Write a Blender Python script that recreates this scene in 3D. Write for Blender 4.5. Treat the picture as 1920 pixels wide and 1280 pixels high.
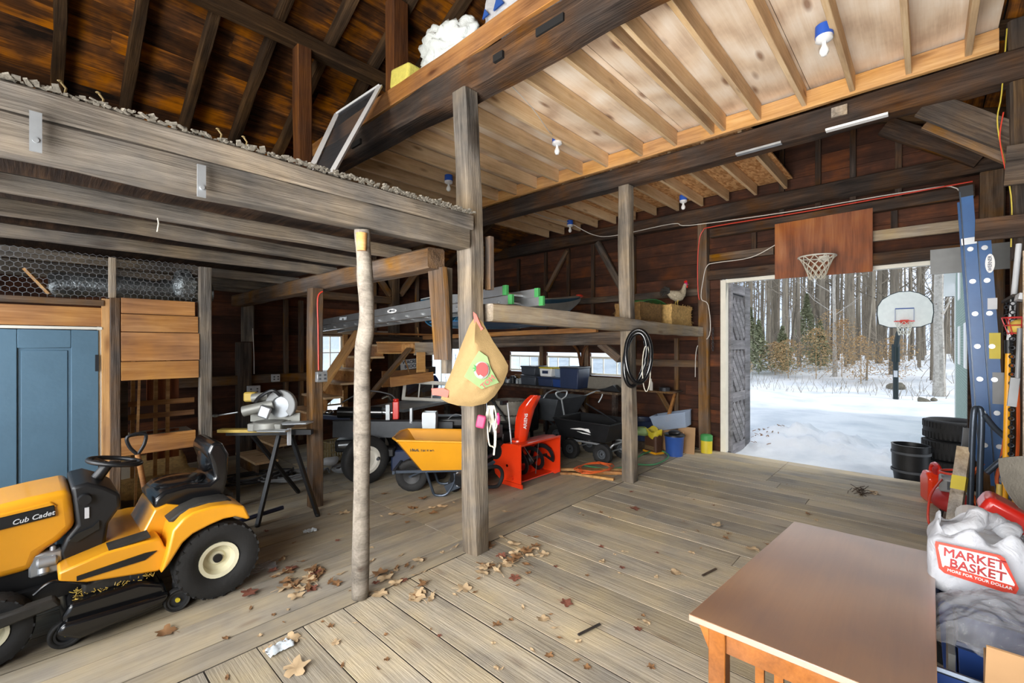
import bpy, bmesh, math, random
from math import sin, cos, pi, radians as rad
from mathutils import Vector as V, Matrix as M, Euler, noise
random.seed(7)
for o in list(bpy.data.objects): bpy.data.objects.remove(o)
C = bpy.context.scene.collection
S = bpy.context.scene
# ---------------------------------------------------------------- camera
HC = 1.75                                   # eye height
ca = bpy.data.cameras.new('camera'); cam = bpy.data.objects.new('camera', ca); C.objects.link(cam)
ca.sensor_width = 36; ca.lens = 841/1920*36; ca.shift_y = 5/1920; ca.clip_end = 300; ca.clip_start = .02
cam.location = (0, 0, HC); cam.rotation_euler = (pi/2, 0, math.atan2(780, 841) - pi/2)
S.camera = cam
# ---------------------------------------------------------------- sky and lights
S.view_settings.view_transform = 'Standard'; S.view_settings.look = 'None'
S.view_settings.exposure = 0; S.view_settings.gamma = 1; S.view_settings.use_curve_mapping = False
w = bpy.data.worlds.new('sky'); S.world = w; w.use_nodes = True
nt = w.node_tree; nt.nodes.clear()
def N(nt, t, **k):
    n = nt.nodes.new(t)
    for a, b in k.items():
        if a.startswith('i_'): n.inputs[a[2:].replace('_', ' ')].default_value = b
        else: setattr(n, a, b)
    return n
_o = N(nt, 'ShaderNodeOutputWorld'); _b = N(nt, 'ShaderNodeBackground'); _b.inputs[1].default_value = 1.5
_tc = N(nt, 'ShaderNodeTexCoord'); _ns = N(nt, 'ShaderNodeTexNoise', i_Scale=2.2, i_Detail=4.0)
_r = N(nt, 'ShaderNodeValToRGB'); _r.color_ramp.elements[0].color = (.56, .70, .92, 1); _r.color_ramp.elements[1].color = (.90, .94, 1, 1)
_r.color_ramp.elements[0].position = .38; _r.color_ramp.elements[1].position = .62
nt.links.new(_tc.outputs['Generated'], _ns.inputs['Vector']); nt.links.new(_ns.outputs['Fac'], _r.inputs[0])
nt.links.new(_r.outputs[0], _b.inputs[0]); nt.links.new(_b.outputs[0], _o.inputs[0])
def lamp(name, kind, loc, direction, **k):
    l = bpy.data.lights.new(name, kind); o = bpy.data.objects.new(name, l); C.objects.link(o)
    o.location = loc; o.rotation_euler = V(direction).to_track_quat('-Z', 'Y').to_euler()
    for a, b in k.items(): setattr(l, a, b)
    return o
lamp('sun', 'SUN', (20, -20, 30), (-.25, .75, -.62), energy=2.1, angle=rad(14), color=(1, .95, .88))
lamp('bright_east_sky', 'SUN', (20, 0, 10), (-1, -.04, -.24), energy=1.6, angle=rad(48), color=(.93, .96, 1))
# daylight of the open west doors, then added fill lamps behind the camera
a_ = lamp('west_door_daylight', 'AREA', (-1.5, .8, 2.0), (1, .13, -.20), energy=98, shape='RECTANGLE', size=3.1, size_y=1.5, color=(1, .985, .96)); a_.data.spread = rad(108)
a_ = lamp('ceiling_fill', 'AREA', (-1.55, .5, .8), (1, .10, .70), energy=165, shape='RECTANGLE', size=3.3, size_y=1.8, color=(1, .97, .93)); a_.data.spread = rad(100)  # added fill aimed up at the plywood ceiling and joists
a_ = lamp('far_bay_fill', 'AREA', (-1.6, 1.0, 1.9), (1, .5, -.14), energy=46, shape='RECTANGLE', size=3.3, size_y=1.8, color=(1, .98, .95)); a_.data.spread = rad(70)  # added narrow fill that carries light into the deeper bays
lamp('roof_fill', 'AREA', (-1.6, 3.2, 3.9), (1, .45, .12), energy=185, shape='RECTANGLE', size=1.6, size_y=1.2, color=(1, .93, .82))  # added fill for the roof underside; the west gable has no opening
lamp('stall_fill', 'AREA', (-1.6, 6.0, 1.5), (1, .0, -.3), energy=14, shape='RECTANGLE', size=.9, size_y=1.2, color=(.95, .97, 1))  # added fill to brighten the stall; the wall behind it is closed
lamp('west_bay_fill', 'AREA', (-1.4, 4.0, 1.9), (1, .24, -.28), energy=88, shape='RECTANGLE', size=1.5, size_y=2.0, color=(.93, .96, 1))  # added fill for the north bay, out of view
lamp('east_window_daylight', 'AREA', (7.98, 5.66, 1.32), (-1, 0, -.05), energy=34, shape='RECTANGLE', size=3.5, size_y=.6, color=(.93, .96, 1))
lamp('north_window_daylight', 'AREA', (3.75, 8.26, 1.27), (0, -1, -.05), energy=22, shape='RECTANGLE', size=.7, size_y=1.6, color=(.93, .96, 1))
lamp('north_panel_daylight', 'AREA', (6.45, 8.26, 1.05), (0, -1, 0), energy=13, shape='RECTANGLE', size=1.0, size_y=1.5, color=(.93, .96, 1))
for nm, loc, d, a, b in (('east_door_portal', (7.82, 1.05, 1.4), (-1, 0, 0), 2.8, 2.8),):
    p = lamp(nm, 'AREA', loc, d, shape='RECTANGLE', size=a, size_y=b); p.data.cycles.is_portal = True
# ---------------------------------------------------------------- materials
MT = {}
def newmat(name):
    m = bpy.data.materials.new(name); m.use_nodes = True; nt = m.node_tree; nt.nodes.clear()
    o = N(nt, 'ShaderNodeOutputMaterial'); b = N(nt, 'ShaderNodeBsdfPrincipled'); nt.links.new(b.outputs[0], o.inputs[0])
    MT[name] = m
    return m, nt, b, o
def srgb(h):
    if isinstance(h, str):
        h = h.lstrip('#'); h = [int(h[i:i+2], 16)/255 for i in (0, 2, 4)]
    return tuple((c/12.92 if c <= .04045 else ((c+.055)/1.055)**2.4) for c in h) + (1,)
def pm(name, col, rough=.5, metal=0, var=.12, bump=.05, scale=8, coat=0, alpha=1, trans=0, spec=.5, dirt=None):
    m, nt, b, o = newmat(name); L = nt.links.new
    tc = N(nt, 'ShaderNodeTexCoord'); ns = N(nt, 'ShaderNodeTexNoise', i_Scale=float(scale), i_Detail=6.0)
    L(tc.outputs['Object'], ns.inputs['Vector'])
    r = N(nt, 'ShaderNodeMapRange'); r.inputs[1].default_value = .3; r.inputs[2].default_value = .7
    r.inputs[3].default_value = 1 - var; r.inputs[4].default_value = 1 + var; L(ns.outputs['Fac'], r.inputs[0])
    hs = N(nt, 'ShaderNodeHueSaturation'); hs.inputs['Color'].default_value = srgb(col); L(r.outputs[0], hs.inputs['Value'])
    src = hs.outputs[0]
    if dirt:
        mx = N(nt, 'ShaderNodeMix', data_type='RGBA'); cr = N(nt, 'ShaderNodeMapRange'); n2 = N(nt, 'ShaderNodeTexNoise', i_Scale=scale*.6, i_Detail=8.0)
        L(tc.outputs['Object'], n2.inputs['Vector']); L(n2.outputs['Fac'], cr.inputs[0]); cr.inputs[1].default_value = .5; cr.inputs[2].default_value = .68
        L(cr.outputs[0], mx.inputs[0]); L(src, mx.inputs[6]); mx.inputs[7].default_value = srgb(dirt); src = mx.outputs[2]
    L(src, b.inputs['Base Color'])
    b.inputs['Roughness'].default_value = rough; b.inputs['Metallic'].default_value = metal
    b.inputs['Specular IOR Level'].default_value = spec
    b.inputs['Coat Weight'].default_value = coat; b.inputs['Coat Roughness'].default_value = .12
    b.inputs['Alpha'].default_value = alpha; b.inputs['Transmission Weight'].default_value = trans
    if bump:
        bp = N(nt, 'ShaderNodeBump', i_Strength=float(bump), i_Distance=.01); n3 = N(nt, 'ShaderNodeTexNoise', i_Scale=scale*5, i_Detail=4.0)
        L(tc.outputs['Object'], n3.inputs['Vector']); L(n3.outputs['Fac'], bp.inputs['Height']); L(bp.outputs[0], b.inputs['Normal'])
    return m
def wood(name, cols, axis='x', sc=1., isl=.22, knots=.5, rough=.85, bump=.35, spec=.25, coat=0, blotch=1., cont=1., rings=0, objr=.12, satv=.25):
    m, nt, b, o = newmat(name); L = nt.links.new
    tc = N(nt, 'ShaderNodeTexCoord'); gi = N(nt, 'ShaderNodeNewGeometry'); oi = N(nt, 'ShaderNodeObjectInfo')
    ad = N(nt, 'ShaderNodeMath', operation='MULTIPLY_ADD'); ad.inputs[1].default_value = 37; L(gi.outputs['Random Per Island'], ad.inputs[0])
    ml = N(nt, 'ShaderNodeMath', operation='MULTIPLY'); ml.inputs[1].default_value = 91; L(oi.outputs['Random'], ml.inputs[0]); L(ml.outputs[0], ad.inputs[2])
    va = N(nt, 'ShaderNodeVectorMath', operation='ADD'); L(tc.outputs['Object'], va.inputs[0]); L(ad.outputs[0], va.inputs[1])
    def stretched(a, bb):
        mp = N(nt, 'ShaderNodeMapping'); s = [bb*sc]*3; s['xyz'.index(axis)] = a*sc; mp.inputs['Scale'].default_value = s
        L(va.outputs[0], mp.inputs[0]); return mp.outputs[0]
    def nz(v, scale, det=6., dist=0.):
        n = N(nt, 'ShaderNodeTexNoise', i_Scale=scale, i_Detail=det, i_Distortion=dist, i_Roughness=.62); L(v, n.inputs['Vector']); return n.outputs['Fac']
    n1 = nz(stretched(.9, 11), 1, 5, .6); n2 = nz(stretched(3, 75), 1, 4); n3 = nz(va.outputs[0], 1.7*sc, 4)
    def mad(a, k, c):
        q = N(nt, 'ShaderNodeMath', operation='MULTIPLY_ADD'); L(a, q.inputs[0]); q.inputs[1].default_value = k
        if isinstance(c, (int, float)): q.inputs[2].default_value = c
        else: L(c, q.inputs[2])
        return q.outputs[0]
    f = mad(n1, 1.15*cont, mad(n2, .55*cont, mad(n3, .8*blotch, .5 - .5*(1.7*cont + .8*blotch))))
    if rings:
        wv = N(nt, 'ShaderNodeTexWave', i_Scale=rings, i_Distortion=9.0, i_Detail=2.0); wv.inputs['Detail Scale'].default_value = .8; L(stretched(.35, 1.2), wv.inputs['Vector'])
        f = mad(wv.outputs['Fac'], .28, mad(f, 1, -.14))
    cr = N(nt, 'ShaderNodeValToRGB'); e = cr.color_ramp.elements; e[0].position = .12; e[1].position = .9
    e[0].color = srgb(cols[0]); e[1].color = srgb(cols[-1]); mid = e.new(.5); mid.color = srgb(cols[1]); L(f, cr.inputs[0])
    src = cr.outputs[0]
    if knots:
        vo = N(nt, 'ShaderNodeTexVoronoi', i_Scale=1.0); L(stretched(1.6, 5.5), vo.inputs['Vector'])
        kr = N(nt, 'ShaderNodeMapRange'); kr.inputs[1].default_value = .06; kr.inputs[2].default_value = .17; kr.inputs[3].default_value = knots; kr.inputs[4].default_value = 0
        L(vo.outputs['Distance'], kr.inputs[0]); mx = N(nt, 'ShaderNodeMix', data_type='RGBA', blend_type='MULTIPLY'); L(kr.outputs[0], mx.inputs[0]); L(src, mx.inputs[6]); mx.inputs[7].default_value = (.28, .16, .1, 1); src = mx.outputs[2]
    hs = N(nt, 'ShaderNodeHueSaturation'); v = mad(gi.outputs['Random Per Island'], 2*isl, mad(oi.outputs['Random'], 2*objr, 1 - isl - objr)); L(v, hs.inputs['Value']); L(mad(n3, 2*satv, 1 - satv), hs.inputs['Saturation']); L(src, hs.inputs['Color'])
    L(hs.outputs[0], b.inputs['Base Color']); b.inputs['Roughness'].default_value = rough; b.inputs['Specular IOR Level'].default_value = spec; b.inputs['Coat Weight'].default_value = coat
    b.inputs['Coat Roughness'].default_value = .3
    if bump:
        bp = N(nt, 'ShaderNodeBump', i_Strength=float(bump), i_Distance=.02); L(mad(n2, .6, mad(n1, .8, 0)), bp.inputs['Height']); L(bp.outputs[0], b.inputs['Normal'])
    return m
for ax in 'xyz':
    wood('floor_'+ax, ('#796f5d', '#a59a86', '#c3b8a3'), ax, isl=.2, knots=.35, bump=.4, spec=.3, rough=.7, satv=1.0, cont=.62, blotch=1.3)
    wood('siding_'+ax, ('#22160f', '#472c20', '#75482f'), ax, isl=.42, knots=.5, blotch=1.5, cont=.6)
    wood('darkboard_'+ax, ('#120d0a', '#33251b', '#5e4632'), ax, isl=.35, knots=.5)
wood('roofboard_x', ('#1a1009', '#583619', '#b4712c'), 'x', isl=.45, knots=.5, blotch=2.2)
wood('grey', ('#423c34', '#6e655a', '#958b7e'), 'x', satv=1.5, isl=0, bump=.8, cont=1.1, blotch=1.5)
wood('greydark', ('#2a221c', '#4e4238', '#766656'), 'x', satv=1.5, isl=0, bump=.8, cont=1.3)
wood('greylight', ('#6b5f50', '#a09280', '#c6baa6'), 'x', satv=1.5, isl=0, bump=.6)
wood('brownbeam', ('#1d1510', '#43342a', '#6b5545'), 'x', satv=1.5, isl=0, bump=.8)
wood('brownpost', ('#3a2c20', '#66503c', '#8d735a'), 'x', satv=1.5, isl=0, bump=.8)
wood('rafter', ('#1c130c', '#41301f', '#6b5238'), 'x', isl=0, bump=.6)
wood('postorange', ('#301a0d', '#5e3a20', '#80552f'), 'x', isl=0, bump=.5)
wood('pine', ('#a9835a', '#d6b68d', '#eed8b6'), 'x', isl=.05, knots=.75, rough=.7, bump=.15, cont=.8, objr=.1)
wood('pineorange', ('#70492a', '#9f6f42', '#c2935f'), 'x', isl=.12, knots=.8, rough=.7, bump=.2, blotch=1.3)
wood('pinefresh', ('#8c6138', '#b98c58', '#d8b07c'), 'x', isl=.12, knots=.6, rough=.7, bump=.15)
wood('plyorange', ('#57301c', '#8a5030', '#aa7048'), 'z', isl=0, knots=0, rough=.6, bump=.1, rings=3.0, cont=.9)
wood('plyceil', ('#b3957a', '#dcc8b0', '#f0e6d8'), 'x', isl=.1, knots=.8, rough=.75, bump=.08, sc=.9, cont=.55, blotch=1.2, rings=1.6)
wood('bark', ('#565049', '#827a6f', '#a29a8e'), 'x', isl=0, knots=.7, bump=.6, blotch=1.6)
wood('treebark', ('#5a5248', '#8b8172', '#aca392'), 'z', isl=.1, knots=0, bump=.6, sc=.6, objr=.25)
wood('birchbark', ('#8b857b', '#bab4aa', '#dcd8d0'), 'x', isl=0, knots=.8, bump=.3)
wood('tabletop', ('#6f4529', '#90653f', '#aa8058'), 'x', isl=0, knots=0, rough=.42, bump=.03, spec=1.0, coat=1.0, cont=.5, rings=1.5)
wood('oak', ('#5f3617', '#8a5426', '#a56c38'), 'x', isl=.04, knots=0, rough=.42, bump=.08, cont=.7, coat=.2)
wood('doorgrey', ('#4c4b4a', '#77767a', '#9b9a9c'), 'x', satv=1.5, isl=.22, knots=.3, bump=.5)
MT['tabletop'].node_tree.nodes['Principled BSDF'].inputs['IOR'].default_value = 2.3
# OSB
m, nt, b, o = newmat('osb'); L = nt.links.new
_t = N(nt, 'ShaderNodeTexCoord'); _v = N(nt, 'ShaderNodeTexVoronoi', i_Scale=26.0); _m = N(nt, 'ShaderNodeMapping'); _m.inputs['Scale'].default_value = (.6, 1.5, 1)
_n = N(nt, 'ShaderNodeTexNoise', i_Scale=5.0); L(_t.outputs['Object'], _m.inputs[0]); L(_m.outputs[0], _v.inputs['Vector']); L(_t.outputs['Object'], _n.inputs['Vector'])
_c = N(nt, 'ShaderNodeValToRGB'); _c.color_ramp.elements[0].color = srgb('#a8713c'); _c.color_ramp.elements[1].color = srgb('#e0b07a'); _s = N(nt, 'ShaderNodeSeparateColor')
L(_v.outputs['Color'], _s.inputs[0]); L(_s.outputs[0], _c.inputs[0]); L(_c.outputs[0], b.inputs['Base Color']); b.inputs['Roughness'].default_value = .8
# snow
m, nt, b, o = newmat('snow'); L = nt.links.new
_t = N(nt, 'ShaderNodeTexCoord'); _n = N(nt, 'ShaderNodeTexNoise', i_Scale=5.0, i_Detail=8.0); L(_t.outputs['Object'], _n.inputs['Vector'])
_n2 = N(nt, 'ShaderNodeTexNoise', i_Scale=.9, i_Detail=9.0); L(_t.outputs['Object'], _n2.inputs['Vector'])
_c = N(nt, 'ShaderNodeValToRGB'); _c.color_ramp.elements[0].color = srgb('#cfd6dd'); _c.color_ramp.elements[1].color = srgb('#eef1f4'); _c.color_ramp.elements[0].position = .3; _c.color_ramp.elements[1].position = .55
L(_n2.outputs['Fac'], _c.inputs[0]); L(_c.outputs[0], b.inputs['Base Color']); b.inputs['Roughness'].default_value = .6; b.inputs['Specular IOR Level'].default_value = .2
_bp = N(nt, 'ShaderNodeBump', i_Strength=.5, i_Distance=.06); L(_n.outputs['Fac'], _bp.inputs['Height']); L(_bp.outputs[0], b.inputs['Normal'])
# glass
m, nt, b, o = newmat('glass'); L = nt.links.new
_tr = N(nt, 'ShaderNodeBsdfTransparent'); _tr.inputs[0].default_value = (.9, .94, .96, 1); _g = N(nt, 'ShaderNodeBsdfGlossy'); _g.inputs['Roughness'].default_value = .05; _mx = N(nt, 'ShaderNodeMixShader'); _mx.inputs[0].default_value = .12
L(_tr.outputs[0], _mx.inputs[1]); L(_g.outputs[0], _mx.inputs[2]); L(_mx.outputs[0], o.inputs[0])
def film(name, tint, fac, rough=.25, diff=(.8, .82, .85, 1), transl=.5):
    m, nt, b, o = newmat(name); L = nt.links.new
    tr = N(nt, 'ShaderNodeBsdfTransparent'); tr.inputs[0].default_value = tint
    b.inputs['Base Color'].default_value = diff; b.inputs['Roughness'].default_value = rough
    tl = N(nt, 'ShaderNodeBsdfTranslucent'); tl.inputs[0].default_value = diff; m1 = N(nt, 'ShaderNodeMixShader'); m1.inputs[0].default_value = transl
    L(b.outputs[0], m1.inputs[1]); L(tl.outputs[0], m1.inputs[2])
    m2 = N(nt, 'ShaderNodeMixShader'); m2.inputs[0].default_value = fac; L(tr.outputs[0], m2.inputs[1]); L(m1.outputs[0], m2.inputs[2]); L(m2.outputs[0], o.inputs[0])
    bp = N(nt, 'ShaderNodeBump', i_Strength=.7, i_Distance=.02); n = N(nt, 'ShaderNodeTexNoise', i_Scale=14.0, i_Detail=5.0, i_Distortion=1.5); tc = N(nt, 'ShaderNodeTexCoord')
    L(tc.outputs['Object'], n.inputs['Vector']); L(n.outputs['Fac'], bp.inputs['Height']); L(bp.outputs[0], b.inputs['Normal'])
film('clearfilm', (.95, .96, .98, 1), .24, .10)
film('whitefilm', (.95, .96, .98, 1), .86, .3, (.86, .88, .92, 1))
film('cleartote', (.88, .92, .97, 1), .45, .3, (.66, .76, .9, 1))
film('frost', (.9, .93, .96, 1), .75, .5, (.72, .78, .85, 1), .85)
film('screen', (.42, .44, .48, 1), .3, .6, (.12, .13, .15, 1), .2)
film('jar', (.8, .84, .8, 1), .5, .1)
for a in (('yellow', '#e39d1f', .32, 0, .05, .02, 4, .5), ('yellow2', '#e8a31c', .4, 0, .06, .03), ('blackplastic', '#191a1c', .42, 0, .2), ('blackgloss', '#101113', .22, 0, .15, .02, 5, .4),
          ('rubber', '#1b1b1b', .75, 0, .25, .3), ('cream', '#ddd8bb', .4, 0, .05), ('red', '#cf2418', .35, 0, .08, .02, 4, .4), ('orangered', '#e23a14', .3, 0, .05, .02, 4, .5),
          ('steel', '#9b9ea0', .35, .9, .1), ('galv', '#a9adb0', .5, .7, .15), ('darksteel', '#3a3c40', .5, .6, .2), ('chrome', '#c8cacc', .15, 1, .05), ('alu', '#b9bcbe', .38, .85, .1, .03),
          ('white', '#dedede', .5, 0, .04), ('offwhite', '#cfccc2', .6, 0, .08), ('blue', '#2c4f94', .4, 0, .08), ('navy', '#26324f', .45, 0, .1), ('totegrey', '#3c4048', .45, 0, .1),
          ('binblue', '#1d3b78', .4, 0, .06), ('ladderblue', '#2f5a8e', .4, 0, .08), ('steelblue', '#424b57', .35, .5, .1), ('bulbblue', '#2a58b8', .4, 0, .05), ('green', '#3f8a4c', .5, 0, .1),
          ('hosegreen', '#4d8f62', .45, 0, .08), ('pink', '#b8306f', .3, 0, .05), ('magenta', '#a3355e', .5, 0, .1), ('rope', '#c9c4b4', .8, 0, .1), ('cardboard', '#9c7a55', .8, 0, .06), ('burlap', '#b39a6c', .9, 0, .06, .5, 30),
          ('paint', '#e2ded0', .5, 0, .05), ('label', '#c9ccd0', .5, 0, .05), ('labelyellow', '#c9b52e', .5, 0, .08), ('kraft', '#92794f', .85, 0, .05, .3, 25), ('insul', '#cfd6d6', .95, 0, .05, .6, 12),
          ('insulyellow', '#d9cf66', .95, 0, .1, .6, 20), ('foil', '#8f9596', .3, .8, .3, .8, 10), ('orangecord', '#e0642a', .5, 0, .05), ('redcord', '#d0402c', .5, 0, .05), ('whitecord', '#cfc8bf', .5, 0, .05),
          ('yellowcord', '#c9b445', .5, 0, .05), ('blackcord', '#202022', .5, 0, .1), ('greycord', '#7c7e80', .45, 0, .1), ('tan', '#8c7a52', .8, 0, .1), ('canvas', '#6f6a60', .85, 0, .1, .4, 20), ('greyplastic', '#8a8c8c', .5, 0, .1),
          ('bluedoor', '#557386', .55, 0, .06, .15, 5), ('housesiding', '#7d9584', .7, 0, .06), ('hay', '#c8a365', .95, 0, .25, .9, 30), ('haydark', '#8a6a3e', .95, 0, .3, .9, 30), ('brownbag', '#4b2f1e', .6, 0, .1),
          ('leafbrown', '#86623f', .8, 0, .25), ('leaftan', '#c0a682', .8, 0, .2), ('leafred', '#7d4b3a', .8, 0, .2), ('beech', '#b39468', .85, 0, .25), ('needle', '#989b7c', .9, 0, .3), ('twig', '#948a7c', .9, 0, .2),
          ('rock', '#6f6a5c', .9, 0, .3), ('bird', '#a59a84', .8, 0, .3, .5, 40), ('birddark', '#2d2a26', .7, 0, .3), ('tarp', '#1d4d74', .5, 0, .2, .2), ('boat', '#a2a8a6', .5, 0, .1), ('boatblue', '#2d5f7e', .45, 0, .1),
          ('darkgrey', '#474b50', .6, 0, .15), ('sawgrey', '#8f8f88', .5, .3, .15), ('sawyellow', '#bda04a', .5, 0, .15), ('backboard', '#e6e5da', .4, 0, .05), ('darkpole', '#1f2c2e', .4, .3, .1), ('logo', '#f0f0ee', .5, 0, 0),
          ('deepblack', '#0c0c0d', .8, 0, .1), ('gapdirt', '#2b251e', .95, 0, .3), ('redlabel', '#a82c2c', .5, 0, .05), ('paper', '#cfd8de', .6, 0, .05), ('greenlabel', '#7c9460', .6, 0, .15), ('mower_dust', '#2c2a26', .7, 0, .3, .2, 10)):
    pm(*a)
pm('dustyrubber', '#6a655c', .85, 0, .25, .4)
def housemat():
    m, nt, b, o = newmat('clapboard'); L = nt.links.new
    tc = N(nt, 'ShaderNodeTexCoord'); wv = N(nt, 'ShaderNodeTexBrick', i_Scale=4.5); wv.inputs['Color1'].default_value = srgb('#93a69b'); wv.inputs['Color2'].default_value = srgb('#85988c'); wv.inputs['Mortar'].default_value = srgb('#5f776a')
    wv.inputs['Mortar Size'].default_value = .02; mp = N(nt, 'ShaderNodeMapping'); mp.inputs['Rotation'].default_value = (pi/2, 0, 0); L(tc.outputs['Object'], mp.inputs[0]); L(mp.outputs[0], wv.inputs['Vector']); L(wv.outputs['Color'], b.inputs['Base Color']); b.inputs['Roughness'].default_value = .8
housemat()
# ---------------------------------------------------------------- mesh helpers
Z = V((0, 0, 1))
def frame(d, up=Z):
    d = V(d).normalized(); u = V(up)
    if abs(d.dot(u)) > .98: u = V((1, 0, 0))
    s = u.cross(d).normalized(); u2 = d.cross(s)
    return d, s, u2
class MB:
    def __init__(s): s.v = []; s.f = []; s.sm = []; s.org = False
    def add(s, vs, fs, sm=False):
        k = len(s.v); s.v += [V(p) for p in vs]; s.f += [[i+k for i in f] for f in fs]; s.sm += [sm]*len(fs); return s
    def box(s, c, d, rot=None):
        hx, hy, hz = d[0]/2, d[1]/2, d[2]/2; mt = Euler(rot).to_matrix() if rot else M.Identity(3); c = V(c)
        return s.add([c + mt @ V((x, y, z)) for x in (-hx, hx) for y in (-hy, hy) for z in (-hz, hz)], [(0, 1, 3, 2), (4, 6, 7, 5), (0, 4, 5, 1), (2, 3, 7, 6), (0, 2, 6, 4), (1, 5, 7, 3)])
    def bx(s, x0, x1, y0, y1, z0, z1): return s.box(((x0+x1)/2, (y0+y1)/2, (z0+z1)/2), (abs(x1-x0), abs(y1-y0), abs(z1-z0)))
    def bar(s, p, q, w, h, up=Z):
        p, q = V(p), V(q); d, a, b = frame(q-p, up); a = a*w/2; b = b*h/2
        return s.add([p-a-b, p+a-b, p+a+b, p-a+b, q-a-b, q+a-b, q+a+b, q-a+b], [(0, 3, 2, 1), (4, 5, 6, 7), (0, 1, 5, 4), (1, 2, 6, 5), (2, 3, 7, 6), (3, 0, 4, 7)])
    def tube(s, path, r, n=8, closed=False, sm=True):
        P = [V(p) for p in path]; k = len(P); rr = r if isinstance(r, (list, tuple)) else [r]*k; vs = []; pu = None
        for i in range(k):
            a = P[(i-1) % k] if (closed or i) else P[i]; b = P[(i+1) % k] if (closed or i < k-1) else P[i]
            d = (b-a).normalized()
            if pu is None: _, sx, u = frame(d)
            else:
                u = pu - d*pu.dot(d); u = u.normalized() if u.length > 1e-6 else frame(d)[2]; sx = u.cross(d)
            pu = u
            for j in range(n): t = 2*pi*j/n; vs.append(P[i] + (sx*cos(t) + u*sin(t))*rr[i])
        fs = []
        for i in range(k if closed else k-1):
            i2 = (i+1) % k
            for j in range(n): j2 = (j+1) % n; fs.append((i*n+j, i*n+j2, i2*n+j2, i2*n+j))
        if not closed: fs += [list(range(n))[::-1], [(k-1)*n+j for j in range(n)]]
        return s.add(vs, fs, sm)
    def cyl(s, p, q, r, r2=None, n=16): return s.tube([p, q], [r, r if r2 is None else r2], n)
    def lathe(s, prof, c=(0, 0, 0), axis=(0, 0, 1), n=24, sm=True, closed=False, sc=(1, 1)):
        d, a, b = frame(axis, (0, 0, 1) if abs(V(axis).normalized().z) < .9 else (0, 1, 0)); c = V(c); vs = []
        for (r, z) in prof:
            for j in range(n): t = 2*pi*j/n; vs.append(c + d*z + (a*cos(t)*sc[0] + b*sin(t)*sc[1])*r)
        k = len(prof); fs = []
        for i in range(k if closed else k-1):
            i2 = (i+1) % k
            for j in range(n): j2 = (j+1) % n; fs.append((i*n+j, i*n+j2, i2*n+j2, i2*n+j))
        if not closed:
            if prof[0][0] > 1e-5: fs.append(list(range(n))[::-1])
            if prof[-1][0] > 1e-5: fs.append([(k-1)*n+j for j in range(n)])
        return s.add(vs, fs, sm)
    def torus(s, c, R_, r, axis=(0, 0, 1), n=32, m=10, sq=1.):
        return s.lathe([(R_ + r*cos(2*pi*i/m), r*sq*sin(2*pi*i/m)) for i in range(m)], c, axis, n, True, True)
    def sph(s, c, r, n=14, m=8, rot=None):
        r = (r, r, r) if isinstance(r, (int, float)) else r; c = V(c); mt = Euler(rot).to_matrix() if rot else M.Identity(3)
        vs = []
        for i in range(m+1):
            p = pi*i/m
            for j in range(n): t = 2*pi*j/n; vs.append(c + mt @ V((r[0]*sin(p)*cos(t), r[1]*sin(p)*sin(t), r[2]*cos(p))))
        fs = [(i*n+j, i*n+(j+1) % n, (i+1)*n+(j+1) % n, (i+1)*n+j) for i in range(m) for j in range(n)]
        return s.add(vs, fs, True)
    def prism(s, poly, a0, a1, pl='xz'):
        mk = {'xz': lambda p, a: (p[0], a, p[1]), 'xy': lambda p, a: (p[0], p[1], a), 'yz': lambda p, a: (a, p[0], p[1])}[pl]; n = len(poly)
        return s.add([mk(p, a0) for p in poly] + [mk(p, a1) for p in poly], [list(range(n))[::-1], list(range(n, 2*n))] + [(i, (i+1) % n, n+(i+1) % n, n+i) for i in range(n)])
    def grid(s, fn, nu, nv, th=0, sm=True):
        P = [[V(fn(i/nu, j/nv)) for j in range(nv+1)] for i in range(nu+1)]; w = nv+1
        vs = [p for r in P for p in r]; fs = [(i*w+j, (i+1)*w+j, (i+1)*w+j+1, i*w+j+1) for i in range(nu) for j in range(nv)]
        if th:
            nn = []
            for i in range(nu+1):
                for j in range(nv+1):
                    a = P[min(i+1, nu)][j] - P[max(i-1, 0)][j]; b = P[i][min(j+1, nv)] - P[i][max(j-1, 0)]; q = a.cross(b); nn.append(q.normalized() if q.length > 1e-9 else V((0, 0, 1)))
            k = len(vs); vs = vs + [vs[i] - nn[i]*th for i in range(k)]
            fs = fs + [tuple(q+k for q in f[::-1]) for f in fs]
            ring = [i*w for i in range(nu+1)] + [nu*w+j for j in range(1, w)] + [i*w+nv for i in range(nu-1, -1, -1)] + [j for j in range(nv-1, 0, -1)]
            fs += [(ring[i], ring[(i+1) % len(ring)], ring[(i+1) % len(ring)]+k, ring[i]+k) for i in range(len(ring))]
        return s.add(vs, fs, sm)
    def jit(s, a, sc=4., seed=0):
        s.org = True
        for p in s.v: p += noise.noise_vector(p*sc + V((seed, 0, 0)))*a
        return s
    def xf(s, mt):
        s.v = [mt @ p for p in s.v]; return s
    def build(s, name, mat, parent=None, loc=None, rot=None, bevel=0, seg=1, sub=0, nofix=False):
        me = bpy.data.meshes.new(name); me.from_pydata([tuple(p) for p in s.v], [], s.f)
        me.polygons.foreach_set('use_smooth', s.sm)
        if not nofix:
            b = bmesh.new(); b.from_mesh(me); bmesh.ops.recalc_face_normals(b, faces=b.faces); b.to_mesh(me); b.free()
        if not (nofix or s.org): me.set_sharp_from_angle(angle=rad(42))
        me.materials.append(MT[mat]); o = bpy.data.objects.new(name, me); C.objects.link(o)
        if parent: o.parent = parent
        if loc: o.location = loc
        if rot: o.rotation_euler = rot
        if bevel:
            q = o.modifiers.new('b', 'BEVEL'); q.width = bevel; q.segments = seg; q.limit_method = 'ANGLE'; q.angle_limit = rad(40)
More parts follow.
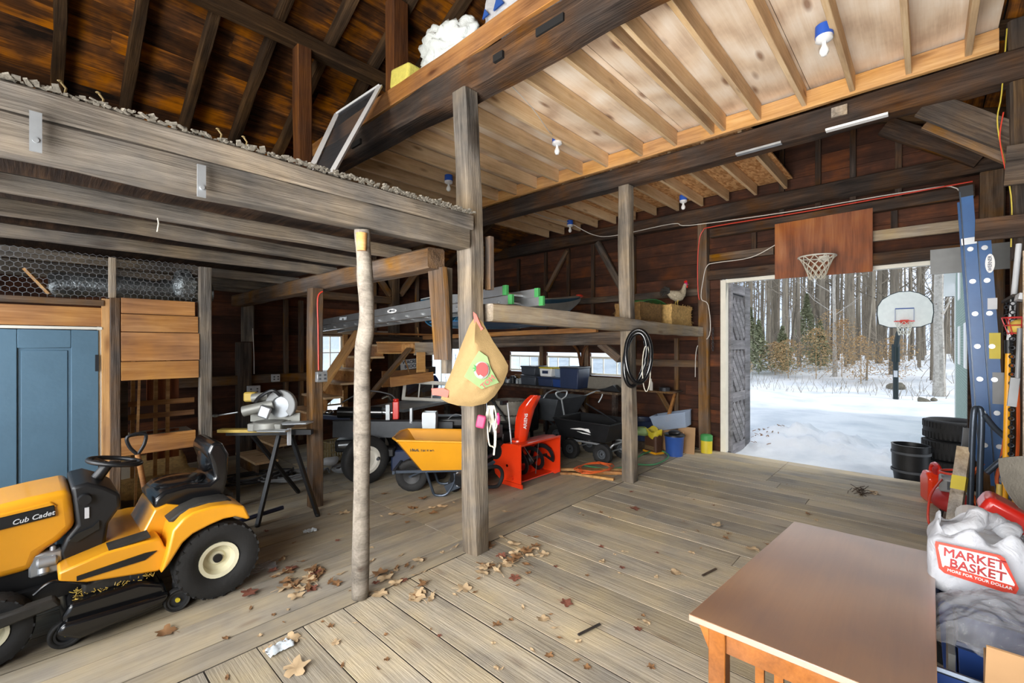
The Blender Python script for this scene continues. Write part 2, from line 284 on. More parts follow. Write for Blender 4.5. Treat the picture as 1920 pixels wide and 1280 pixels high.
        if sub:
            q = o.modifiers.new('s', 'SUBSURF'); q.levels = sub; q.render_levels = sub
        return o
def thing(name, label, cat, loc=(0, 0, 0), rz=0, group=None, rot=None):
    o = bpy.data.objects.new(name, None); C.objects.link(o); o.empty_display_size = .1
    o.location = loc; o.rotation_euler = rot if rot else (0, 0, rz); return tag(o, label, cat, group)
def tag(o, label, cat, group=None, kind=None):
    o['label'] = label; o['category'] = cat
    if group: o['group'] = group
    if kind: o['kind'] = kind
    return o
def struct(o): o['kind'] = 'structure'; return o
def dup(root, loc=None, rot=None, label=None, scale=None):
    r = root.copy(); C.objects.link(r)
    if loc is not None: r.location = loc
    if rot is not None: r.rotation_euler = rot
    if label: r['label'] = label
    if scale: r.scale = (scale,)*3 if isinstance(scale, (int, float)) else scale
    for ch in list(root.children):
        c = ch.copy(); C.objects.link(c); c.parent = r
        for g in list(ch.children):
            d = g.copy(); C.objects.link(d); d.parent = c
    return r
def timber(name, p, q, w, h, mat, label=None, cat=None, group=None, j=.006, seed=None, parent=None, up=Z, taper=0, st=.14):
    p, q = V(p), V(q); L_ = (q-p).length; n = max(2, int(L_/st)); vs = []; seed = random.random()*99 if seed is None else seed
    c = min(w, h)*.08; prof = []
    for (a, b) in ((-1, -1), (1, -1), (1, 1), (-1, 1)):
        prof += [(a*w/2, b*(h/2-c)), (a*(w/2-c), b*h/2)] if a*b > 0 else [(a*(w/2-c), b*h/2), (a*w/2, b*(h/2-c))]
    k = len(prof)
    for i in range(n+1):
        x = L_*i/n; t = 1 - taper*i/n
        for (a, b) in prof:
            d = noise.noise_vector(V((x*2.2+seed, a*7, b*7)))*j + noise.noise_vector(V((x*.7+seed, 0, 5)))*j*1.2
            vs.append((x, a*t+d.y, b*t+d.z))
    m = MB(); m.add(vs, [(i*k+a, i*k+(a+1) % k, (i+1)*k+(a+1) % k, (i+1)*k+a) for i in range(n) for a in range(k)] + [list(range(k)), [n*k+a for a in range(k)][::-1]])
    o = m.build(name, mat, parent); d, a, b = frame(q-p, up); o.matrix_basis = M.Translation(p) @ M((d, a, b)).transposed().to_4x4()
    if label: tag(o, label, cat, group)
    return o
def text(s, mat, parent, loc, rot, size, ext=.0015, name='lettering', ax='CENTER', shear=0, sx=1):
    cu = bpy.data.curves.new('t', 'FONT'); cu.body = s; cu.size = size; cu.extrude = ext; cu.align_x = ax; cu.align_y = 'CENTER'; cu.shear = shear; cu.resolution_u = 3; cu.bevel_depth = size*.016; cu.bevel_resolution = 0; 
    t = bpy.data.objects.new('t', cu); C.objects.link(t); dg = bpy.context.evaluated_depsgraph_get(); dg.update()
    me = bpy.data.meshes.new_from_object(t.evaluated_get(dg)); bpy.data.objects.remove(t); bpy.data.curves.remove(cu)
    me.materials.clear(); me.materials.append(MT[mat]); o = bpy.data.objects.new(name, me); C.objects.link(o)
    if parent: o.parent = parent
    o.location = loc; o.rotation_euler = rot; o.scale = (sx, 1, 1); return o
def wire(name, path, r, mat, label, cat='cord', group=None, n=6):
    o = MB().tube(path, r, n).build(name, mat); return tag(o, label, cat, group)
def smooth(P, n=6):
    P = [V(p) for p in P]; out = []
    for i in range(len(P)-1):
        a = P[max(i-1, 0)]; b = P[i]; c = P[i+1]; d = P[min(i+2, len(P)-1)]
        for k in range(n):
            t = k/n; out.append(.5*((2*b) + (c-a)*t + (2*a-5*b+4*c-d)*t*t + (3*b-a-3*c+d)*t**3))
    out.append(P[-1]); return out
ORD = ['nearest', 'second', 'third', 'fourth', 'fifth', 'sixth', 'seventh', 'eighth', 'ninth', 'tenth', 'eleventh', 'twelfth', 'thirteenth', 'fourteenth', 'fifteenth', 'sixteenth', 'seventeenth', 'eighteenth', 'nineteenth', 'twentieth']
def att(o, p):
    o.parent = p; o.matrix_parent_inverse = p.matrix_basis.inverted(); return o
# ================================================================= SETTING
def zroof(y): return 5.70 - .49*(y-3.7) if y > 3.7 else 5.70 - .30*(3.7-y)
XE, YN, YS, XW = 7.70, 8.0, -.72, -1.75
# floors: planks run across the drive, and lengthwise in the north bays
m = MB(); gd = MB(); x = XW
while x < XE:
    wd = random.uniform(.17, .29); x1 = min(x+wd, XE); gp = random.uniform(.006, .014); dz = random.uniform(-.002, .0015); gd.bx(x-.009, x+.009, YS, 2.84, -.05, -.0035)
    cuts = [YS, 2.84] if not (5.6 < x < 7.9) else [YS, 1.52, 2.84]
    if random.random() < .12: cuts = [YS, random.uniform(.3, 2.3), 2.84]
    for a, b in zip(cuts, cuts[1:]): m.bx(x+gp/2, x1-gp/2, a+.003, b-.003, -.05, dz)
    x = x1
struct(m.build('floor', 'floor_y'))
m = MB(); y = 2.85
while y < YN:
    gd.bx(XW, XE, y-.009, y+.009, -.05, -.0035)
    wd = random.uniform(.2, .32); y1 = min(y+wd, YN); gp = random.uniform(.005, .012); xs = [XW]; seam = 2.62 if y > 2.9 else 20
    if seam < 10: xs.append(seam)
    xs.append(random.uniform(4.6, 6.2)); xs.append(XE)
    for a, b in zip(xs, xs[1:]): m.bx(a+.003, b-.003, y+gp/2, y1-gp/2, -.05, random.uniform(-.002, .0015))
    y = y1
struct(m.build('floor', 'floor_x'))
struct(gd.build('floor', 'gapdirt'))
struct(MB().bx(XW, XE, YS, YN, -.3, -.052).build('floor', 'deepblack'))  # slab added under the planks to block light from below
# walls
def siding(name, ax, at, th, u0, u1, z0, z1, holes, mat, top=None, bh=(.2, .28)):
    m = MB(); z = z0
    while z < z1:
        h = random.uniform(*bh); zt = min(z+h, z1); segs = [(u0, u1)]
        for (a, b, c, d) in holes:
            if z < d-.02 and zt > c+.02:
                segs = [q for s_ in segs for q in ((s_[0], min(s_[1], a)), (max(s_[0], b), s_[1])) if q[1]-q[0] > .01]
        for s_ in segs:
            a, b = s_
            if top:
                while a < b and top(a) < z: a += .05
                while b > a and top(b) < z: b -= .05
                if b-a < .05: continue
            mid = [a] + ([random.uniform(a+.5, b-.5)] if b-a > 2.5 else []) + [b]; off = random.uniform(0, .006)
            for p, q in zip(mid, mid[1:]):
                if ax == 'y': m.bx(at+off, at+th+off, p+.001, q-.001, z+.003, zt-.002)
                else: m.bx(p+.001, q-.001, at+off, at+th+off, z+.003, zt-.002)
        z = zt
    return struct(m.build(name, mat))
DO = (-.35, 2.48, -.2, 2.79)
WE = [(6.32, 7.22, 1.14, 1.50), (5.22, 6.12, 1.13, 1.50), (4.1, 5.0, 1.13, 1.50)]
siding('wall_east', 'y', XE, .022, YS, YN, -.05, 5.7, [DO] + WE, 'siding_y', zroof)
siding('wall_east', 'y', XE+.035, .02, YS, YN, -.1, 5.7, [DO] + WE, 'darkboard_y', zroof)
WN = [(3.53, 3.98, .62, 1.92), (6.04, 6.86, .42, 1.66)]
siding('wall_north', 'x', YN, .022, XW, XE, -.05, 3.62, WN, 'siding_x')
siding('wall_north', 'x', YN+.035, .02, XW, XE, -.1, 3.62, WN, 'darkboard_x')
siding('wall_south', 'x', YS-.03, .022, XW, XE, -.05, 4.36, [], 'darkboard_x')
# west wall with the open drive doors behind the camera
struct(MB().bx(XW-.05, XW, YS, YN, 2.9, 4.4).bx(XW-.05, XW, 2.75, 3.2, 0, 2.9).bx(XW-.05, XW, 4.9, YN, 0, 2.9).bx(XW-.05, XW, 3.2, 4.9, 2.4, 2.9).prism([(YS, 4.3), (YN, 3.5), (3.7, 5.7)], XW-.05, XW, 'yz').build('wall_west', 'darkboard_y'))
# roof boards
m = MB()
for sgn, ys in ((1, (3.7, 8.25)), (-1, (3.7, -1.0))):
    y = ys[0]
    while (y < ys[1]) if sgn > 0 else (y > ys[1]):
        y2 = y + sgn*random.uniform(.18, .26)
        c1, c2 = random.uniform(.5, 2.5), random.uniform(3.5, 5.8)
        for a, b in ((XW, c1), (c1, c2), (c2, XE+.1)):
            g = .006; ya, yb = y+g*sgn, y2-g*sgn; za, zb = zroof(ya), zroof(yb)
            m.add([(a, ya, za), (b, ya, za), (b, yb, zb), (a, yb, zb), (a, ya, za+.02), (b, ya, za+.02), (b, yb, zb+.02), (a, yb, zb+.02)], [(0, 1, 2, 3), (7, 6, 5, 4), (0, 4, 5, 1), (1, 5, 6, 2), (2, 6, 7, 3), (3, 7, 4, 0)])
        y = y2
struct(m.build('ceiling', 'roofboard_x'))
m = MB()
for ya, yb in ((3.7, 8.3), (3.7, -1.05)): m.add([(XW-.1, ya, zroof(ya)+.04), (XE+.15, ya, zroof(ya)+.04), (XE+.15, yb, zroof(yb)+.04), (XW-.1, yb, zroof(yb)+.04), (XW-.1, ya, zroof(ya)+.09), (XE+.15, ya, zroof(ya)+.09), (XE+.15, yb, zroof(yb)+.09), (XW-.1, yb, zroof(yb)+.09)], [(0, 1, 2, 3), (7, 6, 5, 4), (0, 4, 5, 1), (1, 5, 6, 2), (2, 6, 7, 3), (3, 7, 4, 0)])
struct(m.build('ceiling', 'deepblack'))
# windows
def sash(name, ax, at, u0, u1, z0, z1, nv, nh, mat='paint', glass='glass', fw=.035):
    def B(m, a, b, c, d, t0=-.02, t1=.02):
        return m.bx(at+t0, at+t1, a, b, c, d) if ax == 'y' else m.bx(a, b, at+t0, at+t1, c, d)
    m = MB(); B(m, u0, u1, z0, z0+fw); B(m, u0, u1, z1-fw, z1); B(m, u0, u0+fw, z0+fw, z1-fw); B(m, u1-fw, u1, z0+fw, z1-fw)
    f = struct(m.build(name, mat)); mm = MB()
    for i in range(1, nv): u = u0 + (u1-u0)*i/nv; B(mm, u-.008, u+.008, z0+fw, z1-fw, -.012, .012)
    for i in range(1, nh): z = z0 + (z1-z0)*i/nh; B(mm, u0+fw, u1-fw, z-.008, z+.008, -.0125, .0125)
    if nv*nh > 1: mm.build('muntins', mat, f)
    g = MB(); B(g, u0+fw-.005, u1-fw+.005, z0+fw-.005, z1-fw+.005, -.003, .003); g.build('pane', glass, f); return f
for i, (a, b, c, d) in enumerate(WE): sash('window_%d' % (i+1), 'y', XE+.03, a, b, c, d, 3, 1, fw=.04)
MB().bx(XE+.05, XE+.07, 5.22, 5.55, 1.13, 1.5).build('shutter', 'frost', bpy.data.objects['window_2'])
sash('window_4', 'x', YN+.03, 3.53, 3.98, .62, 1.92, 2, 4, fw=.035)
sash('window_5', 'x', YN+.03, 6.04, 6.86, .42, 1.66, 3, 1, glass='frost', fw=.02)
for k, (a, b) in enumerate(((3.44, 3.53), (3.98, 4.07))): struct(MB().bx(a, b, YN-.03, YN, .55, 2.0).build('trim_%d' % (k+1), 'pinefresh'))
struct(MB().bx(3.44, 4.95, YN-.035, YN, 1.93, 2.01).build('trim_3', 'greylight'))
# east door: white trim, lintel board, open leaf swung outward
struct(MB().bx(XE-.03, XE+.1, 2.40, 2.48, .0, 2.79).build('trim_4', 'paint'))
struct(MB().bx(XE+.0, XE+.1, -.35, 2.40, 2.745, 2.80).build('trim_5', 'paint'))
struct(MB().bx(XE-.03, XE+.08, -.42, -.35, .0, 2.79).build('trim_6', 'darkboard_y'))
m = MB()
LX0, LX1, LY = 7.84, 8.92, 2.40
for i in range(5): z0 = -.08; m.bx(LX0, LX1, LY, LY+.02, z0+i*.57, z0+i*.57+.565)
leaf = struct(m.build('door_1', 'doorgrey'))
m = MB()
for (a, b) in ((LX0, LX0+.10), (LX1-.30, LX1)): m.bx(a, b, LY-.03, LY, -.08, 2.76)
for z in (-.08, .78, 1.66, 2.60): m.bx(LX0+.10, LX1-.30, LY-.028, LY, z, z+.16)
m.build('frame_boards', 'doorgrey', leaf)
m = MB()
for zb in (.08, .94, 1.82):
    zt = zb + .70
    for k in range(7):
        u = k*.2-.35; p = V((LX0+.1+max(0, u), LY-.012, zt-max(0, -u)*1.0)); s_ = min(.68-max(0, u), .70-max(0, -u))
        if s_ > .08: m.bar(p, p+V((s_, 0, -s_)), .02, .12, up=(0, 1, 0)) if False else m.bar(p+V((.02, 0, -.02)), p+V((s_, 0, -s_)), .12, .02, up=(0, 1, 0))
m.build('diagonal_boards', 'doorgrey', leaf)
# ================================================================= TIMBER FRAME
G = 'weathered timber posts and beams of the frame'
timber('timber_post', (2.59, 2.80, 0), (2.50, 2.86, 3.86), .165, .165, 'grey', 'grey weathered timber post in the middle, the brown tomato bag hanging on it', 'post', G, j=.014)
timber('timber_post', (5.24, 2.80, 0), (5.18, 2.84, 3.76), .15, .15, 'grey', 'brown-grey timber post with the bicycle inner tubes hung on it', 'post', G, j=.014)
timber('timber_post', (2.11, 4.87, 0), (2.11, 4.87, 2.35), .13, .13, 'brownpost', 'dark brown post with a grey outlet box and red cable, behind the mitre saw', 'post', G)
timber('timber_post', (7.62, 2.71, 0), (7.60, 2.73, 3.74), .15, .15, 'brownpost', 'brown post beside the open barn door with a red cable down it', 'post', G)
timber('timber_post', (7.62, 4.05, 0), (7.60, 4.05, 3.74), .16, .17, 'brownpost', 'brown wall post rising behind the rooster', 'post', G)
timber('timber_post', (5.25, 5.3, 0), (5.25, 5.3, 1.62), .12, .12, 'greydark', 'short post carrying the far end of the middle loft beam', 'post', G)
timber('timber_post', (2.30, 7.88, 0), (2.30, 7.88, 1.78), .19, .19, 'greydark', 'thick lower wall post behind the mitre saw', 'post', G)
timber('timber_post', (2.36, 7.90, 1.79), (2.36, 7.90, 2.36), .15, .15, 'grey', 'short grey post stub standing on the thick wall post', 'post', G)
timber('timber_post', (5.0, 7.88, 0), (5.0, 7.88, 3.60), .19, .17, 'greydark', 'dark wall post with a brace on each side, seen over the ladder', 'post', G)
timber('timber_post', (1.985, 4.85, 2.80), (1.965, 4.85, 4.86), .15, .15, 'postorange', 'orange-brown post standing on the old loft deck', 'post', G)
timber('timber_post', (2.66, 4.13, 4.33), (2.66, 4.13, 5.36), .16, .19, 'postorange', 'orange-brown post rising beside the white insulation', 'post', G)
timber('timber_post', (5.28, -.60, 2.42), (5.26, -.56, 4.25), .22, .22, 'greydark', 'dark post by the south wall with cables stapled up it', 'post', G)
timber('timber_post', (7.60, -.54, 0), (7.60, -.54, 3.74), .2, .2, 'brownpost', 'brown post in the corner behind the blue ladder', 'post', G)
# big beams
GB = 'big timber beams'
timber('timber_beam', (2.58, -.68, 3.985), (2.58, 7.9, 4.02), .24, .25, 'brownbeam', 'massive dark hewn beam resting on the middle post', 'beam', GB, j=.02)
timber('beam_board', (2.50, -.68, 4.22), (2.50, 7.9, 4.25), .04, .17, 'pineorange', 'orange board along the top of the massive hewn beam', 'board')
_b = [o for o in C.objects if o.name.startswith('timber_beam')][0]
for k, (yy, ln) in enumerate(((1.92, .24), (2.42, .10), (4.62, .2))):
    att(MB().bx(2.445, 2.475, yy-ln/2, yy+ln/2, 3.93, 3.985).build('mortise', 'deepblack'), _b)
timber('timber_beam', (5.22, -.70, 3.885), (5.22, 7.9, 3.885), .2, .23, 'brownbeam', 'dark beam crossing the ceiling over the inner tube post', 'beam', GB, j=.008)
timber('beam_board', (5.09, -.4, 4.09), (5.09, 7.9, 4.09), .05, .17, 'pinefresh', 'pale ledger board along the middle ceiling beam', 'board')
timber('timber_beam', (7.60, -.68, 3.87), (7.60, 7.9, 3.87), .18, .23, 'brownbeam', 'dark plate beam along the top of the east wall', 'beam', GB, j=.006)
timber('timber_beam', (7.61, -.4, 2.87), (7.61, 2.64, 2.87), .14, .15, 'brownbeam', 'lintel beam above the open barn door', 'beam', GB)
timber('timber_beam', (7.63, -.35, 3.18), (7.63, .55, 3.18), .07, .14, 'greylight', 'pale girt right of the plywood backboard', 'beam', GB, st=.3)
timber('timber_beam', (7.63, 1.7, 3.16), (7.63, 2.63, 3.16), .07, .12, 'brownpost', 'brown girt left of the plywood backboard', 'beam', GB, st=.3)
timber('timber_beam', (7.58, -.4, 3.55), (7.58, 2.6, 3.55), .12, .14, 'brownbeam', 'girt carrying the orange and white cables above the door', 'beam', GB, st=.3)
timber('timber_beam', (2.68, 2.78, 2.02), (7.62, 2.78, 1.955), .15, .155, 'greylight', 'pale weathered loft beam with a notch, from the middle post to the door post', 'beam', GB, j=.012)
timber('timber_beam', (-1.6, 2.72, 2.60), (2.44, 2.80, 2.60), .16, .165, 'grey', 'broad weathered edge beam of the old loft with metal straps', 'beam', GB, j=.014)
timber('beam_board', (-1.6, 2.72, 2.73), (2.46, 2.79, 2.74), .15, .115, 'grey', 'weathered board on top of the old loft edge beam', 'board', j=.012)
timber('timber_beam', (2.27, 2.95, 2.45), (2.22, 7.9, 2.42), .17, .17, 'brownpost', 'beam carrying the old loft joists, running back over the outlet post', 'beam', GB)
timber('timber_beam', (5.23, 2.88, 1.83), (5.23, 7.9, 1.73), .15, .17, 'greydark', 'dark beam under the loft running back from the inner tube post', 'beam', GB)
timber('timber_beam', (2.45, 7.88, 2.62), (4.9, 7.88, 2.62), .14, .13, 'brownpost', 'long brown wall girt behind the aluminium ladder', 'beam', GB)
timber('timber_beam', (1.25, 7.9, 1.19), (3.40, 7.9, 1.19), .1, .14, 'brownpost', 'brown wall girt carrying the outlet behind the mitre saw', 'beam', GB)
timber('timber_beam', (5.1, 7.9, 1.18), (6.02, 7.9, 1.18), .1, .16, 'greydark', 'grey wall girt under the white sign', 'beam', GB)
timber('timber_beam', (4.05, 7.2, 1.79), (7.55, 7.2, 1.79), .12, .2, 'greydark', 'grey loft beam above the translucent window panel', 'beam', GB)
timber('timber_beam', (-1.6, 4.85, 4.93), (7.6, 4.85, 4.93), .15, .15, 'rafter', 'long purlin under the roof standing on the orange-brown post', 'beam', GB)
timber('loft_board', (4.0, 7.05, 1.93), (6.9, 7.05, 1.93), .25, .03, 'pineorange', 'orange board edge lying on the far loft beam', 'board')
timber('loft_board', (5.1, 3.2, 1.945), (5.1, 7.0, 1.87), .06, .07, 'pineorange', 'orange board edge under the blue boat', 'board')
# joists under the new plywood ceiling
JY = [-.234, .12, .502, .873, 1.263, 1.60, 1.72, 2.13, 2.55, 3.03, 3.42, 3.82, 4.22, 4.62, 5.02, 5.42, 5.82, 6.25, 6.7]
for i, y in enumerate(JY):
    timber('ceiling_joist', (2.70, y, 4.115), (5.07, y, 4.115), .04, .17, 'pine', '%s pale pine ceiling joist from the right, between hewn and middle beam' % (ORD[i] if i else 'rightmost').replace('nearest', 'first'), 'joist', 'pale joists of the front ceiling bay', j=.003, st=.4)
for i in range(12):
    y = 1.52 + .4*i; timber('ceiling_joist', (5.32, y, 4.09), (7.52, y, 4.09), .04, .15, 'pine', '%s pale joist from the right, between middle beam and east wall' % (ORD[i] if i else 'rightmost'), 'joist', 'pale joists of the far ceiling bay', j=.003, st=.4)
o = MB()
for a, b in ((-.40, .83), (.835, 2.05), (2.055, 3.27), (3.275, 4.49), (4.495, 5.7), (5.705, 7.0)): o.bx(2.72, 5.2, a, b, 4.205, 4.225)
struct(o.build('ceiling', 'plyceil'))
struct(MB().bx(5.25, 7.6, 1.45, 6.4, 4.17, 4.19).build('ceiling', 'osb'))
struct(MB().bx(-1.6, 2.5, 2.8, 7.95, 2.675, 2.70).build('ceiling', 'darkboard_y'))
# old loft joists
for i, (y, z) in enumerate(((3.42, 2.56), (4.06, 2.56), (4.86, 2.56), (5.9, 2.555), (6.7, 2.555), (7.35, 2.555))):
    timber('loft_joist', (-1.6, y-.06, z), (2.36, y+.06, z), .095, .09, 'grey', '%s old loft joist counted back from the weathered edge beam' % (ORD[i] if i else 'nearest'), 'joist', 'old joists under the left loft', j=.012)
# rafters and braces
for i in range(16):
    x = -1.38 + .52*i
    if x > 7.6: break
    timber('rafter', (x+.02, 8.1, zroof(8.1)-.07), (x, 3.72, zroof(3.72)-.07), .09, .13, 'rafter', '%s dark roof rafter from the left end, under the brown roof boards' % ORD[i].replace('nearest', 'first'), 'rafter', 'rafters of the north roof slope', j=.015, st=.3)
for i in range(10):
    x = -1.1 + .95*i
    timber('rafter', (x, 3.68, zroof(3.68)-.07), (x, -.9, zroof(-.9)-.07), .09, .13, 'rafter', '%s dark rafter of the south roof slope, counted from the west end' % ORD[i].replace('nearest', 'first'), 'rafter', 'rafters of the south roof slope', st=.4)
GR = 'diagonal braces'
timber('brace', (5.22, .02, 3.80), (5.30, -.72, 3.18), .05, .2, 'greydark', 'wide dark brace board from the middle ceiling beam to the cable post', 'brace', GR)
timber('brace', (5.36, .0, 3.70), (5.42, -.70, 3.08), .05, .13, 'brownpost', 'second brace board just behind the wide brace at the right', 'brace', GR)
timber('brace', (7.36, .40, 4.50), (7.36, -.45, 3.86), .08, .22, 'brownbeam', 'long dark brace high in the corner above the east plate beam', 'brace', GR)
timber('brace', (7.62, 5.5, 3.7), (7.62, 6.05, 2.9), .06, .09, 'brownpost', 'thin brace high on the dark east wall above the boat', 'brace', GR)
timber('brace', (7.58, 4.75, 3.74), (7.58, 4.1, 2.6), .07, .12, 'greydark', 'brace running down to the post behind the rooster', 'brace', GR)
timber('brace', (5.12, 7.85, 2.75), (5.75, 7.85, 3.55), .1, .11, 'brownpost', 'right brace of the dark wall post over the ladder', 'brace', GR)
timber('brace', (4.9, 7.85, 2.72), (4.25, 7.85, 3.5), .1, .11, 'brownpost', 'left brace of the dark wall post over the ladder', 'brace', GR)
timber('brace', (5.23, 2.93, 1.55), (5.23, 3.22, 1.76), .1, .1, 'greydark', 'short brace behind the inner tubes under the loft', 'brace', GR)
timber('brace', (7.4, 3.42, .95), (7.62, 3.18, .38), .06, .08, 'brownpost', 'short brown brace under the small corner shelf', 'brace', GR)
# cross boards around the cable post
timber('cross_board', (5.05, -.43, 3.10), (5.04, -.78, 3.08), .03, .3, 'greydark', 'broken dark board end nailed on the cable post, upper', 'board', up=Z)
timber('cross_board', (5.05, -.27, 2.64), (5.05, -.74, 2.63), .03, .17, 'brownbeam', 'dark horizontal board in front of the blue ladder', 'board')
tag(MB().bx(7.5, 7.53, -.71, -.02, 2.60, 2.90).build('sheet_metal', 'greyplastic'), 'flat grey panel at the top right of the door, behind the blue ladder', 'panel')
# studs on the east wall
GS = 'studs on the east wall'
for (y, z0, z1, nm) in ((6.9, 1.95, 3.7, 'left of the boat'), (6.1, 1.95, 3.74, 'above the boat, left one'), (5.5, 1.95, 3.74, 'above the boat, middle one'), (4.9, 1.95, 3.74, 'left of the tube post'), (3.2, .1, 1.85, 'behind the small corner shelf'),
                    (1.98, 3.22, 3.48, 'left of the plywood backboard'), (.32, 3.25, 3.48, 'right of the plywood backboard, low'), (1.15, 3.62, 5.2, 'above the backboard, left'), (.75, 3.62, 5.0, 'above the backboard, middle'), (.28, 3.62, 4.9, 'above the backboard, right'), (1.6, 3.62, 5.2, 'by the last pale joist'),
                    (6.22, .1, 1.85, 'between the first two low windows'), (5.06, .1, 1.85, 'between the last two low windows')):
    timber('wall_stud', (7.66, y, z0), (7.66, y, z1), .07, .06, 'brownbeam' if z1 > 2 else 'brownpost', 'thin wall stud %s' % nm, 'stud', GS, j=.003, st=.4)
timber('wall_girt', (7.64, 2.82, 1.42), (7.64, 3.95, 1.42), .07, .12, 'brownpost', 'short brown girt right of the inner tubes under the loft', 'girt', st=.3)
timber('wall_girt', (7.64, 2.82, 2.62), (7.64, 7.3, 2.62), .06, .12, 'greydark', 'long girt on the dark wall behind rooster and boat', 'girt', st=.3)
# studs of the north wall
for x, z0, z1, nm in ((4.35, .1, 3.55, 'right of the bright window'), (3.2, .1, 2.5, 'left of the bright window'), (2.95, 0, 2.5, 'beside the dark gap left of the window'), (5.75, .3, 1.7, 'beside the white sign'), (1.75, .1, 2.5, 'left of the thick wall post'), (6.3, 1.9, 3.5, 'high behind the ladder, right'), (5.6, 1.9, 3.5, 'high behind the ladder, middle'), (4.6, 1.95, 3.5, 'high behind the ladder, left')):
    timber('wall_stud', (x, 7.94, z0), (x, 7.94, z1), .07, .07, 'brownpost', 'north wall stud %s' % nm, 'stud', 'studs on the north wall', j=.004, st=.4)
# cut board beside middle post and the two blocks on it
timber('post_block', (2.36, 2.98, 1.62), (2.32, 3.0, 2.38), .05, .19, 'brownpost', 'knotty brown board fixed left of the middle post', 'board', up=(0, 1, 0))
timber('post_block', (2.72, 2.79, 2.22), (2.72, 2.79, 2.68), .05, .07, 'brownpost', 'short board screwed to the right side of the middle post', 'board', up=(0, 1, 0))
timber('post_block', (2.44, 3.02, 1.5), (2.44, 3.02, 2.4), .07, .07, 'grey', 'grey board between middle post and knotty board', 'board', up=(0, 1, 0))
# round peeled trunk prop
P = [(1.559, 2.878, 0.006), (1.558, 2.864, 0.446), (1.556, 2.852, 0.816), (1.548, 2.83, 1.186), (1.538, 2.812, 1.479), (1.531, 2.791, 1.696), (1.54, 2.766, 1.839), (1.54, 2.751, 1.982), (1.527, 2.75, 2.159), (1.517, 2.746, 2.299), (1.505, 2.745, 2.439), (1.498, 2.738, 2.507)]
P = smooth(P, 5); L_ = len(P); m = MB().tube(P, [.057 - .009*i/L_ + .0025*sin(i*.5) for i in range(L_)], 14)
m.jit(.002, 9); m.sph((1.59, 2.83, 1.03), (.02, .02, .03), 8, 6).sph((1.53, 2.79, 1.95), (.02, .02, .03), 8, 6)
t = tag(m.build('trunk_prop', 'bark'), 'crooked grey peeled tree trunk propping up the old loft', 'prop')
MB().cyl((1.482, 2.715, 2.36), (1.482, 2.715, 2.475), .03, .036, 10).build('fresh_cut', 'pinefresh', t)
# ================================================================= STALL PARTITION (plane y=5.2)
Y = 5.2
def panel(m, u0, u1, z0, z1): m.bx(u0, u1, Y-.018, Y-.006, z0, z1)
d = struct(MB().bx(-.62, .408, Y, Y+.035, .02, 1.868).build('door_2', 'bluedoor'))
m = MB()
xs = [(-.62, -.52), (-.19, -.06), (.24, .408)]
for a, b in xs: m.bx(a, b, Y-.014, Y, .02, 1.868)
for a, b in ((.02, .45), (1.72, 1.868)):
    for (p, q) in ((-.52, -.19), (-.06, .24)): m.bx(p, q, Y-.0138, Y, a, b)
m.build('rails', 'bluedoor', d, bevel=.004)
m = MB()
for (p, q) in ((-.50, -.21), (-.04, .22)): m.bx(p, q, Y-.007, Y, .47, 1.70)
m.build('raised_panel', 'bluedoor', d, bevel=.006)
MB().bx(.385, .408, Y-.022, Y-.014, 1.52, 1.66).build('hinge', 'darksteel', d)
GP = 'boards and posts of the stall partition'
def pboard(x0, x1, z0, z1, mat, lab, y=Y, th=.03, nm='partition_board'):
    o = MB().box((0, 0, 0), (x1-x0, th, z1-z0)).jit(.003, 3, x0*9).build(nm, mat, loc=((x0+x1)/2, y, (z0+z1)/2), bevel=.003); return tag(o, lab, 'board', GP)
pboard(-1.6, .43, 1.90, 2.06, 'pineorange', 'orange header board above the blue door')
pboard(-1.6, .44, 2.075, 2.125, 'brownpost', 'pale rail above the orange header board', th=.06)
pboard(-1.6, .43, 1.872, 1.895, 'paint', 'thin white strip along the top of the blue door', th=.05)
timber('partition_stud', (.425, Y+.01, 0), (.425, Y+.01, 1.9), .02, .05, 'paint', 'thin white jamb right of the blue door', 'stud', GP, j=.001)
timber('partition_stud', (.457, Y-.005, 0), (.457, Y-.005, 2.14), .035, .06, 'pinefresh', 'narrow orange stud right of the blue door jamb', 'stud', GP, j=.003)
timber('partition_stud', (.512, Y-.02, 0), (.512, Y-.02, 2.15), .068, .07, 'brownpost', 'grey-brown post between blue door and orange boards', 'post', GP, j=.004)
timber('partition_stud', (.497, Y, 2.15), (.497, Y, 2.5), .05, .05, 'greylight', 'short grey stud above the grey-brown post', 'stud', GP, j=.004)
timber('partition_stud', (1.175, Y-.01, 0), (1.175, Y-.01, 2.5), .075, .1, 'grey', 'tall grey post at the right end of the partition', 'post', GP, j=.006)
for a, b, x1, lab in ((2.02, 2.155, 1.085, 'topmost'), (1.86, 2.015, 1.11, 'second'), (1.60, 1.855, 1.12, 'third, widest'), (1.43, 1.595, 1.115, 'lowest')):
    pboard(.55, x1, a, b, 'pineorange', '%s orange knotty board of the panel beside the blue door' % lab, y=Y-.04)
pboard(.55, 1.09, .77, .93, 'pineorange', 'orange board behind the steering wheel and seat', y=Y-.04)
pboard(.30, 1.12, .05, .28, 'postorange', 'dark plinth board behind the mower foot deck', y=Y-.03)
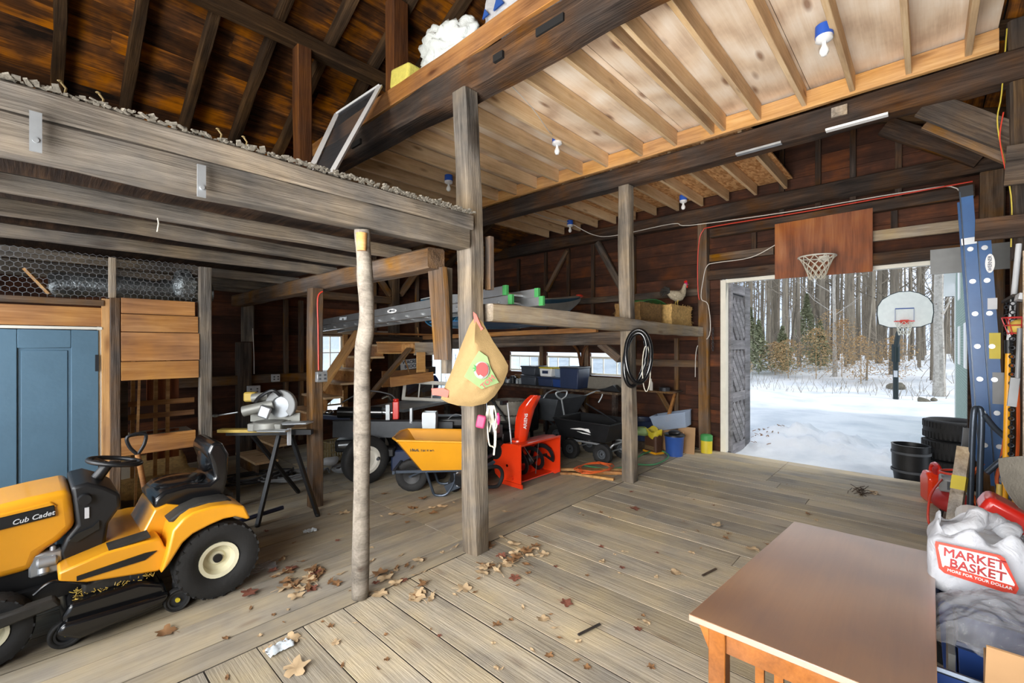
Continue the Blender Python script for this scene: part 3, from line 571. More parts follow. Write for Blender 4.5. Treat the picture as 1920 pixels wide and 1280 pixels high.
# chicken wire
m = MB(); r_ = .026; row = 0; z = 2.14
while z < 2.50:
    x = -.55 + (row % 2)*r_*.866
    while x < 1.12:
        c = [(x + r_*cos(pi/6 + k*pi/3), Y+.02 + .004*sin(x*40+z*31), z + r_*sin(pi/6 + k*pi/3)) for k in range(6)]
        for k in (0, 1, 2): m.bar(c[k], c[k+1], .0022, .0022)
        x += r_*1.732
    z += r_*1.5; row += 1
tag(m.build('chicken_wire', 'galv', nofix=True), 'chicken wire stretched above the blue door', 'wire mesh')
m = MB(); m.tube(smooth([(.12, 5.5, 2.26), (.5, 5.48, 2.28), (.9, 5.5, 2.27), (1.3, 5.55, 2.3)], 5), .10, 12).jit(.03, 12)
tag(m.build('foil_duct', 'foil'), 'crumpled silver foil duct behind the chicken wire', 'duct')
m = MB().box((1.05, 5.40, 2.34), (.2, .12, .3)).jit(.05, 9); m2 = MB().sph((1.06, 5.4, 2.34), (.11, .06, .15), 16, 12).jit(.035, 18)
tag(m2.build('foil_wrap', 'foil'), 'crinkled silver foil wrap beside the tall partition post', 'foil')
tag(MB().bar((-.02, 5.35, 2.36), (.12, 5.3, 2.16), .05, .02).build('wood_scrap', 'pinefresh'), 'splintered wood scrap caught in the chicken wire', 'wood scrap')
# inside the stall
m = MB().grid(lambda a, b: (-.6 + a*1.9, 5.5 + b*1.6, .30 + .22*noise.noise(V((a*3, b*3, 2))) + .10*b), 34, 26, .02)
m.jit(.02, 12); tag(m.build('hay_heap', 'hay'), 'heap of loose yellow hay inside the stall', 'hay', kind='stuff')
tag(MB().bx(.83, 1.10, 5.9, 5.93, 1.12, 1.42).build('plywood_sheet', 'plyorange'), 'dark plywood sheet inside the stall, just under the orange panel boards', 'plywood')
tag(MB().bx(.83, 1.1, 5.9, 5.93, .55, .85).build('plywood_sheet', 'plyorange'), 'dark plywood sheet inside the stall, below the low orange board', 'plywood')
fr = thing('hay_rack', 'light wooden rack frame standing in the stall', 'rack', (.86, 5.8, 0))
for dx in (-.16, .02, .12): MB().bar((dx, 0, .3), (dx+.01, 0, 1.7), .03, .03).build('upright', 'pinefresh', fr)
for z in (1.13, 1.0): MB().bx(-.2, .35, -.03, .0, z, z+.05).build('crosspiece', 'pineorange', fr)
MB().bx(-.15, .35, -.02, .35, .80, .825).build('shelf', 'greylight', fr)
tag(MB().bar((.66, 5.32, .1), (.70, 5.35, 1.5), .018, .018).build('stick', 'pinefresh'), 'thin pale stick leaning inside the partition', 'stick')
tag(MB().bx(.50, .58, 5.7, 5.8, .75, 1.36).bx(.60, .66, 5.72, 5.8, .75, 1.38).build('board_bundle', 'brownpost'), 'upright boards standing in the dark stall', 'boards')
tag(MB().bx(.56, .78, 6.1, 6.12, .34, .52).build('daylight_gap_board', 'paint'), 'white board in place of a daylight gap low at the back of the stall', 'board')  # white paint stands in for daylight showing through a gap
# ================================================================= OBJECTS
def tire_prof(R_, w, ri, k=.72):
    h = w/2; return [(ri, -h*.62), (ri+(R_-ri)*.25, -h*.9), (ri+(R_-ri)*.6, -h), (R_*.95, -h*.9), (R_*.99, -h*k), (R_, -h*.3), (R_, h*.3), (R_*.99, h*k), (R_*.95, h*.9), (ri+(R_-ri)*.6, h), (ri+(R_-ri)*.25, h*.9), (ri, h*.62), (ri*.985, 0)]
def tire(m, c, axis, R_, w, ri, lugs=0, n=36, lw=.5):
    m.lathe(tire_prof(R_, w, ri), c, axis, n, True, True)
    if lugs:
        d, a, b = frame(axis, (0, 0, 1) if abs(V(axis).normalized().z) < .9 else (0, 1, 0)); c = V(c)
        for i in range(lugs):
            for sd in (-1, 1):
                t = 2*pi*(i + (.5 if sd > 0 else 0))/lugs; rd = a*cos(t) + b*sin(t); tg = b*cos(t) - a*sin(t)
                p = c + rd*(R_*.985) + d*(sd*w*.10); q = c + (a*cos(t+.10)+b*sin(t+.10))*(R_*.955) + d*(sd*w*.47)
                m.bar(p, q, R_*.09, R_*.045, up=rd)
    return m
def wheel(parent, c, axis, R_, w, ri, rim='cream', lugs=0, name='wheel', dish=.25, hub='blackplastic'):
    t = tire(MB(), c, axis, R_, w, ri, lugs).build(name, 'rubber'); att(t, parent) if parent else None
    m = MB(); h = w/2
    m.lathe([(0, h*dish), (ri*.35, h*dish), (ri*.45, h*(dish-.15)), (ri*.72, h*(dish-.1)), (ri*.82, h*.72), (ri*1.02, h*.78), (ri*1.02, -h*.78), (ri*.82, -h*.72), (ri*.7, -h*.1), (0, -h*.1)], c, axis, 28)
    r = att(m.build('rim', rim), t); d = V(axis).normalized()
    att(MB().cyl(V(c)+d*h*dish*.8, V(c)+d*(h*dish+.018), ri*.24, n=14).build('hub', hub), t)
    return t
# ---- riding mower
t = thing('riding_mower', 'yellow and black riding lawn mower with Cub Cadet lettering, seat to the right', 'lawn mower', (.35, 4.05, 0))
def A(m, name, mat, par=None, **k): return att(m.build(name, mat, **k), par or t)
hood = A(MB().prism([(-.62, .47), (-.60, .72), (-.50, .80), (.0, .862), (.176, .875), (.189, .731), (.196, .645), (.128, .576), (.046, .527), (.022, .443), (-.2, .436)], 3.79, 4.31), 'hood', 'yellow', bevel=.045, seg=4)
A(MB().prism([(-.5, .765), (.09, .825), (.12, .79), (-.5, .73)], 3.778, 3.80), 'hood_crease', 'yellow', hood, bevel=.008, seg=2)
A(MB().prism([(-.5, .755), (.104, .803), (.111, .735), (-.5, .685)], 3.774, 3.80), 'side_vent', 'blackplastic', hood, bevel=.004)
text('Cub Cadet', 'label', None, (.020, 3.771, .752), (pi/2, rad(-5), 0), .038, .0015, shear=.3); _x = bpy.data.objects['lettering']; att(_x, hood)
ds = A(MB().prism([(.175, .885), (.25, .895), (.33, .85), (.40, .79), (.405, .71), (.345, .613), (.322, .407), (.144, .405), (.123, .5), (.153, .586), (.198, .645)], 3.80, 4.30), 'dashboard', 'blackplastic', bevel=.02, seg=3)
A(MB().cyl((.235, 3.80, .80), (.235, 3.765, .80), .034, .03, 16), 'knob', 'blackplastic', ds)
A(MB().bx(.235, .255, 3.79, 3.802, .68, .745), 'white_tab', 'label', ds)
A(MB().prism([(.16, .56), (.20, .60), (.27, .62), (.3, .65), (.3, .60), (.2, .55)], 3.785, 3.80), 'grip', 'blackgloss', ds)
A(MB().cyl((.31, 4.05, .86), (.37, 4.05, .95), .035, .03), 'steering_column', 'blackplastic')
sw = A(MB().torus((.40, 4.05, .955), .138, .015, (.22, 0, .97), 40, 10), 'steering_wheel', 'blackplastic')
m = MB()
for k in range(3):
    a_ = 2*pi*k/3 + .4; m.bar((.385, 4.05, .93), (.40+.13*cos(a_)*.97, 4.05+.13*sin(a_), .955-.13*cos(a_)*.22), .035, .014)
m.sph((.388, 4.05, .94), (.045, .045, .02)); A(m, 'spokes', 'blackplastic', sw)
A(MB().prism([(.115, .452), (.32, .500), (.514, .505), (.58, .50), (.60, .44), (.66, .40), (.611, .335), (.57, .291), (.232, .351), (.115, .402)], 3.62, 4.48), 'foot_deck', 'yellow', bevel=.012, seg=2)
A(MB().prism([(.19, .405), (.50, .435), (.56, .43), (.50, .392), (.19, .378)], 3.612, 3.63), 'rubber_strip', 'blackplastic')
A(MB().box((.43, 3.70, .513), (.2, .13, .012), (0, rad(-6), 0)), 'foot_grip', 'mower_dust')
A(MB().prism([(.62, .50), (.66, .64), (.80, .64), (.9, .60), (.80, .42)], 3.84, 4.26), 'seat_base', 'blackplastic'); A(MB().prism([(.50, .50), (.515, .51), (.575, .64), (.64, .66), (.80, .60), (.80, .42), (.60, .40)], 3.80, 4.30), 'seat_support', 'yellow', bevel=.012, seg=2)
fp = [(.60, .40), (.632, .55), (.69, .612), (.741, .638), (.85, .648), (.965, .636), (1.045, .60), (1.085, .50), (1.06, .50), (.99, .54), (.916, .543), (.833, .525), (.74, .495), (.686, .454), (.64, .38), (.611, .335), (.57, .291)]
for a_, b_ in ((3.56, 3.86), (4.24, 4.54)): A(MB().prism(fp, a_, b_), 'fender', 'yellow', bevel=.018, seg=3)
A(MB().prism([(.62, .58), (.69, .628), (.80, .66), (.95, .652), (1.0, .628), (.9, .60), (.7, .56)], 3.66, 4.44), 'fender_cover', 'mower_dust', bevel=.01)
A(MB().bx(.80, 1.06, 3.88, 4.22, .33, .62), 'rear_frame', 'blackplastic')
st = A(MB().prism([(.57, .645), (.575, .70), (.63, .745), (.76, .76), (.89, .74), (.93, .77), (.91, .87), (.88, .96), (.91, 1.03), (.97, 1.03), (1.02, .93), (1.01, .75), (.985, .64), (.93, .60), (.66, .605)], 3.82, 4.28), 'seat', 'blackgloss', bevel=.035, seg=4)
A(MB().sph((.76, 4.05, .745), (.17, .17, .035), 20, 10), 'seat_cushion', 'blackgloss', st)
A(MB().sph((.925, 4.05, .90), (.045, .165, .12), 20, 10, (0, rad(8), 0)), 'back_cushion', 'blackgloss', st)
for z in (.80, .86, .92): pass
wheel(t, (.90, 3.675, .255), (0, -1, 0), .255, .20, .118, 'cream', 26)
wheel(t, (.90, 4.425, .255), (0, 1, 0), .255, .20, .118, 'cream', 26)
wheel(t, (-.16, 3.74, .19), (0, -1, 0), .19, .15, .09, 'cream', 20)
wheel(t, (-.16, 4.36, .19), (0, 1, 0), .19, .15, .09, 'cream', 20)
dk = A(MB().prism([(.13, .19), (.16, .25), (.48, .255), (.60, .20), (.625, .09), (.60, .05), (.40, .03), (.20, .03), (.13, .08)], 3.62, 4.50), 'cutting_deck', 'blackgloss', bevel=.035, seg=3)
A(MB().prism([(.10, .12), (.13, .17), (.62, .15), (.60, .10), (.2, .05)], 3.57, 3.64), 'deck_lip', 'blackgloss', dk, bevel=.02, seg=2)
A(MB().box((.34, 3.80, .285), (.24, .22, .075)), 'belt_cover', 'mower_dust', dk, bevel=.015, seg=2)
A(MB().box((.47, 3.74, .28), (.08, .12, .08)), 'muffler_box', 'darksteel', dk, bevel=.01)
m = MB()
for i in range(160):
    x, y_ = random.uniform(.18, .55), random.uniform(3.64, 3.80); m.bar((x, y_, .258+random.random()*.012), (x+random.uniform(-.02, .02), y_+random.uniform(-.02, .02), .262+random.random()*.02), .004, .003)
o = A(m, 'dry_grass', 'sawyellow', dk); o['kind'] = 'stuff'; o['label'] = 'dry yellow grass clippings on the deck'
for (c_, r_) in (((.15, 3.655, .082), .080), ((.665, 3.62, .075), .073)):
    wheel(t, c_, (0, -1, 0), r_, .05, .055, 'darksteel', 0, 'gauge_wheel', hub='labelyellow'); A(MB().bar((c_[0], 3.70, c_[2]+.01), (c_[0]+.02, 3.73, .2), .03, .03), 'roller_bracket', 'blackplastic')
A(MB().bar((-.3, 3.82, .27), (.6, 3.82, .31), .05, .09).bar((-.3, 4.28, .27), (.6, 4.28, .31), .05, .09).bar((-.22, 3.8, .2), (-.1, 4.3, .2), .06, .06), 'chassis', 'blackplastic')
A(MB().box((.07, 3.86, .46), (.14, .12, .13)).cyl((.03, 3.80, .47), (.12, 3.80, .47), .03).cyl((.06, 3.79, .40), (.06, 3.85, .52), .025).cyl((.10, 3.79, .45), (.10, 3.84, .55), .015), 'engine', 'galv', bevel=.01)
A(MB().box((-.1, 4.05, .36), (.9, .36, .17)), 'engine_base', 'blackplastic', bevel=.02)
A(MB().tube(smooth([(.02, 3.70, .335), (.10, 3.69, .385), (.24, 3.68, .32)]), .009), 'lift_rod', 'blackgloss')
A(MB().prism([(-.35, .20), (-.33, .28), (.1, .31), (.13, .26)], 3.62, 3.70), 'deck_arm', 'mower_dust', bevel=.01)
# ---- spade standing behind mower
t = thing('garden_spade', 'spade with black D handle and orange shaft standing behind the mower', 'spade', (.66, 4.66, 0))
A(MB().cyl((.60, 4.68, .86), (.64, 4.65, .58), .019), 'shaft', 'pineorange'); A(MB().cyl((.64, 4.65, .60), (.69, 4.62, .26), .021, .026), 'socket', 'blackplastic')
A(MB().prism([(.61, .02), (.60, .26), (.78, .30), (.79, .05), (.70, -.0)], 4.60, 4.606), 'blade', 'darksteel')
A(MB().tube(smooth([(.598, 4.68, .86), (.55, 4.69, .93), (.54, 4.69, 1.01), (.645, 4.69, 1.02), (.645, 4.69, .94), (.602, 4.68, .86)]), .013), 'd_handle', 'blackplastic')
# ---- mitre saw on folding stand
t = thing('mitre_saw', 'compound mitre saw with grey blade guard on a black legged stand', 'saw', (1.72, 5.0, 0))
RX = V((.68, -.733, 0)); RY = V((.733, .68, 0)); O = V((1.72, 5.0, .86))
def L3(a, b, c): return O + RX*a + RY*b + Z*c
sd = A(MB().bar(L3(-.46, 0, -.03), L3(.42, 0, -.02), .06, .05).bar(L3(-.4, .12, -.04), L3(.36, .12, -.03), .03, .03), 'stand_rail', 'blackplastic')
for a_, b_ in ((( -.34, -.02), (-.46, .18)), ((-.22, .02), (-.02, .62)), ((.10, -.05), (.055, -.36)), ((.2, .0), (.52, -.10))):
    p = L3(a_[0], a_[1], -.05); q = L3(b_[0], b_[1], 0); q.z = .012; A(MB().bar(p, q, .035, .035).sph(q, .024, 8, 6), 'stand_leg', 'blackplastic')
A(MB().bar(L3(-.52, -.03, .0), L3(.12, -.03, -.0), .09, .03), 'stand_board', 'sawyellow')
A(MB().box(L3(0, 0, .05), (.34, .30, .08), (0, 0, rad(-47))).cyl(L3(0, -.04, .02), L3(0, -.04, .10), .16, .15, 24), 'turntable', 'sawgrey', bevel=.008)
A(MB().bar(L3(-.26, .08, .12), L3(.26, .08, .12), .03, .09), 'fence', 'sawgrey')
A(MB().bar(L3(.05, -.04, .07), L3(.46, -.14, .10), .12, .025), 'slide_arm', 'alu', bevel=.008)
A(MB().bar(L3(-.02, -.2, .03), L3(.30, -.26, .04), .08, .02), 'side_extension', 'alu', bevel=.006)
A(MB().bar(L3(.22, -.08, .03), L3(.22, -.08, -.14), .03, .03), 'end_stop', 'label')
A(MB().cyl(L3(-.26, -.06, .20), L3(.02, .0, .27), .055, .05, 18).cyl(L3(-.2, 0, .33), L3(-.04, .02, .35), .045, .045, 16), 'motor', 'greylight' if 0 else 'sawgrey')
A(MB().box(L3(-.24, .04, .34), (.12, .09, .10), (0, 0, rad(-47))), 'motor_cap', 'sawyellow', bevel=.015)
gd = MB()
gp = [(.10 + .155*cos(a_), .26 + .155*sin(a_)) for a_ in [rad(x) for x in range(-50, 181, 12)]] + [(.10 + .085*cos(a_), .26 + .085*sin(a_)) for a_ in [rad(x) for x in range(180, -51, -12)]]
k = len(gp); gd.add([L3(p[0], -.03, p[1]) for p in gp] + [L3(p[0], .03, p[1]) for p in gp], [list(range(k))[::-1], list(range(k, 2*k))] + [(i, (i+1) % k, k+(i+1) % k, k+i) for i in range(k)])
A(gd, 'blade_guard', 'greyplastic', bevel=.006)
A(MB().cyl(L3(.10, -.006, .26), L3(.10, .006, .26), .13, n=36), 'saw_blade', 'steel')
A(MB().tube([L3(-.28, -.12, .20), L3(-.48, -.15, .17)], .008), 'clamp_rod', 'steel'); A(MB().sph(L3(-.49, -.15, .17), (.03, .03, .016)), 'clamp_knob', 'galv')
A(MB().tube(smooth([L3(-.14, -.05, .30), L3(-.06, -.10, .36), L3(.06, -.10, .42), L3(.12, -.06, .36)]), .018), 'handle', 'blackplastic')
A(MB().prism([(0, 0)]*3, 0, 0) if 0 else MB().box(L3(-.02, -.10, .20), (.12, .03, .13), (0, rad(20), rad(-47))), 'lower_guard', 'alu', bevel=.02)
# ---- coiled hoses on the floor behind the saw
for k, (cx, cy, R0, mt, lab) in enumerate(((2.0, 6.3, .42, 'blackcord', 'black hose coiled in a heap behind the mitre saw'), (2.35, 6.0, .36, 'greycord', 'grey hose coiled on top of the black hose'), (3.0, 5.75, .26, 'greycord', 'grey hose loop lying right of the outlet post'))):
    P = []
    for i in range(150):
        a_ = i*.22; r_ = R0*(.75 + .25*sin(a_*.37+k)); P.append((cx + r_*cos(a_)*1.15 + .04*sin(a_*1.7), cy + r_*sin(a_)*.8 + .05*cos(a_*.9), .018 + .012*(i % 28)/4 + .012*sin(a_*2.1+k)+k*.01))
    wire('coiled_hose', P, .012, mt, lab, 'hose')
wire('loose_pipe', [(1.05, 4.75, .06), (1.55, 4.75, .10), (1.75, 4.78, .10)], .02, 'navy', 'short dark blue pipe lying behind the mower fender', 'pipe')
# ---- wheelbarrow (local x = along, pointing to image right)
t = thing('wheelbarrow', 'orange-yellow wheelbarrow with grey steel frame behind the middle post', 'wheelbarrow', (3.02, 4.42, 0), math.atan2(-.733, .68)+rad(3))
def B(m, name, mat, par=None, **k): return m.build(name, mat, par or t, **k)
w_ = MB(); wheel(t, (0, 0, 0), (0, 1, 0), .01, .01, .005) if 0 else None
tr = tire(MB(), (0, .14, .19), (0, 1, 0), .19, .09, .10, 18).build('wheel', 'rubber', t)
MB().lathe([(0, .02), (.06, .03), (.10, .035), (.10, -.035), (0, -.02)], (0, .14, .19), (0, 1, 0), 24).build('rim', 'blackplastic', tr)
def tray(zt, zb, x0, x1, xb0, xb1, w0, w1, th):
    def f(u, v): return 0
    top = [(x0, -w0*.6), (x0, w0*.6), (x0+.07, w0), (x1-.1, w0*1.08), (x1, w0*.7), (x1, -w0*.7), (x1-.1, -w0*1.08), (x0+.07, -w0)]
    bot = [(xb0, -w1*.6), (xb0, w1*.6), (xb0+.05, w1), (xb1-.05, w1), (xb1, w1*.7), (xb1, -w1*.7), (xb1-.05, -w1), (xb0+.05, -w1)]
    m = MB(); n = 8
    zz = lambda p, z, s: z - s*(p[0]-x0)
    vs = [(p[0], p[1]+.14, zz(p, zt, .03)) for p in top] + [(p[0], p[1]+.14, zb) for p in bot] + [(p[0]*.985+.012, p[1]*.95+.14, zz(p, zt, .03)) for p in top] + [(p[0]*.985+.01, p[1]*.93+.14, zb+.015) for p in bot]
    fs = [(i, (i+1) % n, n+(i+1) % n, n+i) for i in range(n)] + [tuple(range(n, 2*n))] + [(2*n+(i+1) % n, 2*n+i, 3*n+i, 3*n+(i+1) % n) for i in range(n)] + [tuple(range(3*n, 4*n))[::-1]] + [(i+2*n, (i+1) % n+2*n, (i+1) % n, i) for i in range(n)]
    return m.add(vs, fs)
ty = B(tray(.67, .30, -.18, .90, .10, .74, .34, .22, .01), 'tray', 'yellow', bevel=.03, seg=3)
rp = [(-.18, -.064+.0), (-.18, .344), (-.11, .48), (.80, .507), (.90, .378), (.90, -.098), (.80, -.227), (-.11, -.20)]
MB().tube([(a_, b_, .672-.03*(a_+.18)) for a_, b_ in rp], .014, 8, True, False).build('rim', 'yellow', ty)
text('TRUE TEMPER', 'blackplastic', ty, (.16, -.172, .565), (pi/2-.40, 0, 0), .072, .003, sx=.62)
for yy in (-.06, .34): B(MB().bar((-.17, yy, .285), (.84, yy, .30), .035, .03).bar((.82, yy, .295), (.98, yy+.1, .36), .035, .03), 'handle_rail', 'steelblue')
B(MB().bar((-.17, -.10, .285), (-.17, .38, .285), .03, .04), 'nose_bar', 'steelblue')
for yy in (-.08, .36): B(MB().tube(smooth([(.20, yy, .28), (.26, yy, .10), (.30, yy, .02), (.42, yy, .02), (.50, yy, .12), (.56, yy, .28)], 5), .016, 8), 'leg', 'steelblue')
B(MB().box((.56, .14, .20), (.03, .5, .16)), 'leg_brace', 'galv'); B(MB().bar((.42, -.08, .08), (.75, -.08, .22), .02, .09).bar((.52, -.085, .20), (.84, -.085, .25), .02, .13), 'side_brace', 'steelblue')
B(MB().bar((-.02, .06, .19), (.2, .02, .29), .02, .02).bar((-.02, .22, .19), (.2, .26, .29), .02, .02).cyl((0, .04, .19), (0, .24, .19), .012), 'axle_bracket', 'steelblue')
# ---- snowblower (opening faces -y, width along x)
t = thing('snow_blower', 'orange-red two stage snow blower with tall discharge chute', 'snow blower', (4.45, 3.85, 0))
X0, X1, YF = 4.06, 4.86, 3.64
sp = [(YF-.02, .04), (YF-.02, .50), (YF+.10, .52), (YF+.27, .50), (YF+.40, .40), (YF+.46, .24), (YF+.42, .10), (YF+.28, .02), (YF+.06, .0)]
hs = [A(MB().prism(sp, a_, a_+.012, 'yz'), 'side_plate', 'orangered') for a_ in (X0, X1-.012)]
m = MB(); arc = [(YF, .51), (YF+.10, .52), (YF+.27, .50), (YF+.40, .40), (YF+.455, .24), (YF+.41, .10), (YF+.28, .03), (YF+.10, .025)]
for p, q in zip(arc, arc[1:]): m.prism([p, q, (q[0]-.008, q[1]-.012), (p[0]-.008, p[1]-.012)], X0+.01, X1-.01, 'yz')
A(m, 'auger_housing', 'orangered')
A(MB().bar((X0, YF-.01, .515), (X1, YF-.01, .515), .03, .022), 'housing_lip', 'orangered')
m = MB()
for s_ in (-1, 1):
    P = [(4.46 + s_*(.05 + .30*i/40), YF+.21 + .165*cos(s_*i*.22 + 1), .235 + .165*sin(s_*i*.22 + 1)) for i in range(41)]
    Q = [(p[0], YF+.21 + (p[1]-YF-.21)*.68, .235 + (p[2]-.235)*.68) for p in P]; k = len(P)
    m.add(P+Q+[(p[0]+.012, p[1], p[2]) for p in P]+[(p[0]+.012, p[1], p[2]) for p in Q], [(i, i+1, k+i+1, k+i) for i in range(k-1)] + [(2*k+i+1, 2*k+i, 3*k+i, 3*k+i+1) for i in range(k-1)] + [(i+1, i, 2*k+i, 2*k+i+1) for i in range(k-1)] + [(k+i, k+i+1, 3*k+i+1, 3*k+i) for i in range(k-1)])
    for i in (0, 20, 40): m.bar((4.46+s_*(.05+.30*i/40), YF+.21, .235), P[i], .015, .03)
ag = A(m, 'auger', 'blackplastic'); A(MB().cyl((X0, YF+.21, .235), (X1, YF+.21, .235), .018).sph((4.46, YF+.20, .235), (.06, .08, .07)).cyl((4.46, YF+.2, .235), (4.46, YF+.42, .235), .04), 'gearbox', 'darksteel', ag)
for a_, b_ in (((4.16, .50), (4.36, .26)), ((4.46, .5), (4.40, .1))): A(MB().bar((a_[0], YF+.03, a_[1]), (b_[0], YF+.03, b_[1]), .006, .006), 'stay_rod', 'steel')
A(MB().prism([(YF+.0, .0), (YF-.06, .0), (YF-.05, .05), (YF+.25, .05), (YF+.3, .0)], X0-.02, X0, 'yz').cyl((X0-.01, YF+.12, .10), (X0-.03, YF+.12, .10), .03), 'skid_shoe', 'orangered')
# chute: channel open toward -x/+y, leaning
m = MB(); ch = [((4.29, YF+.20, .50), .085), ((4.30, YF+.20, .60), .10), ((4.33, YF+.19, .78), .115), ((4.37, YF+.17, .92), .115), ((4.43, YF+.13, 1.02), .095), ((4.47, YF+.10, 1.08), .07)]
def chf(u, v):
    i = min(int(u*5), 4); f_ = u*5-i; c_ = V(ch[i][0]).lerp(V(ch[i+1][0]), f_); r_ = ch[i][1]*(1-f_) + ch[i+1][1]*f_; a_ = rad(-150 + 240*v)
    return c_ + V((cos(a_)*r_, sin(a_)*r_, 0))
m.grid(chf, 10, 6, .008, False); cu = A(m, 'discharge_chute', 'orangered')
text('ARIENS', 'logo', None, (4.265, YF+.080, .78), (pi/2, rad(-84), rad(-25)), .06, .002); att([o for o in C.objects if o.name.startswith('lettering')][-1], cu)
A(MB().cyl((4.29, YF+.22, .48), (4.29, YF+.22, .53), .11, .10, 24), 'chute_collar', 'orangered')
A(MB().cyl((4.17, YF+.24, .50), (4.165, YF+.30, 1.0), .009), 'chute_rod', 'label'); A(MB().box((4.14, YF+.34, 1.0), (.10, .05, .05)), 'rod_head', 'blackplastic')
A(MB().box((4.45, 4.28, .45), (.34, .30, .26)).cyl((4.45, 4.3, .58), (4.45, 4.3, .68), .12, .11, 24), 'engine', 'blackplastic', bevel=.03, seg=2)
A(MB().box((4.10, 4.12, .66), (.14, .12, .15)).box((4.22, 4.18, .60), (.13, .1, .18)), 'muffler', 'steel', bevel=.025, seg=3)
A(MB().cyl((4.05, 4.06, .40), (4.15, 4.06, .40), .12, .11, 24), 'recoil_cover', 'blackplastic')
A(MB().box((4.46, 4.2, .26), (.3, .5, .16)), 'chassis', 'orangered', bevel=.01)
for x_, d_ in ((4.12, -1), (4.80, 1)): wheel(t, (x_, 4.40, .20), (d_, 0, 0), .20, .12, .10, 'galv', 18)
for x_ in (4.14, 4.78): A(MB().tube(smooth([(x_, 4.35, .35), (x_, 4.62, .7), (x_, 4.9, .92), (x_, 5.05, .95)]), .014), 'handlebar', 'blackplastic')
A(MB().box((4.46, 4.85, .92), (.62, .10, .05)), 'control_panel', 'blackplastic', bevel=.01)
# black loop-handled thing beside the post
t = thing('electric_mower', 'small black machine with a loop handle right of the middle post', 'machine', (3.52, 3.92, 0))
A(MB().box((3.50, 3.95, .20), (.34, .30, .18)), 'body', 'blackplastic', bevel=.05, seg=3)
A(MB().tube(smooth([(3.50, 3.80, .30), (3.72, 3.70, .32), (3.80, 3.68, .22), (3.74, 3.70, .09), (3.58, 3.78, .10)]), .022), 'loop_handle', 'blackplastic')
for y_ in (3.78, 4.12): wheel(t, (3.45, y_, .10), (0, -1 if y_ < 3.9 else 1, 0), .10, .05, .06, 'darksteel', 0)
# ---- dump wagon
t = thing('garden_wagon', 'black poly garden wagon with a grey steel frame and T handle', 'wagon', (5.95, 3.72, 0))
for (x_, y_) in ((5.68, 3.47), (6.22, 3.45), (5.66, 4.02), (6.20, 4.02)): wheel(t, (x_, y_, .15), (-1 if x_ < 6 else 1, 0, 0), .15, .09, .065, 'darkgrey', 16)
def tub(x0, x1, y0, y1, z0, z1, s=.06, th=.012):
    m = MB(); T = [(x0, y0), (x1, y0), (x1, y1), (x0, y1)]; Bt = [(x0+s, y0+s*1.6), (x1-s, y0+s*1.6), (x1-s, y1-s), (x0+s, y1-s)]; cx, cy = (x0+x1)/2, (y0+y1)/2
    def ins(p, k): return (p[0] + (th if p[0] < cx else -th)*k, p[1] + (th if p[1] < cy else -th)*k)
    vs = [p+(z1,) for p in T] + [p+(z0,) for p in Bt] + [ins(p, 1)+(z1,) for p in T] + [ins(p, 1)+(z0+th,) for p in Bt]
    return m.add(vs, [(i, (i+1) % 4, 4+(i+1) % 4, 4+i) for i in range(4)] + [(4, 5, 6, 7)] + [(8+(i+1) % 4, 8+i, 12+i, 12+(i+1) % 4) for i in range(4)] + [(15, 14, 13, 12)] + [(8+i, 8+(i+1) % 4, (i+1) % 4, i) for i in range(4)])
tb = A(tub(5.56, 6.30, 3.28, 4.28, .33, .60, .07), 'tub', 'blackplastic', bevel=.012, seg=2)
A(MB().torus((0, 0, 0), .01, .004) if 0 else MB().tube([(5.56, 3.28, .60), (6.30, 3.28, .60), (6.30, 4.28, .60), (5.56, 4.28, .60)], .014, 8, True, False), 'tub_rim', 'blackplastic', tb)
lg = MB().prism([(3.98, .47), (3.80, .505), (3.70, .50), (3.66, .53), (3.62, .45), (3.75, .475)], 5.585, 5.598, 'yz').prism([(3.86, .445), (3.66, .435), (3.62, .42), (3.76, .425)], 5.59, 5.603, 'yz'); A(lg, 'logo_mark', 'logo', tb)
A(MB().bar((5.70, 3.42, .28), (5.70, 4.1, .28), .025, .025).bar((6.18, 3.42, .28), (6.18, 4.1, .28), .025, .025).cyl((5.66, 3.46, .15), (6.24, 3.46, .15), .012).cyl((5.66, 4.02, .15), (6.22, 4.02, .15), .012).tube(smooth([(5.74, 3.44, .14), (5.72, 3.34, .28), (5.80, 3.30, .31), (6.08, 3.30, .31), (6.16, 3.34, .28), (6.16, 3.44, .14)]), .014).bar((5.72, 4.02, .15), (5.72, 4.0, .29), .02, .02).bar((6.16, 4.02, .15), (6.16, 4.0, .29), .02, .02), 'frame', 'galv')
hd = A(MB().tube([(5.93, 4.30, .40), (5.96, 4.42, .86)], .014), 'pull_handle', 'galv'); A(MB().tube(smooth([(5.96, 4.42, .84), (5.90, 4.47, .90), (5.90, 4.47, .96), (6.02, 4.37, .98), (6.02, 4.37, .90), (5.96, 4.42, .84)]), .014), 'grip', 'galv', hd)
hd = A(MB().tube([(6.12, 3.5, .56), (6.2, 4.1, .78)], .012), 'dump_handle', 'darksteel')
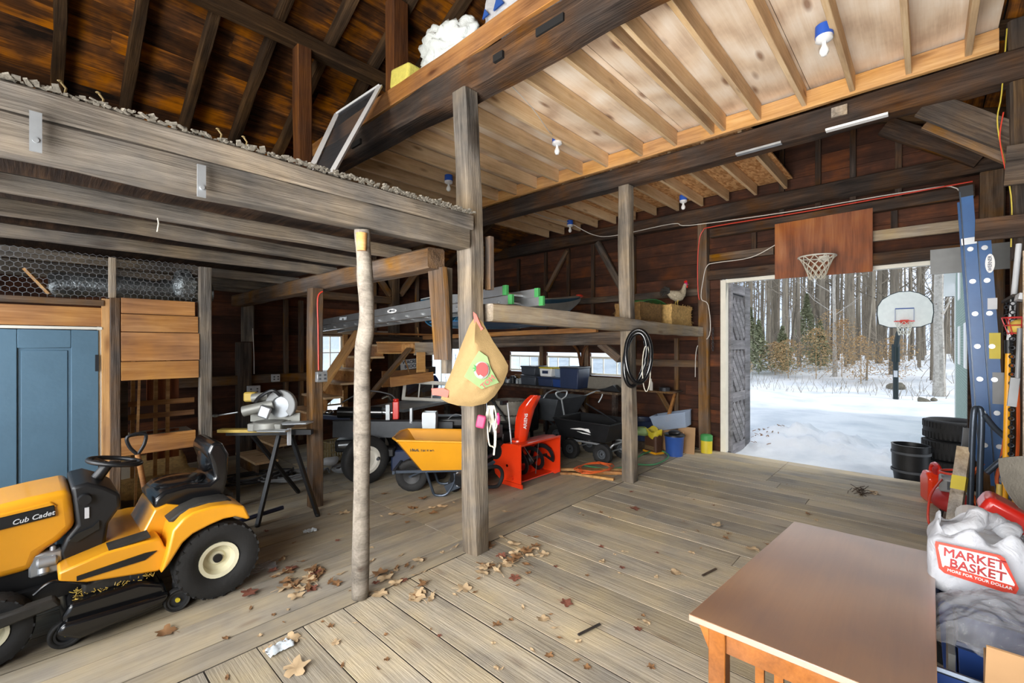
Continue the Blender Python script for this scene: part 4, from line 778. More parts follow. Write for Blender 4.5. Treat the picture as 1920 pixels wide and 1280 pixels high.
# ---- grey canvas barrow behind the wagon
t = thing('poly_barrow', 'grey-black poly dump cart with a bent tube handle behind the wagon', 'cart', (6.3, 4.9, 0))
A(tub(5.75, 6.65, 4.55, 5.2, .42, .82, .12), 'tub', 'darkgrey', bevel=.02); wheel(t, (5.85, 4.62, .2), (-1, 0, 0), .2, .09, .10, 'darkgrey', 16); wheel(t, (6.5, 4.62, .2), (1, 0, 0), .2, .09, .10, 'darkgrey', 16)
A(MB().bar((5.85, 4.62, .2), (6.5, 4.62, .2), .03, .03).bar((6.1, 4.7, .2), (6.1, 5.1, .43), .03, .03).bar((6.3, 4.7, .2), (6.3, 5.1, .43), .03, .03).bar((6.2, 5.15, .0), (6.2, 5.15, .42), .03, .03), 'frame', 'darksteel')
A(MB().tube(smooth([(6.62, 4.6, .80), (6.72, 4.4, .90), (6.75, 4.3, .85), (6.7, 4.35, .70)]), .013), 'bent_handle', 'galv'); A(MB().tube(smooth([(5.8, 4.9, .80), (5.85, 4.85, .90), (6.0, 4.8, .95), (6.15, 4.8, .90)]), .012), 'hoop', 'galv')
t.location.x += .28
# ---- black snow machine with red letters
t = thing('black_machine', 'black boxy machine with red letters between the stacked tires and the grey cart', 'machine', (5.55, 5.1, 0))
A(MB().box((5.45, 5.15, .52), (.5, .5, .5)), 'body', 'blackplastic', bevel=.05, seg=2); text('TT2', 'redlabel', None, (5.30, 4.895, .68), (pi/2, 0, 0), .10, .003); att([o for o in C.objects if o.name.startswith('lettering')][-1], t)
A(MB().bar((5.3, 5.0, 0), (5.3, 5.0, .3), .04, .04).bar((5.6, 5.0, 0), (5.6, 5.0, .3), .04, .04).bar((5.3, 5.3, 0), (5.3, 5.3, .3), .04, .04).bar((5.6, 5.3, 0), (5.6, 5.3, .3), .04, .04), 'legs', 'darksteel')
t.location = (5.84, 5.10, 0)
# ---- stack of chunky tires
for k in range(4):
    m = MB(); tire(m, (0, 0, 0), (0, 0, 1), .26, .22, .14, 30); o = m.build('atv_tire', 'dustyrubber', loc=(5.05+.01*k, 4.76-.01*k, .112+.225*k)); tag(o, ['lowest', 'second from the floor', 'third from the floor', 'topmost'][k] + ' chunky tire of the stack behind the snow blower', 'tire', 'tire stack behind the snow blower')
# ---- log splitter
t = thing('log_splitter', 'dark grey log splitter with a black cylinder, red valve and road wheels', 'log splitter', (3.4, 5.1, 0))
DX = V((.76, -.65, 0)); DY = V((.65, .76, 0)); O2 = V((2.90, 5.62, 0))
def K(a, b, c): return O2 + DX*a + DY*b + Z*c
A(MB().bar(K(-.2, 0, .74), K(1.35, 0, .70), .16, .012).bar(K(-.2, 0, .64), K(1.35, 0, .60), .012, .2).bar(K(-.2, 0, .54), K(1.35, 0, .50), .16, .012).bar(K(-.2, -.075, .64), K(1.35, -.075, .60), .006, .2), 'beam', 'darkgrey')
A(MB().cyl(K(-.15, 0, .85), K(.42, 0, .84), .075, n=20), 'cylinder', 'blackgloss'); A(MB().cyl(K(.42, 0, .84), K(.62, 0, .83), .03), 'piston_rod', 'steel')
A(MB().box(K(.50, 0, .85), (.05, .18, .2), (0, 0, -.7)), 'clamp_plate', 'galv'); A(MB().box(K(.60, -.02, .87), (.08, .09, .24), (0, 0, -.7)).cyl(K(.60, -.02, .99), K(.60, -.02, 1.02), .04), 'control_valve', 'red', bevel=.01)
A(MB().box(K(.80, 0, .80), (.03, .16, .2), (0, 0, -.7)), 'push_plate', 'galv'); A(MB().tube(smooth([K(.60, 0, 1.0), K(.5, .02, 1.08), K(.2, .02, 1.12), K(-.1, 0, .98)]), .012), 'hydraulic_hose', 'blackcord')
A(MB().tube(smooth([K(.55, -.04, 1.0), K(.5, -.05, 1.06), K(.42, -.05, 1.03)]), .016), 'fitting', 'chrome')
lb = A(MB().prism([(0, 0)]*3, 0, 0) if 0 else MB().bar(K(.06, -.082, .645), K(.28, -.082, .64), .006, .085), 'label_plate', 'redlabel'); A(MB().bar(K(.10, -.087, .645), K(.25, -.087, .642), .004, .03), 'label_mark', 'blackplastic', lb)
for b_, s_ in ((-.34, -1), (.34, 1)):
    wheel(t, K(.27, b_, .30), DY*s_ + DX*(.8 if s_ < 0 else -.8), .30, .15, .17, 'offwhite', 0)
A(MB().cyl(K(.42, -.34, .30), K(.42, .34, .30), .02).bar(K(.42, 0, .3), K(.42, 0, .52), .05, .05), 'axle', 'darksteel')
A(MB().box(K(.0, .05, .42), (.34, .3, .16), (0, 0, -.7)).box(K(.45, -.10, .34), (.3, .2, .12), (0, 0, -.7)), 'engine', 'blackplastic', bevel=.02); A(MB().cyl(K(-.1, -.12, .44), K(.1, -.14, .45), .05), 'engine_muffler', 'steel'); A(MB().box(K(.3, -.16, .47), (.11, .01, .05), (0, 0, -.7)), 'engine_label', 'label')
A(MB().box(K(.85, .05, .22), (.6, .4, .28), (0, 0, -.7)), 'oil_tank', 'navy', bevel=.02)
t = thing('tongue_jack', 'shiny trailer tongue jack and coupler left of the log splitter', 'jack', (2.75, 5.95, 0))
A(MB().bar((2.55, 6.0, .80), (2.95, 5.72, .74), .07, .05), 'tongue', 'navy'); A(MB().cyl((2.62, 5.95, .0), (2.62, 5.95, .86), .022).cyl((2.62, 5.95, .86), (2.55, 6.0, .86), .01), 'jack_tube', 'chrome'); A(MB().sph((2.74, 5.87, .84), (.06, .05, .035)), 'coupler', 'chrome')
# ---- snowmobile-like black machine with cables, seen between post and white tub
t = thing('trail_machine', 'black machine with white letters and hanging cables behind the wheelbarrow', 'machine', (4.5, 5.0, 0))
A(MB().box((3.97, 4.90, .68), (.62, .30, .16), (0, 0, -.82)), 'bar_cover', 'blackplastic', bevel=.05, seg=3); A(MB().box((4.2, 5.1, .34), (.8, .4, .5), (0, 0, -.82)), 'body', 'navy', bevel=.05, seg=2)
text('POLE', 'logo', None, (3.80, 4.885, .71), (pi/2-.1, 0, rad(-47)), .075, .003); att([o for o in C.objects if o.name.startswith('lettering')][-1], t)
text('ASOL', 'logo', None, (4.03, 4.645, .70), (pi/2-.1, 0, rad(-47)), .075, .003); att([o for o in C.objects if o.name.startswith('lettering')][-1], t)
A(MB().tube(smooth([(3.85, 4.75, .74), (3.95, 4.7, .8), (4.05, 4.62, .72), (4.0, 4.66, .5)]), .006), 'cable', 'greycord')
t = thing('white_tub', 'translucent white tapered plastic tub between log splitter and wheelbarrow', 'tub', (3.56, 4.76, .34), rad(-2))
MB().lathe([(0, 0), (.085, 0), (.125, .40), (.125, .50), (.118, .53), (.108, .53), (.115, .40), (.08, .01), (0, .008)], (0, 0, 0), (0, 0, 1), 4, False).build('tub', 'paper', t)
tag(MB().box((3.56, 4.76, .17), (.3, .3, .34)).build('dark_crate', 'blackplastic', bevel=.02), 'dark crate under the white tapered tub', 'crate')
def last(): return [o for o in C.objects if o.name.startswith('lettering')][-1]
def lastatt(p): att(last(), p)
# ================================================================= STAIRS
t = thing('staircase', 'steep wooden stairs with pale treads rising to the loft beside the window', 'stairs', (2.9, 6.9, 0))
for k in range(1, 10):
    z = .195*k - .01; x = 1.83 + .232*k; A(MB().bx(x-.03, x+.25, 6.48, 7.32, z-.03, z), 'tread', 'pine'); A(MB().bx(x+.0, x+.022, 6.52, 7.30, z-.195, z-.03), 'riser', 'pineorange' if k > 3 else 'brownpost')
poly = []
for k in range(1, 10): poly += [(1.83+.232*k+.01, .195*k-.235), (1.83+.232*k+.01, .195*k-.04)]
poly += [(4.2, 1.70), (4.25, 1.60), (4.1, 1.35), (2.4, .0), (2.07, 0)]
A(MB().prism(poly, 7.26, 7.29), 'stringer', 'pineorange')
timber('diagonal_plank', (2.80, 6.3, 1.10), (3.42, 6.3, 1.98), .05, .24, 'pinefresh', 'broad pale diagonal plank in front of the bright window by the stairs', 'plank', up=(0, 1, 0))
bpy.data.objects['diagonal_plank'].rotation_mode = 'XYZ'
timber('diagonal_plank', (3.15, 6.05, .70), (4.12, 6.05, 1.68), .05, .10, 'brownpost', 'narrow brown diagonal brace in front of the upper stairs', 'plank', up=(0, 1, 0))
bx_ = thing('open_box', 'open-fronted wooden box step at the head of the stairs', 'box', (4.1, 6.3, 1.62))
A2 = lambda m, n, mt, p, **k: att(m.build(n, mt, **k), p)
A2(MB().bx(3.80, 4.35, 6.1, 6.5, 1.765, 1.79).bx(3.80, 4.30, 6.12, 6.5, 1.60, 1.62).bx(4.24, 4.26, 6.1, 6.5, 1.6, 1.765).bx(3.8, 4.25, 6.46, 6.48, 1.62, 1.765), 'case', 'pinefresh', bx_); A2(MB().bx(4.26, 4.75, 6.1, 6.13, 1.57, 1.78), 'face_board', 'greylight', bx_)
tag(MB().bx(4.22, 4.38, 5.98, 6.0, 1.30, 1.62).build('wall_board', 'pinefresh'), 'short pale upright board under the stair head', 'board')
tag(MB().bar((3.75, 6.0, 1.17), (4.55, 6.0, 1.22), .03, .15).build('wall_board', 'pineorange'), 'orange horizontal board above the old window sash', 'board')
tag(MB().bx(4.45, 5.5, 7.4, 7.42, .95, 1.25).build('wall_board', 'pineorange'), 'orange board behind the snow shovels', 'board')
# sign
t = thing('road_sign', 'small white sign with dark blue letters on the wall girt', 'sign', (5.32, 7.80, 1.34), rot=(0, rad(-4), 0))
MB().bx(-.22, .22, -.008, .008, -.10, .10).build('plate', 'logo', t, bevel=.003)
text('WACRES', 'navy', t, (.02, -.011, .045), (pi/2, 0, 0), .10, .002); text('BROOK', 'navy', t, (.04, -.011, -.045), (pi/2, 0, 0), .10, .002)
# bench with old sash
t = thing('work_table', 'long grey-topped workbench behind the log splitter', 'workbench', (4.6, 6.1, 0), math.atan2(.55, 1.9))
MB().bx(-1.05, 1.0, -.3, .4, .77, .81).build('bench_top', 'galv', t)
for x in (-.95, .9):
    for y in (-.22, .32): MB().bx(x-.04, x+.04, y-.04, y+.04, 0, .77).build('leg', 'greydark', t)
MB().bx(-.9, .9, -.2, .3, .25, .28).build('lower_shelf', 'greydark', t)
t = thing('old_sash', 'old cream window sash with three panes leaning on the workbench', 'window sash', (4.32, 5.92, .84), rot=(rad(-32), rad(4), rad(-38)))
MB().bx(-.36, .36, -.015, .015, 0, .05).bx(-.36, .36, -.015, .015, .30, .36).bx(-.36, -.31, -.015, .015, .05, .30).bx(.31, .36, -.015, .015, .05, .30).build('frame', 'offwhite', t, bevel=.003)
MB().bx(-.11, -.09, -.012, .012, .05, .30).bx(.10, .12, -.012, .012, .05, .30).build('muntins', 'offwhite', t); MB().bx(-.31, .31, -.002, .002, .05, .3).build('panes', 'glass', t)
# snow shovels
for k, (x, c_, h) in enumerate(((4.95, 'navy', .9), (5.25, 'binblue', 1.0), (5.10, 'darkgrey', 1.5))):
    t = thing('snow_shovel', ['dark blue snow shovel blade', 'bright blue snow shovel blade', 'grey-bladed snow shovel with the longest stick'][k] + ' leaning behind the workbench', 'snow shovel', (x, 7.05-.05*k, .85), rot=(rad(-12), rad(-14+8*k), rad(10)), group='snow shovels behind the workbench')
    MB().grid(lambda u, v: (-.22+.44*u, -.06*sin(v*pi), .02+.26*v), 4, 8, .006).build('blade', c_, t); MB().cyl((0, 0, .25), (0, .0, .35+h*.6), .012).build('shaft', 'pinefresh', t)
for k in range(5):
    tag(MB().tube([(5.35+.09*k, 7.5, .86), (5.20+.09*k, 7.62, 1.22)], .012).build('tool_handle', 'greylight'), 'one of the leaning grey tool handles left of the translucent panel', 'tool handle', 'tool handles by the translucent panel')
# bare branches seen against the translucent panel
m = MB(); random.seed(21)
for k in range(14):
    x = 6.05 + .055*k; P = [(x, 7.55, .55)]
    for q in range(5): P.append((P[-1][0]+random.uniform(-.05, .05), 7.5+random.uniform(-.03, .03), P[-1][2]+.21))
    m.tube(P, [.006, .006, .005, .004, .003, .002], 5)
    for q in range(2): p = V(P[2+q]); m.tube([p, p+V((random.uniform(-.13, .13), 0, .16))], .0025, 4)
tag(m.build('dry_branches', 'darkgrey'), 'bare dry branches standing before the translucent panel', 'branches', kind='stuff')
# ================================================================= EAST WORKBENCH
t = thing('wall_bench', 'long dark workbench under the three low windows', 'workbench', (7.3, 5.4, 0))
A2(MB().bx(6.98, 7.50, 3.95, 7.3, .86, .90), 'bench_top', 'greydark', t)
for y in (4.05, 5.6, 7.1): A2(MB().bx(7.0, 7.08, y-.04, y+.04, 0, .86), 'leg', 'brownbeam', t)
A2(MB().bar((7.05, 5.0, .82), (7.05, 4.55, .35), .05, .05), 'brace', 'brownpost', t)
GB2 = 'storage boxes on the workbench'
def tote(name, x, y, z, dx, dy, dz, mat, lid, lab, cat='storage box', rz=0, g=GB2):
    t = thing(name, lab, cat, (x, y, z), rz, g); MB().prism([(-dy/2+.02, 0), (dy/2-.02, 0), (dy/2, dz-.03), (-dy/2, dz-.03)], -dx/2+.01, dx/2-.01, 'yz').build('box', mat, t, bevel=.015, seg=2)
    MB().bx(-dx/2-.008, dx/2+.008, -dy/2-.008, dy/2+.008, dz-.03, dz).build('lid', lid, t, bevel=.008); return t
tote('storage_box', 7.28, 6.12, .90, .4, .42, .20, 'totegrey', 'totegrey', 'grey storage box, lower left of the stack on the bench')
tote('storage_box', 7.28, 6.12, 1.105, .4, .40, .19, 'totegrey', 'totegrey', 'grey storage box on top at the left of the bench stack')
tote('storage_box', 7.28, 5.66, .90, .4, .40, .19, 'navy', 'navy', 'dark blue storage box under the white box')
tote('storage_box', 7.28, 5.68, 1.095, .34, .32, .19, 'logo', 'labelyellow', 'white box with a dark print and a yellow-green lid on the bench')
MB().bx(-.18, -.165, -.07, .07, .06, .12).build('print', 'navy', C.objects[[o.name for o in C.objects if o.name.startswith('storage_box')][-1]])
tote('storage_box', 7.26, 5.36, .90, .4, .22, .19, 'binblue', 'navy', 'small blue storage box between the dark boxes')
tote('storage_box', 7.26, 5.34, 1.095, .34, .2, .2, 'cleartote', 'labelyellow', 'clear box with a pale lid, second from the right in the stack')
tote('storage_box', 7.2, 5.02, .90, .42, .44, .42, 'navy', 'totegrey', 'tall dark blue storage box at the right of the bench stack')
tag(MB().box((7.3, 4.05+.35, 1.02), (.02, .75, .22), (0, rad(12), 0)).build('plastic_sheet', 'canvas'), 'pale folded sheet leaning on the wall at the right end of the bench', 'sheet')
tag(MB().prism([(3.95, .91), (4.1, 1.02), (4.25, .96), (4.45, .92)], 7.05, 7.2, 'yz').build('black_cover', 'blackplastic'), 'black crumpled cover lying on the right end of the bench', 'cover')
tag(MB().box((7.5, 6.6, 1.0), (.05, .5, .14)).build('wooden_tray', 'brownpost'), 'brown wooden tray under the left low window', 'tray')
for k, (y, mt, r_, h) in enumerate(((6.42, 'jar', .05, .12), (6.52, 'steel', .04, .1), (6.65, 'blackplastic', .07, .16), (6.8, 'galv', .05, .08), (6.95, 'darkgrey', .08, .14))):
    tag(MB().lathe([(r_, 0), (r_, h*.8), (r_*.7, h*.9), (r_*.7, h), (0, h)], (7.2, y, .90), n=16).build('bench_jar', mt), ['glass jar next to the grey storage boxes', 'small steel tin left of the glass jar', 'black round pot on the left of the bench', 'low zinc tin at the left of the bench', 'dark grey canister at the far left of the bench'][k], 'jar', 'jars and tins at the left of the bench')
# brown hanging tool (hame) between windows
tag(MB().tube(smooth([(7.6, 5.35, 1.75), (7.58, 5.2, 1.60), (7.6, 5.14, 1.30), (7.58, 5.08, 1.60), (7.6, 4.95, 1.78)]), .03).build('horse_collar', 'postorange'), 'reddish wooden harness piece hanging between the low windows', 'harness')
# shelf in the corner beside post
t = thing('corner_shelf', 'small wooden shelf with braces right of the inner tubes', 'shelf', (7.45, 3.35, .93)); A2(MB().bx(7.2, 7.66, 3.1, 3.9, .93, .955), 'board', 'brownpost', t); A2(MB().bar((7.62, 3.2, .93), (7.25, 3.2, .45), .04, .05), 'bracket', 'pineorange', t)
tag(MB().lathe([(.03, 0), (.03, .13), (.012, .16), (.012, .2), (0, .2)], (7.3, 3.5, .955), n=14).build('bottle', 'offwhite'), 'small pale bottle standing on the corner shelf', 'bottle')
tag(MB().lathe([(.09, 0), (.09, .06), (0, .07)], (7.35, 3.28, .955), n=18).build('round_tin', 'darksteel'), 'dark round tin on the corner shelf', 'tin')
# things right of the tube post
t = thing('clear_tote', 'clear plastic tote tipped up on a cardboard box right of the tube post', 'storage box', (7.30, 3.10, .36), rot=(rad(-13), 0, rad(8)))
A3 = lambda m, n, mt, p, **k: m.build(n, mt, p, **k)
m = tub(-.2, .2, -.29, .29, 0, .24, .03, .006); m.build('tub', 'cleartote', t, bevel=.02, seg=2); MB().tube([(-.2, -.29, .24), (.2, -.29, .24), (.2, .29, .24), (-.2, .29, .24)], .012, 6, True, False).build('rim', 'cleartote', t)
tag(MB().box((7.32, 3.16, .17), (.36, .5, .34), (0, 0, .1)).build('cardboard_box', 'cardboard', bevel=.004), 'brown cardboard box under the tipped clear tote', 'box')
tag(MB().box((7.22, 2.86, .20), (.02, .26, .42), (rad(0), rad(14), .2)).build('cardboard_flap', 'cardboard'), 'flat piece of cardboard leaning behind the blue bucket', 'cardboard')
tag(MB().box((7.02, 3.0, .385), (.12, .14, .10)).build('small_box', 'tan'), 'small tan box between bucket and clear tote', 'box') if 0 else None
t = thing('blue_bucket', 'blue plastic bucket with a black lid', 'bucket', (6.92, 2.93, 0)); MB().lathe([(0, 0), (.125, 0), (.145, .29), (.155, .30), (.155, .33), (.145, .33), (.12, .02), (0, .02)]).build('pail', 'blue', t); MB().lathe([(0, .34), (.15, .34), (.16, .33), (.16, .31), (.15, .31)]).sph((0, 0, .36), (.11, .09, .035)).build('lid', 'blackplastic', t)
t = thing('soil_sack', 'brown and yellow paper sack with a rolled open top beside the blue bucket', 'sack', (6.88, 3.26, 0), rad(-20)); MB().box((0, 0, .15), (.17, .28, .30)).jit(.02, 6).build('sack', 'brownbag', t, bevel=.04, seg=3); MB().box((0, 0, .012), (.18, .29, .035)).build('yellow_band', 'yellow2', t); MB().grid(lambda u, v: ((.09+.02*v)*cos(2*pi*u), (.14+.03*v)*sin(2*pi*u), .27+.10*v+.03*sin(u*19)), 24, 4, .004).jit(.02, 12).build('torn_top', 'labelyellow', t)
for k in range(3): MB().bx(-.092, -.088, -.10, .10, .06+.022*k, .068+.022*k).build('print_line', 'tan', t)
tag(MB().lathe([(0, 0), (.09, 0), (.12, .05), (.08, .12), (0, .10)], (6.82, 3.42, .27), n=14).jit(.03, 9).build('green_bundle', 'greenlabel'), 'crumpled green and white plastic bundle on top of the sack', 'bundle')
tag(MB().lathe([(0, 0), (.22, 0), (.28, .32), (.3, .34), (.27, .33), (.2, .03), (0, .03)], (7.20, 3.66, .12), n=28).build('planter_pot', 'navy'), 'wide dark blue pot behind the sack', 'pot')
tag(MB().box((7.2, 3.66, .06), (.5, .5, .12)).build('wood_block', 'greydark'), 'dark wooden block under the wide pot', 'block')
t = thing('seed_canister', 'small yellow canister with a green lid by the door post', 'canister', (7.44, 2.62, 0)); MB().lathe([(0, 0), (.085, 0), (.088, .20), (0, .20)]).build('body', 'labelyellow', t); MB().lathe([(.092, .2), (.092, .28), (.07, .295), (0, .295)]).build('lid', 'green', t)
wire('garden_hose', smooth([(5.95, 3.1, .02), (6.1, 2.9, .02), (6.45, 2.88, .02), (6.75, 2.95, .03), (6.9, 3.15, .04), (6.7, 3.3, .02), (6.3, 3.25, .02), (5.7, 3.15, .02), (5.45, 3.3, .02), (5.4, 3.6, .02)]), .011, 'hosegreen', 'green garden hose looping behind the tube post', 'hose')
for k, (p, q, mt) in enumerate((((4.95, 3.55, .02), (5.1, 2.95, .02), 'pinefresh'), ((4.85, 3.62, .02), (5.45, 2.98, .02), 'pineorange'), ((5.0, 3.75, .018), (5.6, 3.05, .018), 'pinefresh'), ((5.05, 3.5, .05), (5.35, 2.95, .05), 'pineorange'))):
    tag(MB().bar(p, q, .05, .03).build('wood_strip', mt), ['pale wood strip on the floor nearest the snow blower', 'orange wood strip lying toward the tube post', 'long pale wood strip lying behind the others', 'orange wood strip lying on top of the others'][k], 'wood strip', 'wood strips on the floor by the snow blower')
P = [(5.2+.3*cos(i*.5)*(1+.2*sin(i*1.3)), 3.3+.2*sin(i*.5+.3*sin(i*.2)), .075+.002*(i % 12)) for i in range(70)]
wire('extension_cord', P, .005, 'orangecord', 'orange extension cord lying on the wood strips by the snow blower')
# ================================================================= LOFT THINGS
t = thing('aluminium_ladder', 'long aluminium extension ladder with green end caps lying over the loft beams', 'ladder', (3.2, 4.7, 2.1))
XA, XB = 2.98, 3.34
for n_, (x0, ya, yb, dz) in enumerate(((XA, 2.84, 7.1, 0), (XB, 2.76, 7.0, -.0), (XA+.03, 2.80, 6.9, -.085), (XB-.03, 2.68, 6.8, -.085))):
    z0 = 2.245 + dz; za, zb = z0, z0 - .045*(yb-ya)
    r_ = A(MB().bar((x0, ya, za), (x0, yb, zb), .024, .082), 'rail', 'alu')
    A(MB().bar((x0, ya-.02, za), (x0, ya+.03, za), .03, .09), 'end_cap', 'green', r_)
m = MB()
for k in range(13):
    for dz in (0, -.085): y = 2.95+.3*k; z = 2.245+dz-.045*(y-2.6); A(MB().cyl((XA-.0135, y, z), (XB+.0135, y, z), .016, n=8), 'rung', 'alu')
mm = A(MB().prism([(4.72+.10*cos(a_), 2.148+.025*sin(a_)) for a_ in [rad(x) for x in range(0, 360, 20)]], XA-.0135, XA-.0125, 'yz'), 'oval_sticker', 'logo'); A(MB().bx(XA-.0135, XA-.0125, 5.85, 6.05, 2.085, 2.125), 'warning_sticker', 'paper')
text('WERNER', 'darkgrey', None, (XA-.015, 4.72, 2.148), (pi/2, 0, rad(-90)), .036, .001); lastatt(t)
# boat
t = thing('small_boat', 'grey-topped blue-bottomed boat with a red bow tip lying on the loft', 'boat', (5.5, 4.3, 2.0), 0)
def hull(u, v):
    w_ = .40*min(1, (1-u)*2.2)**.6; a_ = pi*v; top = 2.34+.24*u*u; keel = 1.955+.6*u**4
    return V((3.55+3.05*u + .06*(sin(a_))*0, 4.55-.05*u + w_*cos(a_), top - (top-keel)*abs(sin(a_))**.6))
A(MB().grid(hull, 26, 16, .012), 'hull', 'boatblue'); A(MB().grid(lambda u, v: V(hull(u, 0))*(1-v) + V(hull(u, 1))*v + V((0, 0, .02*sin(pi*v))), 26, 6, .012), 'deck', 'boat')
A(MB().grid(lambda u, v: V(hull(u, .985-.14*v)) + V((0, -.012, 0)), 26, 3, .006), 'side_band', 'boat'); A(MB().sph((6.60, 4.5, 2.60), (.09, .05, .03)), 'bow_tip', 'redcord')
tag(MB().grid(lambda u, v: (2.95+1.5*u, 3.05+.9*v, 1.99-.03*sin(u*3)+.02*noise.noise(V((u*6, v*6, 0)))), 16, 8, .01).build('blue_tarp', 'tarp'), 'blue tarp stretched behind the left part of the pale loft beam', 'tarp')
tag(MB().box((6.0, 3.7, 2.05), (1.4, .6, .08)).jit(.02, 3).build('blue_tarp', 'tarp'), 'dark blue folded tarp behind the pale loft beam near the tube post', 'tarp')
# hay bales and rooster
def bale(x, y, z, dx, dy, dz, mat, lab, rz=0):
    t = thing('hay_bale', lab, 'hay bale', (x, y, z), rz, 'hay bales on the loft'); m = MB(); n = 9
    for ax, s_ in ((0, -1), (0, 1), (1, -1), (1, 1), (2, -1), (2, 1)):
        def f(u, v): p = [0, 0, 0]; p[ax] = s_*.5; p[(ax+1) % 3] = u-.5; p[(ax+2) % 3] = v-.5; return V((p[0]*dx, p[1]*dy, p[2]*dz+dz/2))
        m.grid(f, 12, 10)
    for p in m.v: p += noise.noise_vector(p*9)*.018
    m.build('bale', mat, t); s_ = MB()
    for k in range(420):
        ax = random.choice((0, 1, 1, 1, 2, 2)); p = [random.uniform(-.5, .5)*dx, random.uniform(-.5, .5)*dy, random.uniform(0, 1)*dz]
        if ax == 0: p[0] = random.choice((-1, 1))*dx/2
        elif ax == 1: p[1] = random.choice((-1, 1))*dy/2
        else: p[2] = dz
        p = V(p); d = V((random.uniform(-1, 1), random.uniform(-1, 1), random.uniform(-1, .8)))*.045; s_.bar(p-d*.3, p+d, .0035, .0025)
    o = s_.build('loose_straw', mat, t); o['kind'] = 'stuff'; return t
bale(7.08, 3.08, 2.05, .80, .42, .31, 'hay', 'golden hay bale the rooster stands on'); bale(6.15, 3.14, 2.06, .70, .40, .28, 'haydark', 'darker hay bale just right of the tube post')
tag(MB().grid(lambda u, v: (6.05+.75*u, 3.0+.35*v, 2.375+.05*sin(pi*u)+.01*sin(v*9)), 12, 5, .008).build('green_cover', 'green'), 'green cover with an orange edge lying on the darker hay bale', 'cover')
t = thing('rooster', 'speckled rooster with a red comb standing on the golden hay bale', 'rooster', (7.10, 3.05, 2.37), rad(-38), rot=None)
# body: local x = forward (image right)
bd = MB(); prof = [(-.17, .235, .012), (-.13, .225, .045), (-.07, .195, .075), (0, .175, .088), (.06, .185, .085), (.10, .22, .065), (.125, .27, .042), (.135, .31, .032), (.145, .345, .030), (.155, .37, .026), (.16, .39, .012)]
vs = []; n = 14
for i, (x, z, r_) in enumerate(prof):
    j0, j1 = prof[max(i-1, 0)], prof[min(i+1, len(prof)-1)]; d = V((j1[0]-j0[0], 0, j1[1]-j0[1])).normalized(); u = V((-d.z, 0, d.x))
    for k in range(n): a_ = 2*pi*k/n; vs.append(V((x, 0, z)) + u*(r_*cos(a_)) + V((0, r_*.8*sin(a_), 0)))
bd.add(vs, [(i*n+k, i*n+(k+1) % n, (i+1)*n+(k+1) % n, (i+1)*n+k) for i in range(len(prof)-1) for k in range(n)] + [list(range(n)), list(range(n*(len(prof)-1), n*len(prof)))[::-1]], True)
bd.jit(.004, 40).build('body', 'bird', t)
MB().sph((.168, 0, .375), (.03, .024, .028)).build('face', 'pink', t); MB().prism([(.14, .39), (.135, .425), (.150, .41), (.158, .44), (.170, .415), (.180, .435), (.187, .40), (.195, .385)], -.005, .005).sph((.185, 0, .335), (.014, .008, .024)).build('comb_and_wattle', 'red', t)
MB().tube([(.19, 0, .375), (.215, 0, .365)], [.009, .001], 6).build('beak', 'sawyellow', t); MB().sph((.180, -.023, .38), .004, 8, 6).sph((.18, .023, .38), .004, 8, 6).build('eye', 'blackgloss', t)
tl = MB()
for k in range(9): a_ = rad(95+k*11); p = V((-.13, random.uniform(-.02, .02), .22)); tl.tube([p, p+V((cos(a_)*.08, 0, sin(a_)*.08)), p+V((cos(a_+.5)*.16, random.uniform(-.02, .02), sin(a_+.5)*.13))], [.016, .018, .004], 6)
tl.build('tail', 'birddark', t)
for s_ in (-1, 1): MB().sph((-.01, s_*.062, .195), (.085, .018, .05), 14, 8, (0, rad(12), 0)).build('wing', 'birddark' if 0 else 'bird', t)
for s_ in (-1, 1): MB().tube([(.01, s_*.03, .12), (0, s_*.032, .06), (.01, s_*.032, .008)], [.014, .006, .006], 7).tube([(.01, s_*.032, .006), (.045, s_*.045, .004)], .004, 5).tube([(.01, s_*.032, .006), (.048, s_*.03, .004)], .004, 5).tube([(.01, s_*.032, .006), (-.02, s_*.032, .004)], .004, 5).build('leg', 'sawyellow', t)
t.location = (7.12, 2.98, 2.35); t.scale = (1.0,)*3
# ================================================================= HUNG THINGS
t = thing('inner_tubes', '', '') if 0 else None
for k, (c_, a_, b_, tilt, lab) in enumerate((((5.08, 2.60, 1.60), .155, .325, 0, 'bicycle inner tube hanging on the post, the rounder front one'), ((5.10, 2.655, 1.56), .13, .33, .14, 'bicycle inner tube hanging behind the front one, tilted'))):
    c_ = V(c_); rr = V((.68, -.733, 0)); m = MB(); m.tube([c_ + rr*(a_*cos(x)+tilt*.6*sin(x)*.5) + Z*(b_*sin(x)) + V((-.5, -.5, 0))*(.03*sin(x*2)) for x in [2*pi*i/48 for i in range(48)]], .026, 10, True)
    tag(m.build('inner_tube', 'blackgloss'), lab, 'inner tube', 'inner tubes on the post')
wire('rope_loop', [V((5.12, 2.58, 1.45)) + V((.68, -.733, 0))*(.05*cos(a_)+.06) + Z*(.28*sin(a_)) for a_ in [2*pi*i/30 for i in range(31)]], .006, 'rope', 'thin pale rope loop hanging inside the inner tubes', 'rope')
